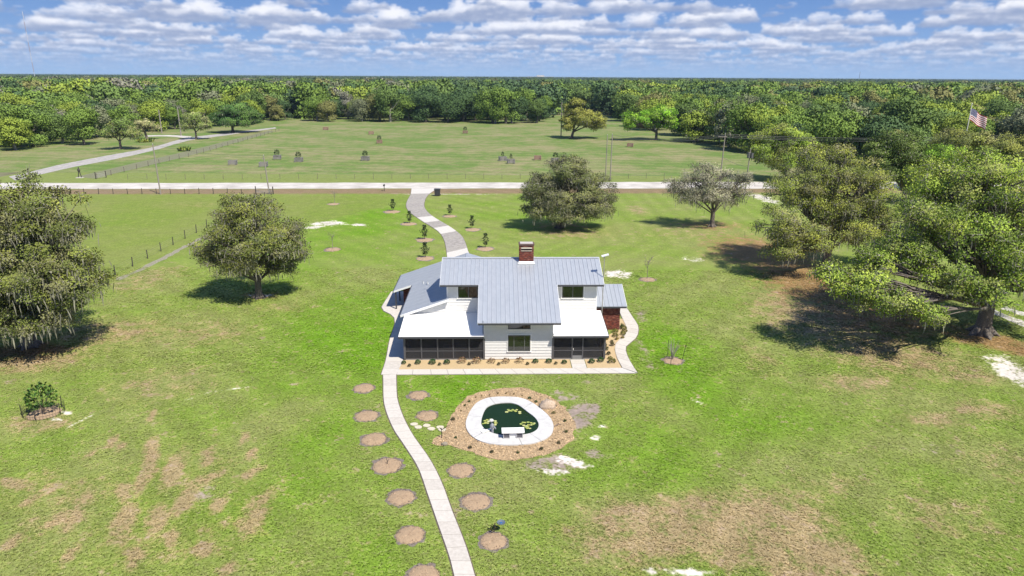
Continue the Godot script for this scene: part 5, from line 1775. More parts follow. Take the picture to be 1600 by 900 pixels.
	var spots := [Vector2(-9.78, -57.16), Vector2(-8.49, -57.17), Vector2(-7.19, -57.19), Vector2(-5.87, -57.21), Vector2(-4.51, -57.46), Vector2(-3.17, -57.42), Vector2(-1.83, -57.44), Vector2(-0.52, -57.46), Vector2(0.74, -57.56), Vector2(2.18, -57.55), Vector2(3.39, -57.57), Vector2(4.79, -57.42)]
	var lab := ["in the left corner of the front bed", "before the left end of the left porch, first in its row", "second from the left in front of the left porch", "before the stone topped cabinet, third from the left", "before the right half of the left porch", "at the right end of the left porch", "left of the gable window, by the porch corner", "under the left side of the gable window", "under the right side of the gable window", "right of the gable window", "at the right end of the gable wall", "just left of the screen door walk"]
	for k in 12:
		put.call(row[k][0], Vector3(spots[k].x, 0.03, spots[k].y), kinds[row[k][0]][1] + " " + lab[k], [0.75, 0.95, 1.1, 1.0, 1.05, 1.1, 0.95, 0.95, 1.0, 0.95, 1.0, 0.85][k], "shrubs of the front bed")
	var sm := [Vector2(-9.19, -56.54), Vector2(-6.50, -56.86), Vector2(-3.84, -56.98), Vector2(-1.15, -56.99), Vector2(1.44, -57.08), Vector2(4.03, -57.23)]
	for k in 6:
		put.call("small", Vector3(sm[k].x, 0.03, sm[k].y), "small dark seedling near the front walk, " + ["leftmost in the bed", "second from the left in the bed", "third from the left in the bed", "below the left part of the gable wall", "below the right part of the gable wall", "just left of the screen door walk"][k], 1.2, "seedlings of the front bed")
	# the right bed, spots in the crop of the house's right corner
	var rs := [Vector2(7.33, -57.60), Vector2(8.17, -57.91), Vector2(9.17, -57.72), Vector2(9.14, -58.52), Vector2(9.11, -59.52), Vector2(9.04, -60.68), Vector2(9.08, -61.72), Vector2(9.78, -61.84), Vector2(9.86, -62.68), Vector2(10.41, -64.27), Vector2(10.58, -65.47), Vector2(9.52, -63.48), Vector2(10.47, -63.45), Vector2(11.10, -63.79), Vector2(11.28, -64.79), Vector2(11.56, -65.57), Vector2(11.47, -66.80), Vector2(11.62, -66.36)]
	var rk := ["round", "round", "olive", "olive", "small", "small", "small", "small", "small", "olive", "olive", "dry", "dry", "dry", "olive", "olive", "spike", "olive"]
	var rl := ["right of the screen door walk", "at the right porch corner post", "large one near the corner of the walk", "small one near the corner of the walk", "halfway along the right porch side", "beside the right porch, nearer the brick", "against the right porch side", "out from the right porch side", "nearest the brick room, beside the porch", "before the brick wall, nearer the porch", "close under the brick wall", "behind the right porch corner", "in the inner curve of the side walk", "at the inner edge of the side walk", "at the bend of the side walk", "right of the brick corner", "tall one behind the brick corner", "beside the brick corner, by the walk"]
	for k in rs.size():
		put.call(rk[k], Vector3(rs[k].x, 0.03, rs[k].y), kinds[rk[k]][1] + " in the right bed, " + rl[k], [1.0, 1.05, 1.1, 0.7, 1.5, 1.7, 1.5, 1.7, 1.2, 1.0, 1.0, 1.5, 1.6, 1.5, 0.9, 0.9, 1.6, 1.0][k], "plants of the right bed")
	# plants in the mulch ring of the pond
	var pp := [Vector2(-4.42, -46.61), Vector2(-4.01, -43.87), Vector2(-2.88, -42.50), Vector2(-1.33, -41.90), Vector2(0.49, -41.87), Vector2(2.11, -42.31), Vector2(3.39, -43.20), Vector2(4.03, -44.81), Vector2(4.08, -46.45), Vector2(3.28, -47.74), Vector2(1.98, -49.66), Vector2(1.48, -50.24), Vector2(0.89, -50.77), Vector2(0.21, -51.09), Vector2(-0.43, -51.20), Vector2(-1.11, -51.15), Vector2(-1.79, -50.88), Vector2(-2.43, -50.71), Vector2(-2.90, -50.40), Vector2(-3.39, -49.61), Vector2(-3.70, -48.92), Vector2(-3.91, -48.07)]
	var pk := ["small", "round", "small", "small", "spike", "small", "small", "spike", "spike", "olive", "round", "round", "dry", "dry", "dry", "dry", "dry", "dry", "dry", "spike", "spike", "dry"]
	for k in pp.size():
		var deg: String = ["left side", "lower left side", "near side, left of the middle", "near side, left of the bench", "near side, below the bench", "near side, right of the bench", "lower right side", "right side, nearer the viewer", "right side, further off", "right side, below the boulder", "back right, just left of the boulder", "back right, second left of the boulder", "back, right of the middle", "back, in the middle right", "back, in the middle", "back, in the middle left", "back, left of the middle", "back left, third from the corner", "back left, second from the corner", "back left corner, outermost", "left, upper of the pair", "left, lower of the pair"][k]
		put.call(pk[k], Vector3(pp[k].x, 0.02, pp[k].y), kinds[pk[k]][1] + " in the pond's mulch ring, " + deg, [1.6, 0.55, 1.4, 1.4, 0.9, 1.5, 1.4, 1.1, 1.1, 0.7, 0.6, 0.7, 0.8, 0.9, 1.0, 1.0, 0.8, 0.8, 0.9, 0.9, 0.9, 0.8][k], "plants in the mulch ring of the pond")
	# things on the porches and the solar lamp
	var cab := thing("outdoor_counter", "brown outdoor counter with grey stone top inside the left screened porch", "counter", hw(-6.95, 0.1, -0.35), deg_to_rad(HOUSE_TURN))
	for q in [[0.0, 1.02], [1.12, 2.2]]:
		var b := MB.new()
		b.box(Vector3(q[0] + 0.06, 0, -0.6), Vector3(q[1] - 0.06, 0.95, 0.0))
		part(cab, "cabinet", b.mesh(), mat("counter_brown", Color(0.34, 0.15, 0.12), 0.8))
		var tp := MB.new()
		tp.box(Vector3(q[0], 0.95, -0.7), Vector3(q[1], 1.08, 0.1))
		part(cab, "top", tp.mesh(), mat("counter_stone", Color(0.62, 0.60, 0.60), 0.6))
		var sd := MB.new()
		sd.box(Vector3(q[0] + 0.0, 0, -0.02), Vector3(q[0] + 0.08, 0.95, 0.04))
		part(cab, "upright", sd.mesh(), mat("counter_stone", Color()))
	var lamp := thing("solar_lamp_post", "tall thin solar lamp post with a flat pale panel beside the right porch", "lamp post", hw(8.37, 0, -5.0))
	var pm := mat("pole_galvanised", Color(0.42, 0.40, 0.38), 0.45, 0.5)
	var po := MB.new()
	po.tube([Vector3.ZERO, Vector3(0, 8.5, 0)], [0.05, 0.04], 8)
	part(lamp, "pole", po.mesh(), pm)
	var hb := MB.new()
	hb.beam(Vector3(-0.10, 8.45, 0), Vector3(0.20, 8.62, 0.0), 0.05, 0.05)
	part(lamp, "bracket", hb.mesh(), pm)
	var hd := MB.new()
	hd.box(Vector3(-0.35, -0.04, -0.16), Vector3(0.35, 0.04, 0.16), Transform3D(Basis(Vector3.BACK, 0.28) * Basis(Vector3.RIGHT, 0.2), Vector3(0.06, 8.66, 0)))
	part(lamp, "lamp_head", hd.mesh(), mat("lamp_white", Color(0.62, 0.64, 0.66), 0.35))



# ---------- trees ----------
# Crown of leaf clumps filling a set of lobes (centre, radii); returns [leaves, moss, clump centres]
func oak_crown(lobes: Array, leaves_per: float, leaf: float, cols: Array, twig: Color, moss: float, clump_r: float, gaps: float, grey: float) -> Array:
	var b := MB.new()
	var ms := MB.new()
	var tw := MB.new()
	tw.col = twig * 0.62
	var clumps := []
	for q in lobes.size():
		var c: Vector3 = lobes[q][0]
		var r: Vector3 = lobes[q][1]
		var mean := (r.x + r.y + r.z) / 3.0
		var cr := clampf(mean * 0.36, clump_r * 0.65, clump_r)
		var count := int(5.2 * (mean / cr) * (mean / cr)) + 3
		for k in count:
			var d := Vector3(rng.randfn(), rng.randfn() + 0.15, rng.randfn()).normalized()
			var f := (rng.randf_range(0.66, 1.04) if k % 7 else rng.randf_range(1.0, 1.22)) if k % 4 else rng.randf_range(0.2, 0.6)
			var p := c + d * (r - Vector3.ONE * minf(cr * 0.6, mean * 0.3)) * f
			if p.y < 0.7:
				p.y = 0.7 + rng.randf() * 0.5
			var buried := false
			for o in lobes.size():
				if o != q and ((p - lobes[o][0]) / lobes[o][1]).length() < 0.5:
					buried = true
					break
			if buried or rng.randf() < gaps + 0.10:
				continue
			clumps.append([p, cr * rng.randf_range(0.7, 1.25), d, q, cols[rng.randi() % cols.size()] * rng.randf_range(0.7, 1.15)])
	for cl in clumps:
		var p: Vector3 = cl[0]
		var cr: float = cl[1]
		var lc: Vector3 = lobes[cl[3]][0]
		var n := int(leaves_per * 1.3 * cr * cr)
		var tone: Color = cl[4] * Color(1.32, 1.30, 0.95) * rng.randf_range(0.85, 1.15)
		for k in n:
			var d := Vector3(rng.randfn(), rng.randfn() * 0.8 + 0.25, rng.randfn()).normalized()
			var at := p + d * Vector3(cr, cr * 0.66, cr) * pow(rng.randf(), 0.5) * 0.92
			var out := (at - lc + d * cr * 1.5 + Vector3(0, cr * 0.5, 0)).normalized()
			var ld := (Vector3(rng.randfn(), rng.randfn() * 0.6, rng.randfn()) + d * 0.8).normalized()
			var sd := ld.cross(out + Vector3(rng.randfn(), rng.randfn(), rng.randfn()) * 0.45).normalized()
			var l := leaf * rng.randf_range(0.45, 1.35)
			var t := tone * rng.randf_range(0.87, 1.14)
			if rng.randf() < grey * (1.25 if at.y < lc.y else 0.6):
				t = Color(0.25, 0.245, 0.19) * rng.randf_range(0.6, 1.2)
				ld = (ld * 0.6 + Vector3(0, -0.9, 0)).normalized()
			b.col = t
			b.leaf(at, ld * l, sd * l * 0.36, out)
		# grey twigs and moss show between the leaves
		for k in 3:
			var d := Vector3(rng.randfn(), rng.randfn() * 0.6 + 0.3, rng.randfn()).normalized()
			var e := p + d * cr * rng.randf_range(0.7, 1.15)
			tw.tube([p - d * cr * 0.4, p.lerp(e, 0.5) + Vector3(0, 0.1, 0), e], [0.04, 0.028, 0.012], 3, false)
		var hang := int(moss * cr * cr * (0.4 if p.y > lc.y else 1.3))
		for k in hang:
			var o := Vector3(rng.randfn() * 0.5, rng.randf_range(-0.6, 0.3), rng.randfn() * 0.5) * cr
			var l := rng.randf_range(0.25, 1.05) * (1.0 if moss < 6 else 1.35)
			l = minf(l, maxf(0.3, p.y + o.y - 0.35))
			var a := rng.randf() * TAU
			var sd := Vector3(cos(a), 0, sin(a))
			ms.col = Color(0.25, 0.245, 0.195) * rng.randf_range(0.6, 1.25)
			var st := p + o
			var sway := Vector3(rng.randfn(), 0, rng.randfn()) * 0.08
			ms.strip([st, st + Vector3(0, -l * 0.5, 0) + sway, st + Vector3(0, -l, 0) + sway * 1.5], [0.03, 0.055 * rng.randf_range(0.5, 1.2), 0.01], sd)
	return [b, ms, clumps, tw]


func limbs(b: MB, clumps: Array, lobes: Array, base_r: float, fork: float, lean: Vector3, twisty := 1.0) -> void:
	var top := Vector3(lean.x * fork, fork, lean.z * fork)
	b.tube([Vector3(0, -0.1, 0), Vector3(lean.x * fork * 0.1, fork * 0.12, 0), Vector3(lean.x * fork * 0.4, fork * 0.5, lean.z * fork * 0.4), top], [base_r * 1.55, base_r * 1.05, base_r * 0.9, base_r * 0.85], 9)
	for k in 5:
		var a := TAU * k / 5 + 0.4
		b.tube([Vector3(cos(a) * base_r * 0.4, base_r * 1.2, sin(a) * base_r * 0.4), Vector3(cos(a) * base_r * 1.3, base_r * 0.3, sin(a) * base_r * 1.3), Vector3(cos(a) * base_r * 2.2, -0.1, sin(a) * base_r * 2.2)], [base_r * 0.5, base_r * 0.42, base_r * 0.15], 6)
	var paths := []
	for q in lobes.size():
		var c: Vector3 = lobes[q][0]
		var start := top - Vector3(0, rng.randf() * fork * 0.15, 0)
		var m1 := start.lerp(c, 0.35) + Vector3(rng.randfn(), rng.randf() * 1.2, rng.randfn()) * 0.35 * twisty
		var m2 := start.lerp(c, 0.7) + Vector3(rng.randfn(), rng.randf(), rng.randfn()) * 0.4 * twisty
		var path := [start, m1, m2, c]
		var r := base_r * 0.55 * clampf(lobes[q][1].x / 4.0, 0.5, 1.1)
		b.tube(path, [r, r * 0.75, r * 0.5, r * 0.25], 6)
		paths.append([path, r])
	for cl in clumps:
		var path: Array = paths[cl[3]][0]
		var r: float = paths[cl[3]][1]
		var i := 2 if rng.randf() < 0.6 else 3
		var s: Vector3 = path[i].lerp(path[i - 1], rng.randf())
		var e: Vector3 = cl[0]
		var mid := s.lerp(e, 0.5) + Vector3(rng.randfn(), rng.randf_range(-0.2, 0.6), rng.randfn()) * 0.25
		b.tube([s, mid, e], [r * 0.3 + 0.03, r * 0.18 + 0.025, 0.02], 4, false)


func oak(called: String, label: String, at: Vector3, lobes: Array, leaves_per: float, leaf: float, cols: Array, trunk_r: float, fork: float, moss: float, clump_r := 1.5, gaps := 0.0, twig := Color(0.25, 0.24, 0.21), lean := Vector3.ZERO, grey := 0.11) -> Node3D:
	var o := thing(called, label, "tree", at, 0.0, "")
	var cr := oak_crown(lobes, leaves_per, leaf, cols, twig, moss, clump_r, gaps, grey)
	var t := MB.new()
	limbs(t, cr[2], lobes, trunk_r, fork, lean)
	var bark := mottle("oak_bark", Color(0.06, 0.05, 0.042), Color(0.24, 0.21, 0.185), 0.03, 91, 1.6, 0.95, 3.0)
	part(o, "trunk", t.mesh(), bark)
	part(o, "crown", cr[0].mesh(), leaf_mat("oak_leaf", Color.WHITE, 0.45))
	part(o, "twigs", cr[3].mesh(), leaf_mat("oak_twig", Color.WHITE, 0.0))
	if moss > 0:
		part(o, "hanging_moss", cr[1].mesh(), leaf_mat("spanish_moss", Color.WHITE, 0.35))
	return o


func build_oaks() -> void:
	var olive := [Color(0.20, 0.23, 0.075), Color(0.15, 0.18, 0.06), Color(0.25, 0.27, 0.085), Color(0.21, 0.22, 0.11), Color(0.12, 0.145, 0.06)]
	var gold := [Color(0.235, 0.265, 0.066), Color(0.190, 0.235, 0.062), Color(0.145, 0.180, 0.06), Color(0.225, 0.235, 0.11)]
	var fresh := [Color(0.225, 0.315, 0.060), Color(0.165, 0.245, 0.050), Color(0.275, 0.350, 0.075), Color(0.125, 0.185, 0.045), Color(0.235, 0.275, 0.10)]
	var mossy := [Color(0.150, 0.180, 0.056), Color(0.120, 0.152, 0.050), Color(0.185, 0.205, 0.066), Color(0.160, 0.168, 0.100), Color(0.095, 0.12, 0.045)]
	var grey := [Color(0.225, 0.23, 0.20), Color(0.26, 0.26, 0.235), Color(0.17, 0.185, 0.13), Color(0.30, 0.295, 0.275)]
	var dusk := [Color(0.13, 0.155, 0.075), Color(0.10, 0.125, 0.06), Color(0.165, 0.18, 0.09), Color(0.155, 0.16, 0.12)]
	var bright := [Color(0.17, 0.30, 0.045), Color(0.14, 0.245, 0.04), Color(0.21, 0.34, 0.055)]
	var deep := [Color(0.080, 0.120, 0.040), Color(0.095, 0.145, 0.045), Color(0.12, 0.17, 0.052)]

	oak("moss_hung_oak", "big live oak cut by the left edge of the view, draped with long grey moss", Vector3(-46.22, 0, -60.96), [[Vector3(-0.28, 12.94, -1.00), Vector3(4.23, 3.84, 6.00)], [Vector3(-3.24, 9.54, 0.00), Vector3(5.00, 6.20, 7.00)], [Vector3(3.89, 12.27, 0.00), Vector3(3.37, 3.55, 5.50)], [Vector3(5.51, 8.94, 1.00), Vector3(3.02, 3.37, 4.50)], [Vector3(3.48, 7.99, 3.00), Vector3(3.96, 3.28, 4.50)], [Vector3(6.06, 6.20, 1.00), Vector3(2.59, 2.60, 3.50)], [Vector3(-0.87, 4.98, 3.00), Vector3(3.45, 2.72, 4.00)], [Vector3(4.44, 4.55, 2.00), Vector3(2.92, 2.22, 3.50)], [Vector3(1.95, 4.14, 4.00), Vector3(2.84, 1.67, 3.00)]],
		174.6, 0.18, mossy, 0.55, 3.0, 8.0, 1.35, 0.04, Color(0.330, 0.315, 0.270))
	oak("round_oak", "round lone live oak with olive crown on the left lawn by the wire fence", Vector3(-29.74, 0, -76.38), [[Vector3(-0.20, 9.92, 0.00), Vector3(4.50, 2.44, 5.20)], [Vector3(-3.22, 7.38, 1.00), Vector3(3.04, 2.74, 4.00)], [Vector3(3.31, 7.19, 0.00), Vector3(3.08, 2.78, 4.00)], [Vector3(0.28, 6.56, 1.50), Vector3(5.63, 2.89, 5.00)], [Vector3(0.63, 10.87, 0.00), Vector3(2.60, 1.52, 3.00)], [Vector3(-4.84, 5.43, 1.00), Vector3(1.90, 1.69, 2.40)], [Vector3(4.75, 5.23, 0.00), Vector3(1.77, 1.71, 2.40)], [Vector3(-1.00, 4.44, 2.00), Vector3(3.61, 1.52, 3.20)], [Vector3(1.90, 3.64, -1.00), Vector3(2.71, 1.42, 2.60)]],
		137.8, 0.17, mossy, 0.42, 2.2, 4.5, 1.15, 0.10, Color(0.390, 0.375, 0.330), Vector3(0.02, 0, 0))
	oak("spreading_oak", "dense grey green live oak behind the house, in front of the road", Vector3(8.15, 0, -116.18), [[Vector3(0.95, 9.28, 0.00), Vector3(4.99, 3.19, 5.40)], [Vector3(-3.05, 6.92, 1.00), Vector3(4.11, 3.19, 4.50)], [Vector3(5.39, 6.81, 0.00), Vector3(4.58, 3.44, 4.60)], [Vector3(1.10, 5.31, 1.00), Vector3(8.03, 3.20, 6.00)], [Vector3(-4.43, 4.73, 1.00), Vector3(2.83, 2.29, 3.00)], [Vector3(7.68, 4.29, 0.00), Vector3(2.85, 2.31, 3.00)], [Vector3(1.44, 11.11, 0.00), Vector3(2.80, 1.59, 3.00)], [Vector3(3.24, 3.13, 1.00), Vector3(5.68, 1.61, 4.00)], [Vector3(-2.81, 3.06, 2.00), Vector3(3.68, 1.71, 4.00)], [Vector3(5.84, 3.55, 2.00), Vector3(3.46, 1.71, 4.00)], [Vector3(0.38, 2.62, 3.00), Vector3(5.38, 1.25, 4.00)]],
		128.6, 0.19, dusk, 0.5, 2.4, 4.0, 1.35, 0.08, Color(0.390, 0.375, 0.330))
	oak("grey_oak", "pale grey thin crowned oak with bare twigs beside the road", Vector3(35.05, 0, -117.96), [[Vector3(-1.56, 8.63, 0.00), Vector3(5.29, 2.78, 4.50)], [Vector3(-5.27, 6.56, 1.00), Vector3(3.51, 2.54, 3.60)], [Vector3(3.38, 6.56, 0.00), Vector3(3.32, 2.80, 3.60)], [Vector3(-1.02, 5.70, 1.00), Vector3(6.38, 2.55, 4.60)], [Vector3(5.08, 8.34, 0.00), Vector3(1.76, 1.62, 2.00)], [Vector3(-7.31, 7.39, 0.00), Vector3(1.77, 1.63, 2.00)]],
		77.8, 0.17, grey, 0.42, 2.6, 4.5, 1.15, 0.14, Color(0.510, 0.480, 0.420))
	oak("golden_oak", "tall golden green live oak with mossy limbs, left of the biggest oak", Vector3(43.08, 0, -90.50), [[Vector3(-2.03, 13.27, -2.00), Vector3(5.68, 3.44, 6.00)], [Vector3(3.13, 11.58, -2.00), Vector3(3.81, 4.37, 5.00)], [Vector3(-5.76, 10.73, 0.00), Vector3(4.08, 3.40, 4.50)], [Vector3(-1.31, 9.30, 0.00), Vector3(5.12, 3.59, 5.00)], [Vector3(-8.66, 6.89, 4.00), Vector3(3.30, 2.78, 4.00)], [Vector3(-4.81, 5.22, 4.00), Vector3(3.81, 2.97, 4.00)], [Vector3(-8.07, 3.74, 5.00), Vector3(2.80, 1.56, 3.00)], [Vector3(2.13, 6.28, 0.00), Vector3(4.14, 3.99, 4.60)], [Vector3(-0.45, 15.41, -2.00), Vector3(2.91, 1.62, 4.00)], [Vector3(6.28, 9.70, -3.00), Vector3(3.52, 4.26, 5.00)], [Vector3(7.28, 5.92, -1.00), Vector3(3.49, 3.49, 4.50)]],
		119.4, 0.18, gold, 0.6, 3.0, 4.5, 1.45, 0.08, Color(0.420, 0.398, 0.345))
	oak("huge_oak", "huge spreading live oak at the right edge, low limbs sweeping to the lawn", Vector3(48.27, 0, -65.67), [[Vector3(-0.48, 15.11, -3.00), Vector3(4.50, 3.72, 7.00)], [Vector3(-5.17, 14.45, -3.00), Vector3(3.35, 2.98, 5.50)], [Vector3(2.95, 12.40, -2.00), Vector3(3.84, 4.72, 6.50)], [Vector3(-8.33, 11.77, 0.00), Vector3(3.25, 2.89, 5.00)], [Vector3(-4.32, 10.43, 1.00), Vector3(3.96, 3.13, 6.00)], [Vector3(-0.72, 7.83, 2.00), Vector3(3.71, 3.25, 5.50)], [Vector3(-10.16, 9.12, 1.00), Vector3(2.74, 2.36, 4.00)], [Vector3(-6.90, 7.25, 3.00), Vector3(3.30, 2.44, 4.60)], [Vector3(-15.87, 6.53, 5.00), Vector3(3.09, 2.25, 4.20)], [Vector3(-13.08, 5.50, 6.00), Vector3(2.82, 1.86, 4.00)], [Vector3(-18.22, 7.34, 4.00), Vector3(1.80, 1.52, 3.00)], [Vector3(-14.13, 8.22, 3.00), Vector3(2.07, 1.41, 3.20)], [Vector3(-10.58, 4.75, 7.00), Vector3(1.98, 1.10, 3.20)], [Vector3(1.57, 7.01, 2.00), Vector3(2.48, 2.22, 4.50)], [Vector3(-4.21, 6.17, 5.00), Vector3(2.38, 1.63, 3.60)], [Vector3(6.44, 8.05, -1.00), Vector3(3.86, 5.42, 7.00)]],
		119.4, 0.19, fresh, 0.75, 3.4, 2.2, 1.5, 0.06, Color(0.405, 0.390, 0.330))
	oak("dark_oak", "dark green oak with leaning trunk between the golden oak and the huge oak, further back", Vector3(77.33, 0, -133.56), [[Vector3(-3.61, 12.19, 0.00), Vector3(5.42, 3.89, 5.50)], [Vector3(-6.00, 8.63, 1.00), Vector3(4.19, 3.37, 4.50)], [Vector3(-0.33, 7.93, 1.00), Vector3(4.44, 3.90, 4.50)], [Vector3(-7.39, 11.19, 0.00), Vector3(3.21, 2.60, 3.50)]],
		99.5, 0.29, deep, 0.5, 4.0, 0.6, 1.6, 0.05, Color(0.150, 0.135, 0.120), Vector3(-0.15, 0, 0))
	oak("bright_oak", "bright fresh green bushy oak behind the huge oak", Vector3(87.56, 0, -142.43), [[Vector3(-1.65, 7.46, 0.00), Vector3(4.24, 3.90, 5.00)], [Vector3(-3.43, 3.90, 1.00), Vector3(3.97, 3.35, 4.50)], [Vector3(1.62, 9.71, 0.00), Vector3(3.95, 3.05, 4.50)]],
		99.5, 0.29, bright, 0.4, 3.0, 0.0, 1.6, 0.03, Color(0.180, 0.165, 0.135))
	oak("olive_oak", "broad grey olive oak behind the huge oak, below the flag", Vector3(108.29, 0, -158.14), [[Vector3(-6.72, 11.34, 0.00), Vector3(6.69, 3.37, 6.50)], [Vector3(0.12, 9.94, 0.00), Vector3(6.41, 3.68, 6.50)], [Vector3(-9.80, 9.13, 1.00), Vector3(4.35, 3.05, 5.00)], [Vector3(6.20, 8.93, 1.00), Vector3(5.81, 3.97, 6.00)]],
		93.6, 0.30, olive, 0.45, 4.0, 1.0, 1.8, 0.05, Color(0.390, 0.375, 0.330))
	oak("roadside_oak", "green oak across the road, right of the transformer pole", Vector3(69.39, 0, -175.05), [[Vector3(-2.39, 10.26, 0.00), Vector3(7.72, 4.40, 7.00)], [Vector3(3.43, 8.17, 1.00), Vector3(5.78, 4.05, 6.00)], [Vector3(-6.49, 6.75, 0.00), Vector3(4.85, 3.41, 5.00)], [Vector3(-0.26, 5.61, 1.00), Vector3(7.41, 3.73, 6.50)]],
		81.9, 0.34, fresh, 0.5, 3.5, 2.0, 2.0, 0.05, Color(0.390, 0.375, 0.330))
	# lone trees standing out in the pasture
	oak("willow_oak", "golden willowy tree with two leaning trunks alone in the pasture", Vector3(25.05, 0, -297.46), [[Vector3(0.18, 11.65, 0.00), Vector3(4.86, 3.98, 7.00)], [Vector3(5.61, 8.06, 1.00), Vector3(7.02, 5.12, 8.00)], [Vector3(-1.63, 6.44, 1.00), Vector3(3.25, 4.56, 6.00)], [Vector3(10.93, 6.45, 0.00), Vector3(3.80, 3.71, 6.00)], [Vector3(1.96, 14.79, 0.00), Vector3(3.77, 2.27, 5.00)]],
		39.8, 0.50, [Color(0.185, 0.205, 0.055), Color(0.15, 0.17, 0.05), Color(0.215, 0.225, 0.065)], 0.6, 3.0, 0.5, 2.4, 0.0, Color(0.300, 0.270, 0.195), Vector3(0.25, 0, 0))
	oak("field_oak", "bright green round oak with grey mossy left side, right of the golden willowy tree", Vector3(59.72, 0, -290.42), [[Vector3(0.64, 10.11, 0.00), Vector3(6.87, 4.45, 8.00)], [Vector3(-5.04, 8.02, 0.00), Vector3(4.76, 3.90, 6.00)], [Vector3(3.28, 7.10, 1.00), Vector3(4.75, 3.89, 6.00)], [Vector3(-11.44, 7.60, 2.00), Vector3(3.68, 4.43, 6.00)]],
		39.8, 0.50, [Color(0.195, 0.390, 0.041), Color(0.156, 0.312, 0.041), Color(0.234, 0.390, 0.056), Color(0.108, 0.195, 0.037)], 0.6, 3.5, 1.5, 2.4, 0.0)
	oak("field_oak", "dark broad oak at the far left of the pasture, beside the side road", Vector3(-127.56, 0, -318.03), [[Vector3(1.43, 9.90, 0.00), Vector3(8.09, 4.26, 9.00)], [Vector3(-4.34, 6.55, 1.00), Vector3(6.36, 3.65, 7.00)], [Vector3(7.71, 6.56, 0.00), Vector3(6.96, 3.97, 7.00)], [Vector3(1.54, 4.90, 1.00), Vector3(9.84, 2.74, 9.00)]],
		39.8, 0.50, [Color(0.055, 0.108, 0.044), Color(0.066, 0.137, 0.048), Color(0.098, 0.176, 0.056)], 0.6, 3.5, 0.0, 2.4, 0.0, Color(0.090, 0.075, 0.075))
	oak("field_oak", "pale grey green tree beside the junction of the side road", Vector3(-128.65, 0, -282.98), [[Vector3(0.60, 8.48, 0.00), Vector3(5.16, 2.99, 5.00)], [Vector3(-2.19, 5.51, 1.00), Vector3(3.61, 2.44, 4.00)], [Vector3(3.60, 5.73, 0.00), Vector3(3.62, 2.45, 4.00)]],
		44.5, 0.40, [Color(0.234, 0.293, 0.130), Color(0.176, 0.244, 0.084), Color(0.293, 0.321, 0.185)], 0.4, 3.0, 2.0, 1.9, 0.0)
	oak("field_oak", "leaning grey mossy tree above the palmetto clump by the side road", Vector3(-148.06, 0, -281.74), [[Vector3(-0.09, 6.19, 0.00), Vector3(3.60, 2.17, 4.00)], [Vector3(-2.40, 4.48, 1.00), Vector3(2.57, 1.89, 3.00)], [Vector3(3.30, 4.70, 0.00), Vector3(2.58, 1.90, 3.00)]],
		44.5, 0.36, [Color(0.293, 0.302, 0.185), Color(0.176, 0.215, 0.093), Color(0.351, 0.341, 0.241)], 0.5, 4.0, 3.0, 1.7, 0.0, Color(0.375, 0.360, 0.315), Vector3(-0.2, 0, 0))
	oak("field_oak", "low dark green oak with a round crown left of the side road", Vector3(-137.28, 0, -242.73), [[Vector3(1.48, 7.66, 0.00), Vector3(4.89, 3.04, 6.00)], [Vector3(-2.31, 5.55, 1.00), Vector3(3.55, 2.33, 5.00)], [Vector3(4.69, 5.51, 0.00), Vector3(3.56, 2.34, 5.00)]],
		46.8, 0.40, [Color(0.108, 0.166, 0.056), Color(0.156, 0.225, 0.074), Color(0.215, 0.244, 0.111)], 0.45, 3.0, 1.5, 2.0, 0.0)


# Trees of the forest: a set of crowns shared by hundreds of trees of their own, and beyond those one mass
func forest_crown(r: float, h: float, leaves: int, leaf: float, sd: int, skirt: float) -> ArrayMesh:
	var b := MB.new()
	var g := RandomNumberGenerator.new()
	g.seed = sd
	var clumps := []
	var n := 30
	for k in n:
		var d := Vector3(g.randfn(), absf(g.randfn()) * 0.9 - 0.25, g.randfn()).normalized()
		var c := Vector3(0, h * 0.62, 0) + d * Vector3(r * 0.74, h * 0.32, r * 0.74) * g.randf_range(0.55, 1.0)
		if k < 8:
			c.y = h * g.randf_range(skirt, 0.5)
		clumps.append([c, r * g.randf_range(0.26, 0.44), g.randf_range(0.75, 1.28), d])
	var per := leaves / n
	for c in clumps:
		for k in per:
			var d := Vector3(g.randfn(), g.randfn() * 0.8 + 0.3, g.randfn()).normalized()
			var p: Vector3 = c[0] + d * Vector3(c[1], c[1] * 0.75, c[1]) * pow(g.randf(), 0.35)
			var out: Vector3 = (d * 1.1 + c[3] * 0.5 + Vector3(0, 0.35, 0)).normalized()
			var ld := (Vector3(g.randfn(), g.randfn() * 0.6, g.randfn()) + d * 0.6).normalized()
			var s := ld.cross(out + Vector3(g.randfn(), g.randfn(), g.randfn()) * 0.4).normalized()
			var l := leaf * g.randf_range(0.6, 1.4)
			var t: float = c[2] * g.randf_range(0.8, 1.22)
			b.col = Color(t, t, t * g.randf_range(0.85, 1.15))
			b.leaf(p, ld * l, s * l * 0.42, out)
	return b.mesh()


func forest_trunk(h: float, r: float, sd: int) -> ArrayMesh:
	var b := MB.new()
	var g := RandomNumberGenerator.new()
	g.seed = sd
	var top := Vector3(g.randfn() * 0.6, h * 0.35, g.randfn() * 0.6)
	b.tube([Vector3(0, -0.2, 0), top * 0.5, top], [0.75, 0.55, 0.48], 6)
	for k in 5:
		var a := TAU * k / 5 + g.randf()
		b.tube([top, Vector3(cos(a) * r * 0.3, h * 0.45, sin(a) * r * 0.3), Vector3(cos(a) * r * 0.65, h * 0.66, sin(a) * r * 0.65)], [0.26, 0.18, 0.06], 4, false)
	return b.mesh()


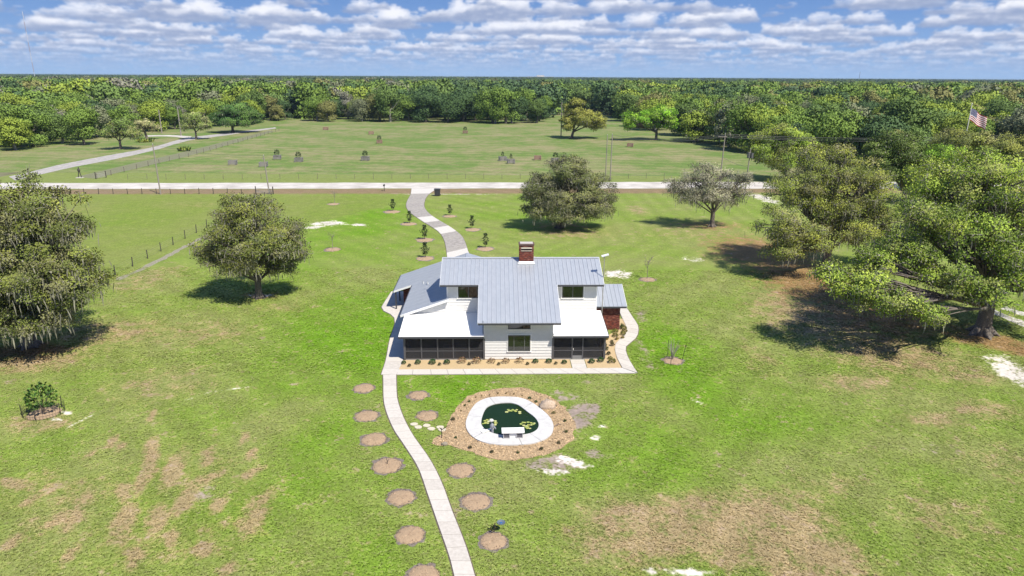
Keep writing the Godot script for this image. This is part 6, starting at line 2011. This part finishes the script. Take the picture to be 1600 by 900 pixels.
func build_far_forest() -> void:
	var tones := [
		["bright yellow green", Color(0.247, 0.325, 0.049)], ["fresh green", Color(0.163, 0.254, 0.047)], ["mid green", Color(0.124, 0.195, 0.049)],
		["dark green", Color(0.075, 0.133, 0.047)], ["deep green", Color(0.068, 0.117, 0.052)], ["olive", Color(0.215, 0.221, 0.074)], ["grey green", Color(0.190, 0.215, 0.120)], ["pale grey leafless", Color(0.225, 0.225, 0.175)], ["golden", Color(0.273, 0.267, 0.062)],
	]
	var mats_t := []
	for t in tones:
		mats_t.append(leaf_mat("forest_" + t[0].replace(" ", "_"), t[1], 0.4))
	var bark := mat("forest_bark", Color(0.13, 0.115, 0.10), 0.95)
	var pale_bark := mat("forest_bark_pale", Color(0.26, 0.25, 0.23), 0.95)
	var near := []
	var trunks := []
	for k in 8:
		var r := [8.6, 10.2, 7.6, 11.5, 9.2, 7.0, 10.8, 8.8][k] as float
		var h := [15.5, 16.5, 17.0, 15.5, 18.0, 13.5, 15.5, 17.0][k] as float
		near.append(forest_crown(r, h, 7500, 0.64, 500 + k, 0.16 if k % 3 else 0.28))
		trunks.append(forest_trunk(h, r, 600 + k))
	# outline of the woods on the ground, from the left edge round the pasture to the right
	var edge := [Vector2(-187.35, -189.48), Vector2(-166.81, -208.63), Vector2(-164.10, -221.05), Vector2(-158.97, -235.10), Vector2(-155.93, -255.65), Vector2(-157.27, -291.87), Vector2(-154.60, -312.43), Vector2(-150.66, -327.91), Vector2(-147.25, -344.90), Vector2(-135.50, -369.29), Vector2(-132.66, -402.20), Vector2(-101.79, -396.23), Vector2(-73.31, -398.74), Vector2(-36.19, -390.75), Vector2(-0.51, -388.37), Vector2(14.53, -392.35), Vector2(25.98, -471.86), Vector2(39.98, -561.52), Vector2(68.42, -564.95), Vector2(63.34, -453.10), Vector2(65.60, -380.79), Vector2(66.48, -348.21), Vector2(79.78, -336.79), Vector2(72.53, -288.24), Vector2(71.42, -263.81), Vector2(81.04, -259.46), Vector2(82.92, -233.55), Vector2(86.00, -217.28), Vector2(93.60, -201.80), Vector2(91.71, -180.54), Vector2(95.05, -169.48), Vector2(103.89, -165.69), Vector2(118.95, -158.51), Vector2(142.70, -144.17)]
	var woods := edge.duplicate()
	woods.append(Vector2(2600, -120))
	woods.append(Vector2(2600, -5200))
	woods.append(Vector2(-2600, -5200))
	woods.append(Vector2(-2600, -150))
	# clearings: side track, field gap on the right with the far road
	var clear := [[Vector2(72.64, -121.16), Vector2(97.38, -121.83), Vector2(174.78, -224.99), Vector2(141.17, -234.53)], [Vector2(-162.83, -294.71), Vector2(-163.56, -330.97), Vector2(-142.82, -316.93), Vector2(-122.41, -270.57), Vector2(-148.94, -268.95)], [Vector2(156.29, -309.26), Vector2(162.16, -309.64), Vector2(125.21, -231.81), Vector2(99.35, -202.05)], [Vector2(174.91, -356.33), Vector2(194.25, -357.78), Vector2(178.63, -328.36), Vector2(160.89, -327.13)]]
	var g := RandomNumberGenerator.new()
	g.seed = 77
	var spots := []
	var patch := noise(0.012, 88, 3)
	var bands := [[-90.0, -560.0, 13.5], [-560.0, -900.0, 16.5], [-900.0, -1700.0, 22.0]]
	for bd in bands:
		var s: float = bd[2]
		var z: float = bd[0]
		while z > bd[1]:
			var half: float = absf(z) * 0.82 + 60.0
			var x := -half
			while x < half:
				var p := Vector2(x + g.randf_range(-0.42, 0.42) * s, z + g.randf_range(-0.42, 0.42) * s)
				x += s
				if not Geometry2D.is_point_in_polygon(p, woods):
					continue
				var out := false
				for c in clear:
					if Geometry2D.is_point_in_polygon(p, c):
						out = true
				if out:
					continue
				spots.append(p)
			z -= s
	spots.sort_custom(func(a: Vector2, b: Vector2) -> bool: return a.length_squared() + absf(a.x) * 40.0 < b.length_squared() + absf(b.x) * 40.0)
	var mass := []
	var made := 0
	var marks := [[60, "left edge stand"], [189, "low dark oak"], [230, "leaning mossy tree"], [307, "junction tree"], [364, "dark field oak"], [450, "fence end"], [509, "faint red guard"], [586, "two red guards"], [650, "open middle pasture"], [727, "farthest red guard"], [795, "grey guard pair"], [872, "thin field pole"], [915, "golden willowy tree"], [975, "right red guard"], [1030, "bright field oak"], [1124, "cross arm pole"], [1225, "roadside oak"], [1300, "golden oak"], [1412, "dark leaning oak"], [1510, "flag pole"], [1590, "huge oak"]]
	var rank := {}
	for p in spots:
		var v := patch.get_noise_2dv(p) * 2.4 + g.randf_range(-0.75, 0.75)
		var ti := 0
		# bright mixed growth on the left, a dark oak belt behind the pasture, mixed again on the right
		if absf(p.x + 10.0) < 55.0 - p.y * 0.05 and g.randf() < 0.7:
			ti = [3, 2, 3, 4, 2, 1][clampi(int((v + 1.6) * 2.0), 0, 5)]
		elif p.x < -90.0 and g.randf() < 0.17:
			ti = 6 + g.randi() % 2
		else:
			ti = [4, 3, 2, 1, 1, 5, 0, 2, 3, 6, 1, 0][clampi(int((v + 1.9) * 3.2), 0, 11)]
		var inside: bool = absf(p.x) < -p.y * 0.78 + 8.0
		if made < 290 and inside and p.y > -640.0:
			var k := g.randi() % 8
			var u: float = 800.0 + p.x / -p.y * 1110.0
			var mark: Array = marks[0]
			for m in marks:
				if absf(m[0] - u) < absf(mark[0] - u):
					mark = m
			rank[mark[1]] = rank.get(mark[1], 0) + 1
			var row: int = rank[mark[1]]
			var where: String = "front row" if row < 5 else ("second row" if row < 9 else ("third row" if row < 13 else "far rows"))
			var label: String = "%s %s tree in the woods, %s behind the %s" % [tones[ti][0], ["round", "broad", "narrow", "wide", "tall", "small", "flattish", "upright"][k], where, mark[1]]
			var o := thing("forest_tree", label, "tree", Vector3(p.x, 0, p.y), g.randf() * TAU, "trees of the woods behind the " + mark[1])
			var sc := g.randf_range(0.72, 1.18) * (0.78 if p.x < -100.0 else (0.9 if p.x > 60.0 else 1.0))
			o.scale = Vector3(sc, sc * g.randf_range(0.9, 1.12), sc)
			part(o, "trunk", trunks[k], pale_bark if ti >= 6 or g.randf() < 0.2 else bark)
			part(o, "crown", near[k], mats_t[ti])
			made += 1
		else:
			mass.append([p, ti, g.randf_range(0.8, 1.25)])
	# the rest of the woods to the horizon
	var z := -1700.0
	while z > -9000.0:
		var step := 26.0 + (absf(z) - 1700.0) * 0.012
		var half := absf(z) * 0.80
		var x := -half
		while x < half:
			var p := Vector2(x + g.randf_range(-0.5, 0.5) * step, z + g.randf_range(-0.5, 0.5) * step * 1.6)
			x += step
			var v := patch.get_noise_2d(p.x * 0.2, p.y * 0.2) * 2.0 + g.randf_range(-0.8, 0.8)
			mass.append([p, [4, 3, 2, 3, 2, 5, 6, 1][clampi(int((v + 1.4) * 2.6), 0, 7)], g.randf_range(0.8, 1.2) * (1.0 + (absf(z) - 1700.0) / 5000.0)])
		z -= step * 1.6
	var white := leaf_mat("forest_mass", Color.WHITE, 0.4)
	var mm := MultiMesh.new()
	mm.transform_format = MultiMesh.TRANSFORM_3D
	mm.use_colors = true
	mm.mesh = forest_crown(9.6, 16.0, 2200, 1.2, 800, 0.12)
	var buf := PackedFloat32Array()
	for m in mass:
		var a := g.randf() * TAU
		var s: float = m[2]
		var c: Color = tones[m[1]][1]
		# far stands are mostly dark pine and oak
		c = c.lerp(Color(0.075, 0.115, 0.055), clampf((-m[0].y - 700.0) / 1400.0, 0.0, 0.8))
		var f := g.randf_range(0.85, 1.15)
		buf.append_array(PackedFloat32Array([cos(a) * s, 0, sin(a) * s, m[0].x, 0, minf(s, 1.3) * g.randf_range(0.8, 1.15), 0, 0.0, -sin(a) * s, 0, cos(a) * s, m[0].y, c.r * f, c.g * f, c.b * f, 1]))
	mm.instance_count = mass.size()
	mm.buffer = buf
	var o := MultiMeshInstance3D.new()
	o.name = "far_forest"
	o.multimesh = mm
	o.material_override = white
	add_child(o)
	tag(o, "far off forest of mixed green trees reaching to the horizon", "forest", "", "stuff")



# ---------- fences, poles, pens and the rest of the fields ----------
func wire_fence(label: String, line: Array, spacing: float, post_h: float, post_r: float, wires: Array, m: Material, wire_m: Material, wire_r := 0.012) -> void:
	var o := thing("wire_fence", label, "fence", Vector3(line[0].x, 0, line[0].y))
	var cv := Curve2D.new()
	for p in line:
		cv.add_point(p - line[0])
	var n := int(cv.get_baked_length() / spacing)
	var pm := MB.new()
	pm.tube([Vector3(0, -0.2, 0), Vector3(0, post_h, 0)], [post_r, post_r * 0.9], 6)
	var mesh := pm.mesh()
	var tops := []
	for i in n + 1:
		var q := cv.sample_baked(cv.get_baked_length() * i / n)
		var p := part(o, "post", mesh, m, Vector3(q.x, 0, q.y))
		p.rotation = Vector3(rng.randf_range(-0.04, 0.04), rng.randf(), rng.randf_range(-0.04, 0.04))
		p.scale = Vector3(1, rng.randf_range(0.92, 1.08), 1)
		tops.append(q)
	for y in wires:
		var w := MB.new()
		for i in n:
			var a := Vector3(tops[i].x, y, tops[i].y)
			var b := Vector3(tops[i + 1].x, y, tops[i + 1].y)
			w.tube([a, a.lerp(b, 0.5) - Vector3(0, 0.02, 0), b], [wire_r, wire_r, wire_r], 3, false)
		part(o, "wire", w.mesh(), wire_m)


func power_pole(label: String, at: Vector3, h: float, lean: float, arm: float, r := 0.16) -> Node3D:
	var o := thing("utility_pole", label, "utility pole", at, 0.0, "utility poles")
	var m := mottle("pole_wood", Color(0.16, 0.145, 0.13), Color(0.34, 0.31, 0.28), 0.04, 95, 2.0, 0.9)
	var b := MB.new()
	b.tube([Vector3(0, -0.3, 0), Vector3(lean * h * 0.5, h * 0.5, 0), Vector3(lean * h, h, 0)], [r, r * 0.85, r * 0.7], 8)
	part(o, "pole", b.mesh(), m)
	var f := MB.new()
	f.tube([Vector3(lean * h, h - 0.1, 0), Vector3(lean * h, h + 0.22, 0)], [0.06, 0.05], 6)
	part(o, "insulator", f.mesh(), mat("insulator", Color(0.5, 0.5, 0.5), 0.4))
	if arm > 0:
		var a := MB.new()
		a.beam(Vector3(lean * h - arm, h - 0.7, 0), Vector3(lean * h + arm * 0.3, h - 0.7, 0.05), 0.12, 0.14)
		part(o, "cross_arm", a.mesh(), m)
	return o


func power_line(label: String, a: Vector3, b: Vector3, sag: float, r := 0.03) -> void:
	var pts := []
	var rad := []
	for i in 13:
		var t := i / 12.0
		pts.append(a.lerp(b, t) - Vector3(0, sag * 4.0 * t * (1.0 - t), 0))
		rad.append(r)
	var w := MB.new()
	w.tube(pts, rad, 4, false)
	tag(part(self, "power_line", w.mesh(), mat("cable", Color(0.12, 0.12, 0.12), 0.5)), label, "power line", "power lines")


func build_fields() -> void:
	var post_m := mat("fence_post_wood", Color(0.13, 0.11, 0.095), 0.9)
	var post_d := mat("fence_post_dark", Color(0.05, 0.045, 0.042), 0.9)
	var wire_m := mat("fence_wire", Color(0.20, 0.19, 0.18), 0.6)
	var strip := mottle("fence_sand", Color(0.13, 0.13, 0.075), Color(0.33, 0.30, 0.255), 0.04, 96, 4.0)
	flat_ribbon("fence_sand_strip", [Vector2(-50.91, -83.68), Vector2(-50.47, -86.98), Vector2(-50.31, -92.57), Vector2(-50.18, -102.51), Vector2(-50.27, -111.61), Vector2(-50.59, -142.64)], [Vector2(-49.95, -83.12), Vector2(-49.55, -86.69), Vector2(-49.34, -92.24), Vector2(-49.40, -102.53), Vector2(-49.43, -111.63), Vector2(-49.93, -141.88)], 60, 0.008, strip, "bare pale strip under the diagonal wire fence")
	wire_fence("wire fence with dark posts running slantwise from the left oak to the road", [Vector2(-51.71, -77.21), Vector2(-51.80, -84.09), Vector2(-51.73, -87.48), Vector2(-51.72, -91.27), Vector2(-51.85, -95.14), Vector2(-52.02, -99.21), Vector2(-52.21, -103.31), Vector2(-52.24, -106.97), Vector2(-52.44, -119.43), Vector2(-52.62, -148.25)], 4.1, 1.35, 0.07, [0.3, 0.6, 0.9, 1.15], post_d, wire_m, 0.008)
	wire_fence("wire fence along the near verge of the road, left of the driveway gate", [Vector2(-108.89, -148.04), Vector2(-96.45, -148.20), Vector2(-78.73, -149.06), Vector2(-53.47, -149.92)], 3.0, 1.25, 0.075, [0.35, 0.7, 1.05], post_d, wire_m)
	wire_fence("thin wire fence along the far side of the road before the pasture", [Vector2(-95.81, -170.34), Vector2(-61.38, -172.24), Vector2(-0.16, -175.19), Vector2(71.79, -179.17)], 4.6, 1.35, 0.05, [0.4, 0.8, 1.2], post_m, wire_m)
	wire_fence("wire fence along the side road on the left of the pasture", [Vector2(-104.25, -171.69), Vector2(-103.79, -194.57), Vector2(-103.21, -225.08), Vector2(-106.36, -272.92), Vector2(-110.12, -328.91)], 6.0, 1.4, 0.08, [0.5, 1.0], post_m, wire_m, 0.02)
	# gates
	for q in [[Vector3(-56.54, 0, -149.82), Vector3(-52.63, 0, -149.52), "pale pipe gate in the near road fence beside the leaning pole"], [Vector3(-104.24, 0, -171.13), Vector3(-103.00, 0, -173.44), "old pipe gate between side road and pasture at the road"]]:
		var a: Vector3 = q[0]
		var b: Vector3 = q[1]
		var gt := thing("field_gate", q[2], "gate", a)
		var d := b - a
		for k in 2:
			var ps := MB.new()
			ps.tube([Vector3(0, 0, 0), Vector3(0, 1.7, 0)], [0.12, 0.11], 7)
			part(gt, "post", ps.mesh(), post_d, d * k)
		for y in [0.25, 0.55, 0.85, 1.2]:
			var br := MB.new()
			br.tube([Vector3(0, y, 0), d + Vector3(0, y, 0)], [0.04, 0.04], 5)
			part(gt, "bar", br.mesh(), mat("gate_pipe", Color(0.42, 0.41, 0.40), 0.5, 0.3))
	# utility poles
	var p1 := power_pole("leaning wooden utility pole by the road, left of the round oak", Vector3(-77.00, 0, -148.69), 10.74, -0.012, 0.0)
	var p2 := power_pole("leaning utility pole standing behind the round oak at the gate", Vector3(-53.61, 0, -149.92), 8.36, -0.055, 0.5)
	var p3 := power_pole("utility pole with a cross arm rising behind the pale grey oak", Vector3(50.19, 0, -165.76), 12.31, 0.02, 1.6)
	var p4 := power_pole("dark pole with transformer cans right of the pale grey oak", Vector3(51.44, 0, -150.90), 10.21, 0.03, 0.4)
	power_pole("left one of two plain poles standing behind the grey green oak", Vector3(23.88, 0, -176.13), 11.04, 0.0, 0.0, 0.13)
	power_pole("right one of two plain poles standing behind the grey green oak", Vector3(24.88, 0, -174.46), 11.33, 0.0, 0.25, 0.15)
	power_pole("thin pole beside the golden willowy tree in the pasture", Vector3(20.85, 0, -302.02), 14.59, 0.0, 0.0, 0.22)
	power_pole("left one of two far poles at the edge of the left woods", Vector3(-157.09, 0, -312.25), 9.99, 0.0, 0.0, 0.3)
	power_pole("right one of two far poles at the side road junction", Vector3(-142.51, 0, -299.37), 11.71, 0.0, 0.0, 0.3)
	var can_m := mat("transformer", Color(0.10, 0.10, 0.11), 0.5)
	var ph4: float = 10.21
	for k in 2:
		var c := MB.new()
		c.tube([Vector3(0.35 + 0.03 * ph4 - 0.7 * k, ph4 - 1.9, 0.15), Vector3(0.35 + 0.03 * ph4 - 0.7 * k, ph4 - 0.8, 0.15)], [0.32, 0.32], 10)
		part(p4, "transformer", c.mesh(), can_m)
	var h3: float = 12.31
	var t3 := p3.position + Vector3(h3 * 0.02, h3 - 0.1, 0)
	var east := p3.position + Vector3(72, 0, -3.5)
	var west := Vector3(24.88, 0, -174.46) + Vector3(0.0, 11.33, 0)
	for k in 3:
		power_line("overhead cable from the cross arm pole into the right oaks, " + ["topmost", "middle", "lowest"][k], t3 - Vector3(-0.3 + k * 0.6, 0.0 + k * 0.35, 0), east + Vector3(0, h3 - 0.1 - k * 0.4, -k * 0.5), 0.9)
		power_line("overhead cable from the cross arm pole towards the pair of poles, " + ["topmost", "middle", "lowest"][k], t3 - Vector3(-0.3 + k * 0.6, 0.0 + k * 0.35, 0), west - Vector3(0, 0.2 + k * 0.5, 0), 0.8)
	power_line("low cable crossing the cross arm pole half way up", p3.position + Vector3(0.1, h3 * 0.55, 0.15), p4.position + Vector3(0.2, ph4 * 0.62, 0), 0.3)
	var h1: float = 10.74
	var h2: float = 8.36
	power_line("overhead cable between the two poles left of the driveway", p1.position + Vector3(-0.012 * h1, h1, 0), p2.position + Vector3(-0.055 * h2, h2, 0), 0.8, 0.02)
	# mailbox and trash bin by the drive
	var mb := thing("mailbox", "black mailbox on a post beside the road left of the driveway", "mailbox", Vector3(-29.14, 0, -154.74))
	var s := MB.new()
	s.box(Vector3(-0.07, 0, -0.07), Vector3(0.07, 1.15, 0.07))
	part(mb, "post", s.mesh(), post_d)
	var bx := MB.new()
	bx.box(Vector3(-0.16, 1.15, -0.32), Vector3(0.16, 1.38, 0.32))
	bx.tube([Vector3(0, 1.38, -0.32), Vector3(0, 1.38, 0.32)], [0.16, 0.16], 10)
	part(mb, "box", bx.mesh(), mat("black_paint", Color(0.02, 0.02, 0.022), 0.4))
	var bin := thing("trash_bin", "black wheeled trash bin at the mouth of the driveway", "trash bin", Vector3(-16.42, 0, -148.62))
	var bb := MB.new()
	bb.prism([Vector3(-0.55, 0.12, -0.5), Vector3(0.55, 0.12, -0.5), Vector3(0.62, 1.45, -0.58), Vector3(-0.62, 1.45, -0.58)], Vector3(0, 0, 1.05))
	part(bin, "body", bb.mesh(), mat("bin_black", Color(0.03, 0.03, 0.035), 0.5))
	var ld := MB.new()
	ld.box(Vector3(-0.68, 1.45, -0.64), Vector3(0.68, 1.55, 0.55))
	part(bin, "lid", ld.mesh(), mat("bin_lid", Color(0.05, 0.05, 0.055), 0.5))
	for x in [-0.6, 0.6]:
		var wh := MB.new()
		wh.tube([Vector3(x - 0.06, 0.16, -0.5), Vector3(x + 0.06, 0.16, -0.5)], [0.16, 0.16], 10)
		part(bin, "wheel", wh.mesh(), mat("black_paint", Color()))
	# wooden tree guards in the pasture
	var greens := [Color(0.03, 0.06, 0.025), Color(0.05, 0.09, 0.03), Color(0.08, 0.10, 0.05)]
	var guard_tree := plant_mesh(0.75, 2.0, 160, 0.3, greens)
	var guard_stem := stems_mesh(3, 0.15, 1.9, 0.05)
	var pens := [
		[Vector3(-81.57, 0, -200.71), 0, 0, 0, "leftmost grey guard, nearest the leaning pole"], [Vector3(-71.22, 0, -196.73), 0, 0, 0, "grey guard directly behind the leaning pole"], [Vector3(-73.25, 0, -214.82), 0, 0, 1, "grey guard with pointed tree, behind leaning pole"], [Vector3(-64.69, 0, -208.54), 0, 0, 1, "grey guard with bushy sapling right of leaning pole"],
		[Vector3(-45.42, 0, -212.75), 0, 0, 1, "grey guard alone in the middle of the pasture"], [Vector3(-3.10, 0, -213.92), 0, 0, 2, "grey guard, left of the pair right of the driveway"], [Vector3(-0.50, 0, -207.51), 0, 0, 2, "grey guard, right of the pair right of the driveway"], [Vector3(13.07, 0, -210.54), 0, 0, 1, "grey guard half hidden behind the grey green oak"],
		[Vector3(-63.29, 0, -311.64), 0, 1, 0, "red guard at the back left of the pasture"], [Vector3(-51.68, 0, -269.46), 0, 1, 1, "red guard in front of the back left one"], [Vector3(-21.81, 0, -319.95), 0, 1, 1, "red guard at the back, before the dark oaks"], [Vector3(7.82, 0, -216.99), 0, 1, 0, "reddish guard left of the grey green oak"], [Vector3(44.10, 0, -261.02), 0, 1, 0, "red guard right of the two plain poles"], [Vector3(-90.10, 0, -336.48), 0, 1, 0, "faint red guard near the far left oaks"],
	]
	for q in pens:
		var o := thing("tree_guard", "wooden tree guard in the pasture, " + q[4].replace(" guard", " one"), "tree guard", q[0], rng.randf_range(-0.3, 0.3), "wooden tree guards in the pasture")
		var m := mat("guard_red", Color(0.25, 0.155, 0.13), 0.9) if q[2] else mat("guard_grey", Color(0.21, 0.20, 0.20), 0.9)
		var hh := 0.92
		for k in 4:
			var a := TAU * k / 4 + PI / 4
			var ps := MB.new()
			ps.box(Vector3(-0.1, 0, -0.1), Vector3(0.1, 1.4, 0.1))
			part(o, "post", ps.mesh(), m, Vector3(cos(a), 0, sin(a)) * hh * 1.414)
			for y in [0.22, 0.66, 1.10]:
				var bd := MB.new()
				bd.box(Vector3(-hh - 0.2, y, hh + 0.10), Vector3(hh + 0.2, y + 0.2, hh + 0.16))
				var e := part(o, "board", bd.mesh(), m)
				e.rotation.y = PI / 2 * k
		if q[3]:
			var tr := thing("guarded_sapling", "young tree inside the %s" % q[4], "young tree", o.position, 0.0, "saplings in the tree guards")
			part(tr, "stem", guard_stem, mat("twig_grey", Color()))
			var c := part(tr, "crown", guard_tree, leaf_mat("citrus_leaf"), Vector3(0, 1.1, 0))
			if q[3] == 2:
				c.scale = Vector3(0.5, 0.9, 0.5)
	# palmetto clumps
	for q in [[Vector3(-142.70, 0, -269.33), 3.2, "broad palmetto clump under the leaning grey tree"], [Vector3(-112.71, 0, -237.58), 2.0, "small yellowing palmetto clump beside the side road"]]:
		var o := thing("palmetto", q[2], "shrub", q[0])
		var b := MB.new()
		for k in 260:
			var a := rng.randf() * TAU
			var r: float = q[1] * sqrt(rng.randf())
			var c := Vector3(cos(a) * r, 0.1, sin(a) * r * 0.7)
			b.col = [Color(0.16, 0.22, 0.04), Color(0.08, 0.14, 0.03), Color(0.26, 0.26, 0.06), Color(0.05, 0.09, 0.02)][rng.randi() % 4]
			var d := Vector3(rng.randfn(), 1.2 + rng.randf(), rng.randfn()).normalized()
			b.leaf(c, d * rng.randf_range(0.9, 1.8), d.cross(Vector3(rng.randfn(), 0.2, rng.randfn())).normalized() * 0.22, Vector3(d.x, 0.8, d.z).normalized())
		part(o, "fronds", b.mesh(), leaf_mat("palm_leaf", Color.WHITE, 0.3))
		var st := MB.new()
		st.tube([Vector3(-q[1] * 0.4, 0.1, 0), Vector3(q[1] * 0.4, 0.25, 0)], [0.15, 0.12], 6)
		part(o, "stem", st.mesh(), mat("twig_grey", Color()))
	# old hand pump like stand near the junction
	var hp0 := thing("iron_stand", "dark iron figure like stand on a pale base between the two roads", "stand", Vector3(-109.15, 0, -172.63))
	var ib := MB.new()
	ib.box(Vector3(-0.8, 0, -0.5), Vector3(0.8, 0.15, 0.5))
	part(hp0, "base", ib.mesh(), mat("stand_base", Color(0.45, 0.43, 0.40), 0.9))
	var im := mat("stand_iron", Color(0.05, 0.045, 0.04), 0.7)
	for q in [[Vector3(-0.4, 0.15, 0), Vector3(-0.05, 1.7, 0)], [Vector3(0.45, 0.15, 0), Vector3(0.1, 1.7, 0)]]:
		var lg := MB.new()
		lg.tube(q, [0.10, 0.10], 6)
		part(hp0, "leg", lg.mesh(), im)
	var tb := MB.new()
	tb.blob(Vector3(0, 1.9, 0), Vector3(0.38, 0.42, 0.22), noise(0.03, 3), 0.3, 10, 8)
	tb.tube([Vector3(0, 2.2, 0), Vector3(0.03, 2.7, 0)], [0.12, 0.10], 6)
	part(hp0, "body", tb.mesh(), im)
	# the flag
	var fp: Vector3 = Vector3(126.32, 0, -194.70)
	var fh: float = 18.39
	var fl := thing("flag_pole", "tall pale flag pole rising out of the right woods", "flag pole", fp)
	var pb := MB.new()
	pb.tube([Vector3.ZERO, Vector3(0.0, fh, 0)], [0.16, 0.10], 8)
	part(fl, "pole", pb.mesh(), mat("pole_pale", Color(0.62, 0.60, 0.56), 0.5))
	var bl := MB.new()
	bl.blob(Vector3(0, fh + 0.12, 0), Vector3(0.16, 0.16, 0.16), null, 0, 10, 8)
	part(fl, "ball", bl.mesh(), mat("pole_pale", Color()))
	flag_cloth(fp + Vector3(0.12, fh - 1.1, 0))
	# radio masts on the horizon
	var ms := thing("radio_mast", "very tall thin pale radio mast on the left horizon", "radio mast", Vector3(-1541, 0, -2300))
	var mh := 212.0
	for k in 7:
		var b := MB.new()
		b.tube([Vector3(0, mh * k / 7, 0), Vector3(0, mh * (k + 1) / 7, 0)], [1.0, 1.0], 4)
		part(ms, "section", b.mesh(), mat("mast_red", Color(0.30, 0.25, 0.27), 0.7) if k % 2 else mat("mast_white", Color(0.45, 0.47, 0.52), 0.7))
	var m2 := thing("radio_mast", "tiny distant mast on the right horizon", "radio mast", Vector3(3340, 0, -6900))
	var b2 := MB.new()
	b2.tube([Vector3.ZERO, Vector3(0, 88, 0)], [3.0, 2.2], 5)
	part(m2, "mast", b2.mesh(), mat("mast_grey", Color(0.2, 0.22, 0.26), 0.8))
	# long pale works building far off
	var wk := thing("distant_works", "long pale low building far off on the horizon", "building", Vector3(290, 0, -7600))
	for q in [[-140.0, 140.0, 26.0, 0], [-40.0, 40.0, 40.0, 1], [-210.0, -140.0, 17.0, 2]]:
		var b := MB.new()
		b.box(Vector3(q[0] + 0.5 * q[3], 0, -20 - q[3]), Vector3(q[1] - 0.5 * q[3], q[2], 20 - q[3]))
		part(wk, "block", b.mesh(), mat("works_pale", Color(0.62, 0.56, 0.46), 0.9))
	var wr := MB.new()
	wr.box(Vector3(-142, 26.0, -22), Vector3(142, 27.5, 22))
	part(wk, "roof", wr.mesh(), mat("works_roof", Color(0.6, 0.58, 0.55), 0.9))


func flag_cloth(at: Vector3) -> void:
	var o := thing("flag", "striped flag with a blue starred corner flying from the tall pole", "flag", at)
	var white := mat("flag_white", Color(0.72, 0.70, 0.70), 0.8)
	var red := mat("flag_red", Color(0.30, 0.016, 0.03), 0.8)
	var blue := mat("flag_blue", Color(0.018, 0.03, 0.13), 0.8)
	var wdt := 5.7
	var hgt := 3.2
	var pos := func(u: float, v: float) -> Vector3:     # u along the fly, v down the hoist; the cloth sags as it streams
		return Vector3(u * wdt * 0.82, -v * hgt - 2.6 * pow(u, 1.15) + 0.16 * sin(u * 8.0 + v), 0.35 * sin(u * 9.0 - v * 1.5) * u)
	for st in 13:
		var b := MB.new()
		var u0 := 0.4 if st < 7 else 0.0
		for k in 16:
			var a := lerpf(u0, 1.0, k / 16.0)
			var e := lerpf(u0, 1.0, (k + 1) / 16.0)
			b.quad(pos.call(a, (st + 1) / 13.0), pos.call(e, (st + 1) / 13.0), pos.call(e, st / 13.0), pos.call(a, st / 13.0))
		part(o, "stripe", b.mesh(), red if st % 2 == 0 else white)
	var c := MB.new()
	for k in 8:
		c.quad(pos.call(0.05 * k, 7.0 / 13.0), pos.call(0.05 * (k + 1), 7.0 / 13.0), pos.call(0.05 * (k + 1), 0.0), pos.call(0.05 * k, 0.0))
	var canton := part(o, "canton", c.mesh(), blue)
	for r in 9:
		for k in (6 if r % 2 == 0 else 5):
			var u := (k * 2 + 1 + r % 2) / 12.0 * 0.4
			var v := (r + 1) / 10.0 * 7.0 / 13.0
			var p: Vector3 = pos.call(u, v)
			var s := MB.new()
			var prev := Vector3.ZERO
			for side in [-1.0, 1.0]:
				for q in 5:
					var a := TAU * q / 5 + PI / 2
					var t := p + Vector3(cos(a), sin(a), 0) * 0.085 + Vector3(0, 0, 0.012 * side)
					var l := p + Vector3(cos(a + 0.63), sin(a + 0.63), 0) * 0.035 + Vector3(0, 0, 0.012 * side)
					var n := p + Vector3(cos(a - 0.63), sin(a - 0.63), 0) * 0.035 + Vector3(0, 0, 0.012 * side)
					s.tri(p + Vector3(0, 0, 0.012 * side), n, t)
					s.tri(p + Vector3(0, 0, 0.012 * side), t, l)
			part(canton, "star", s.mesh(), white)
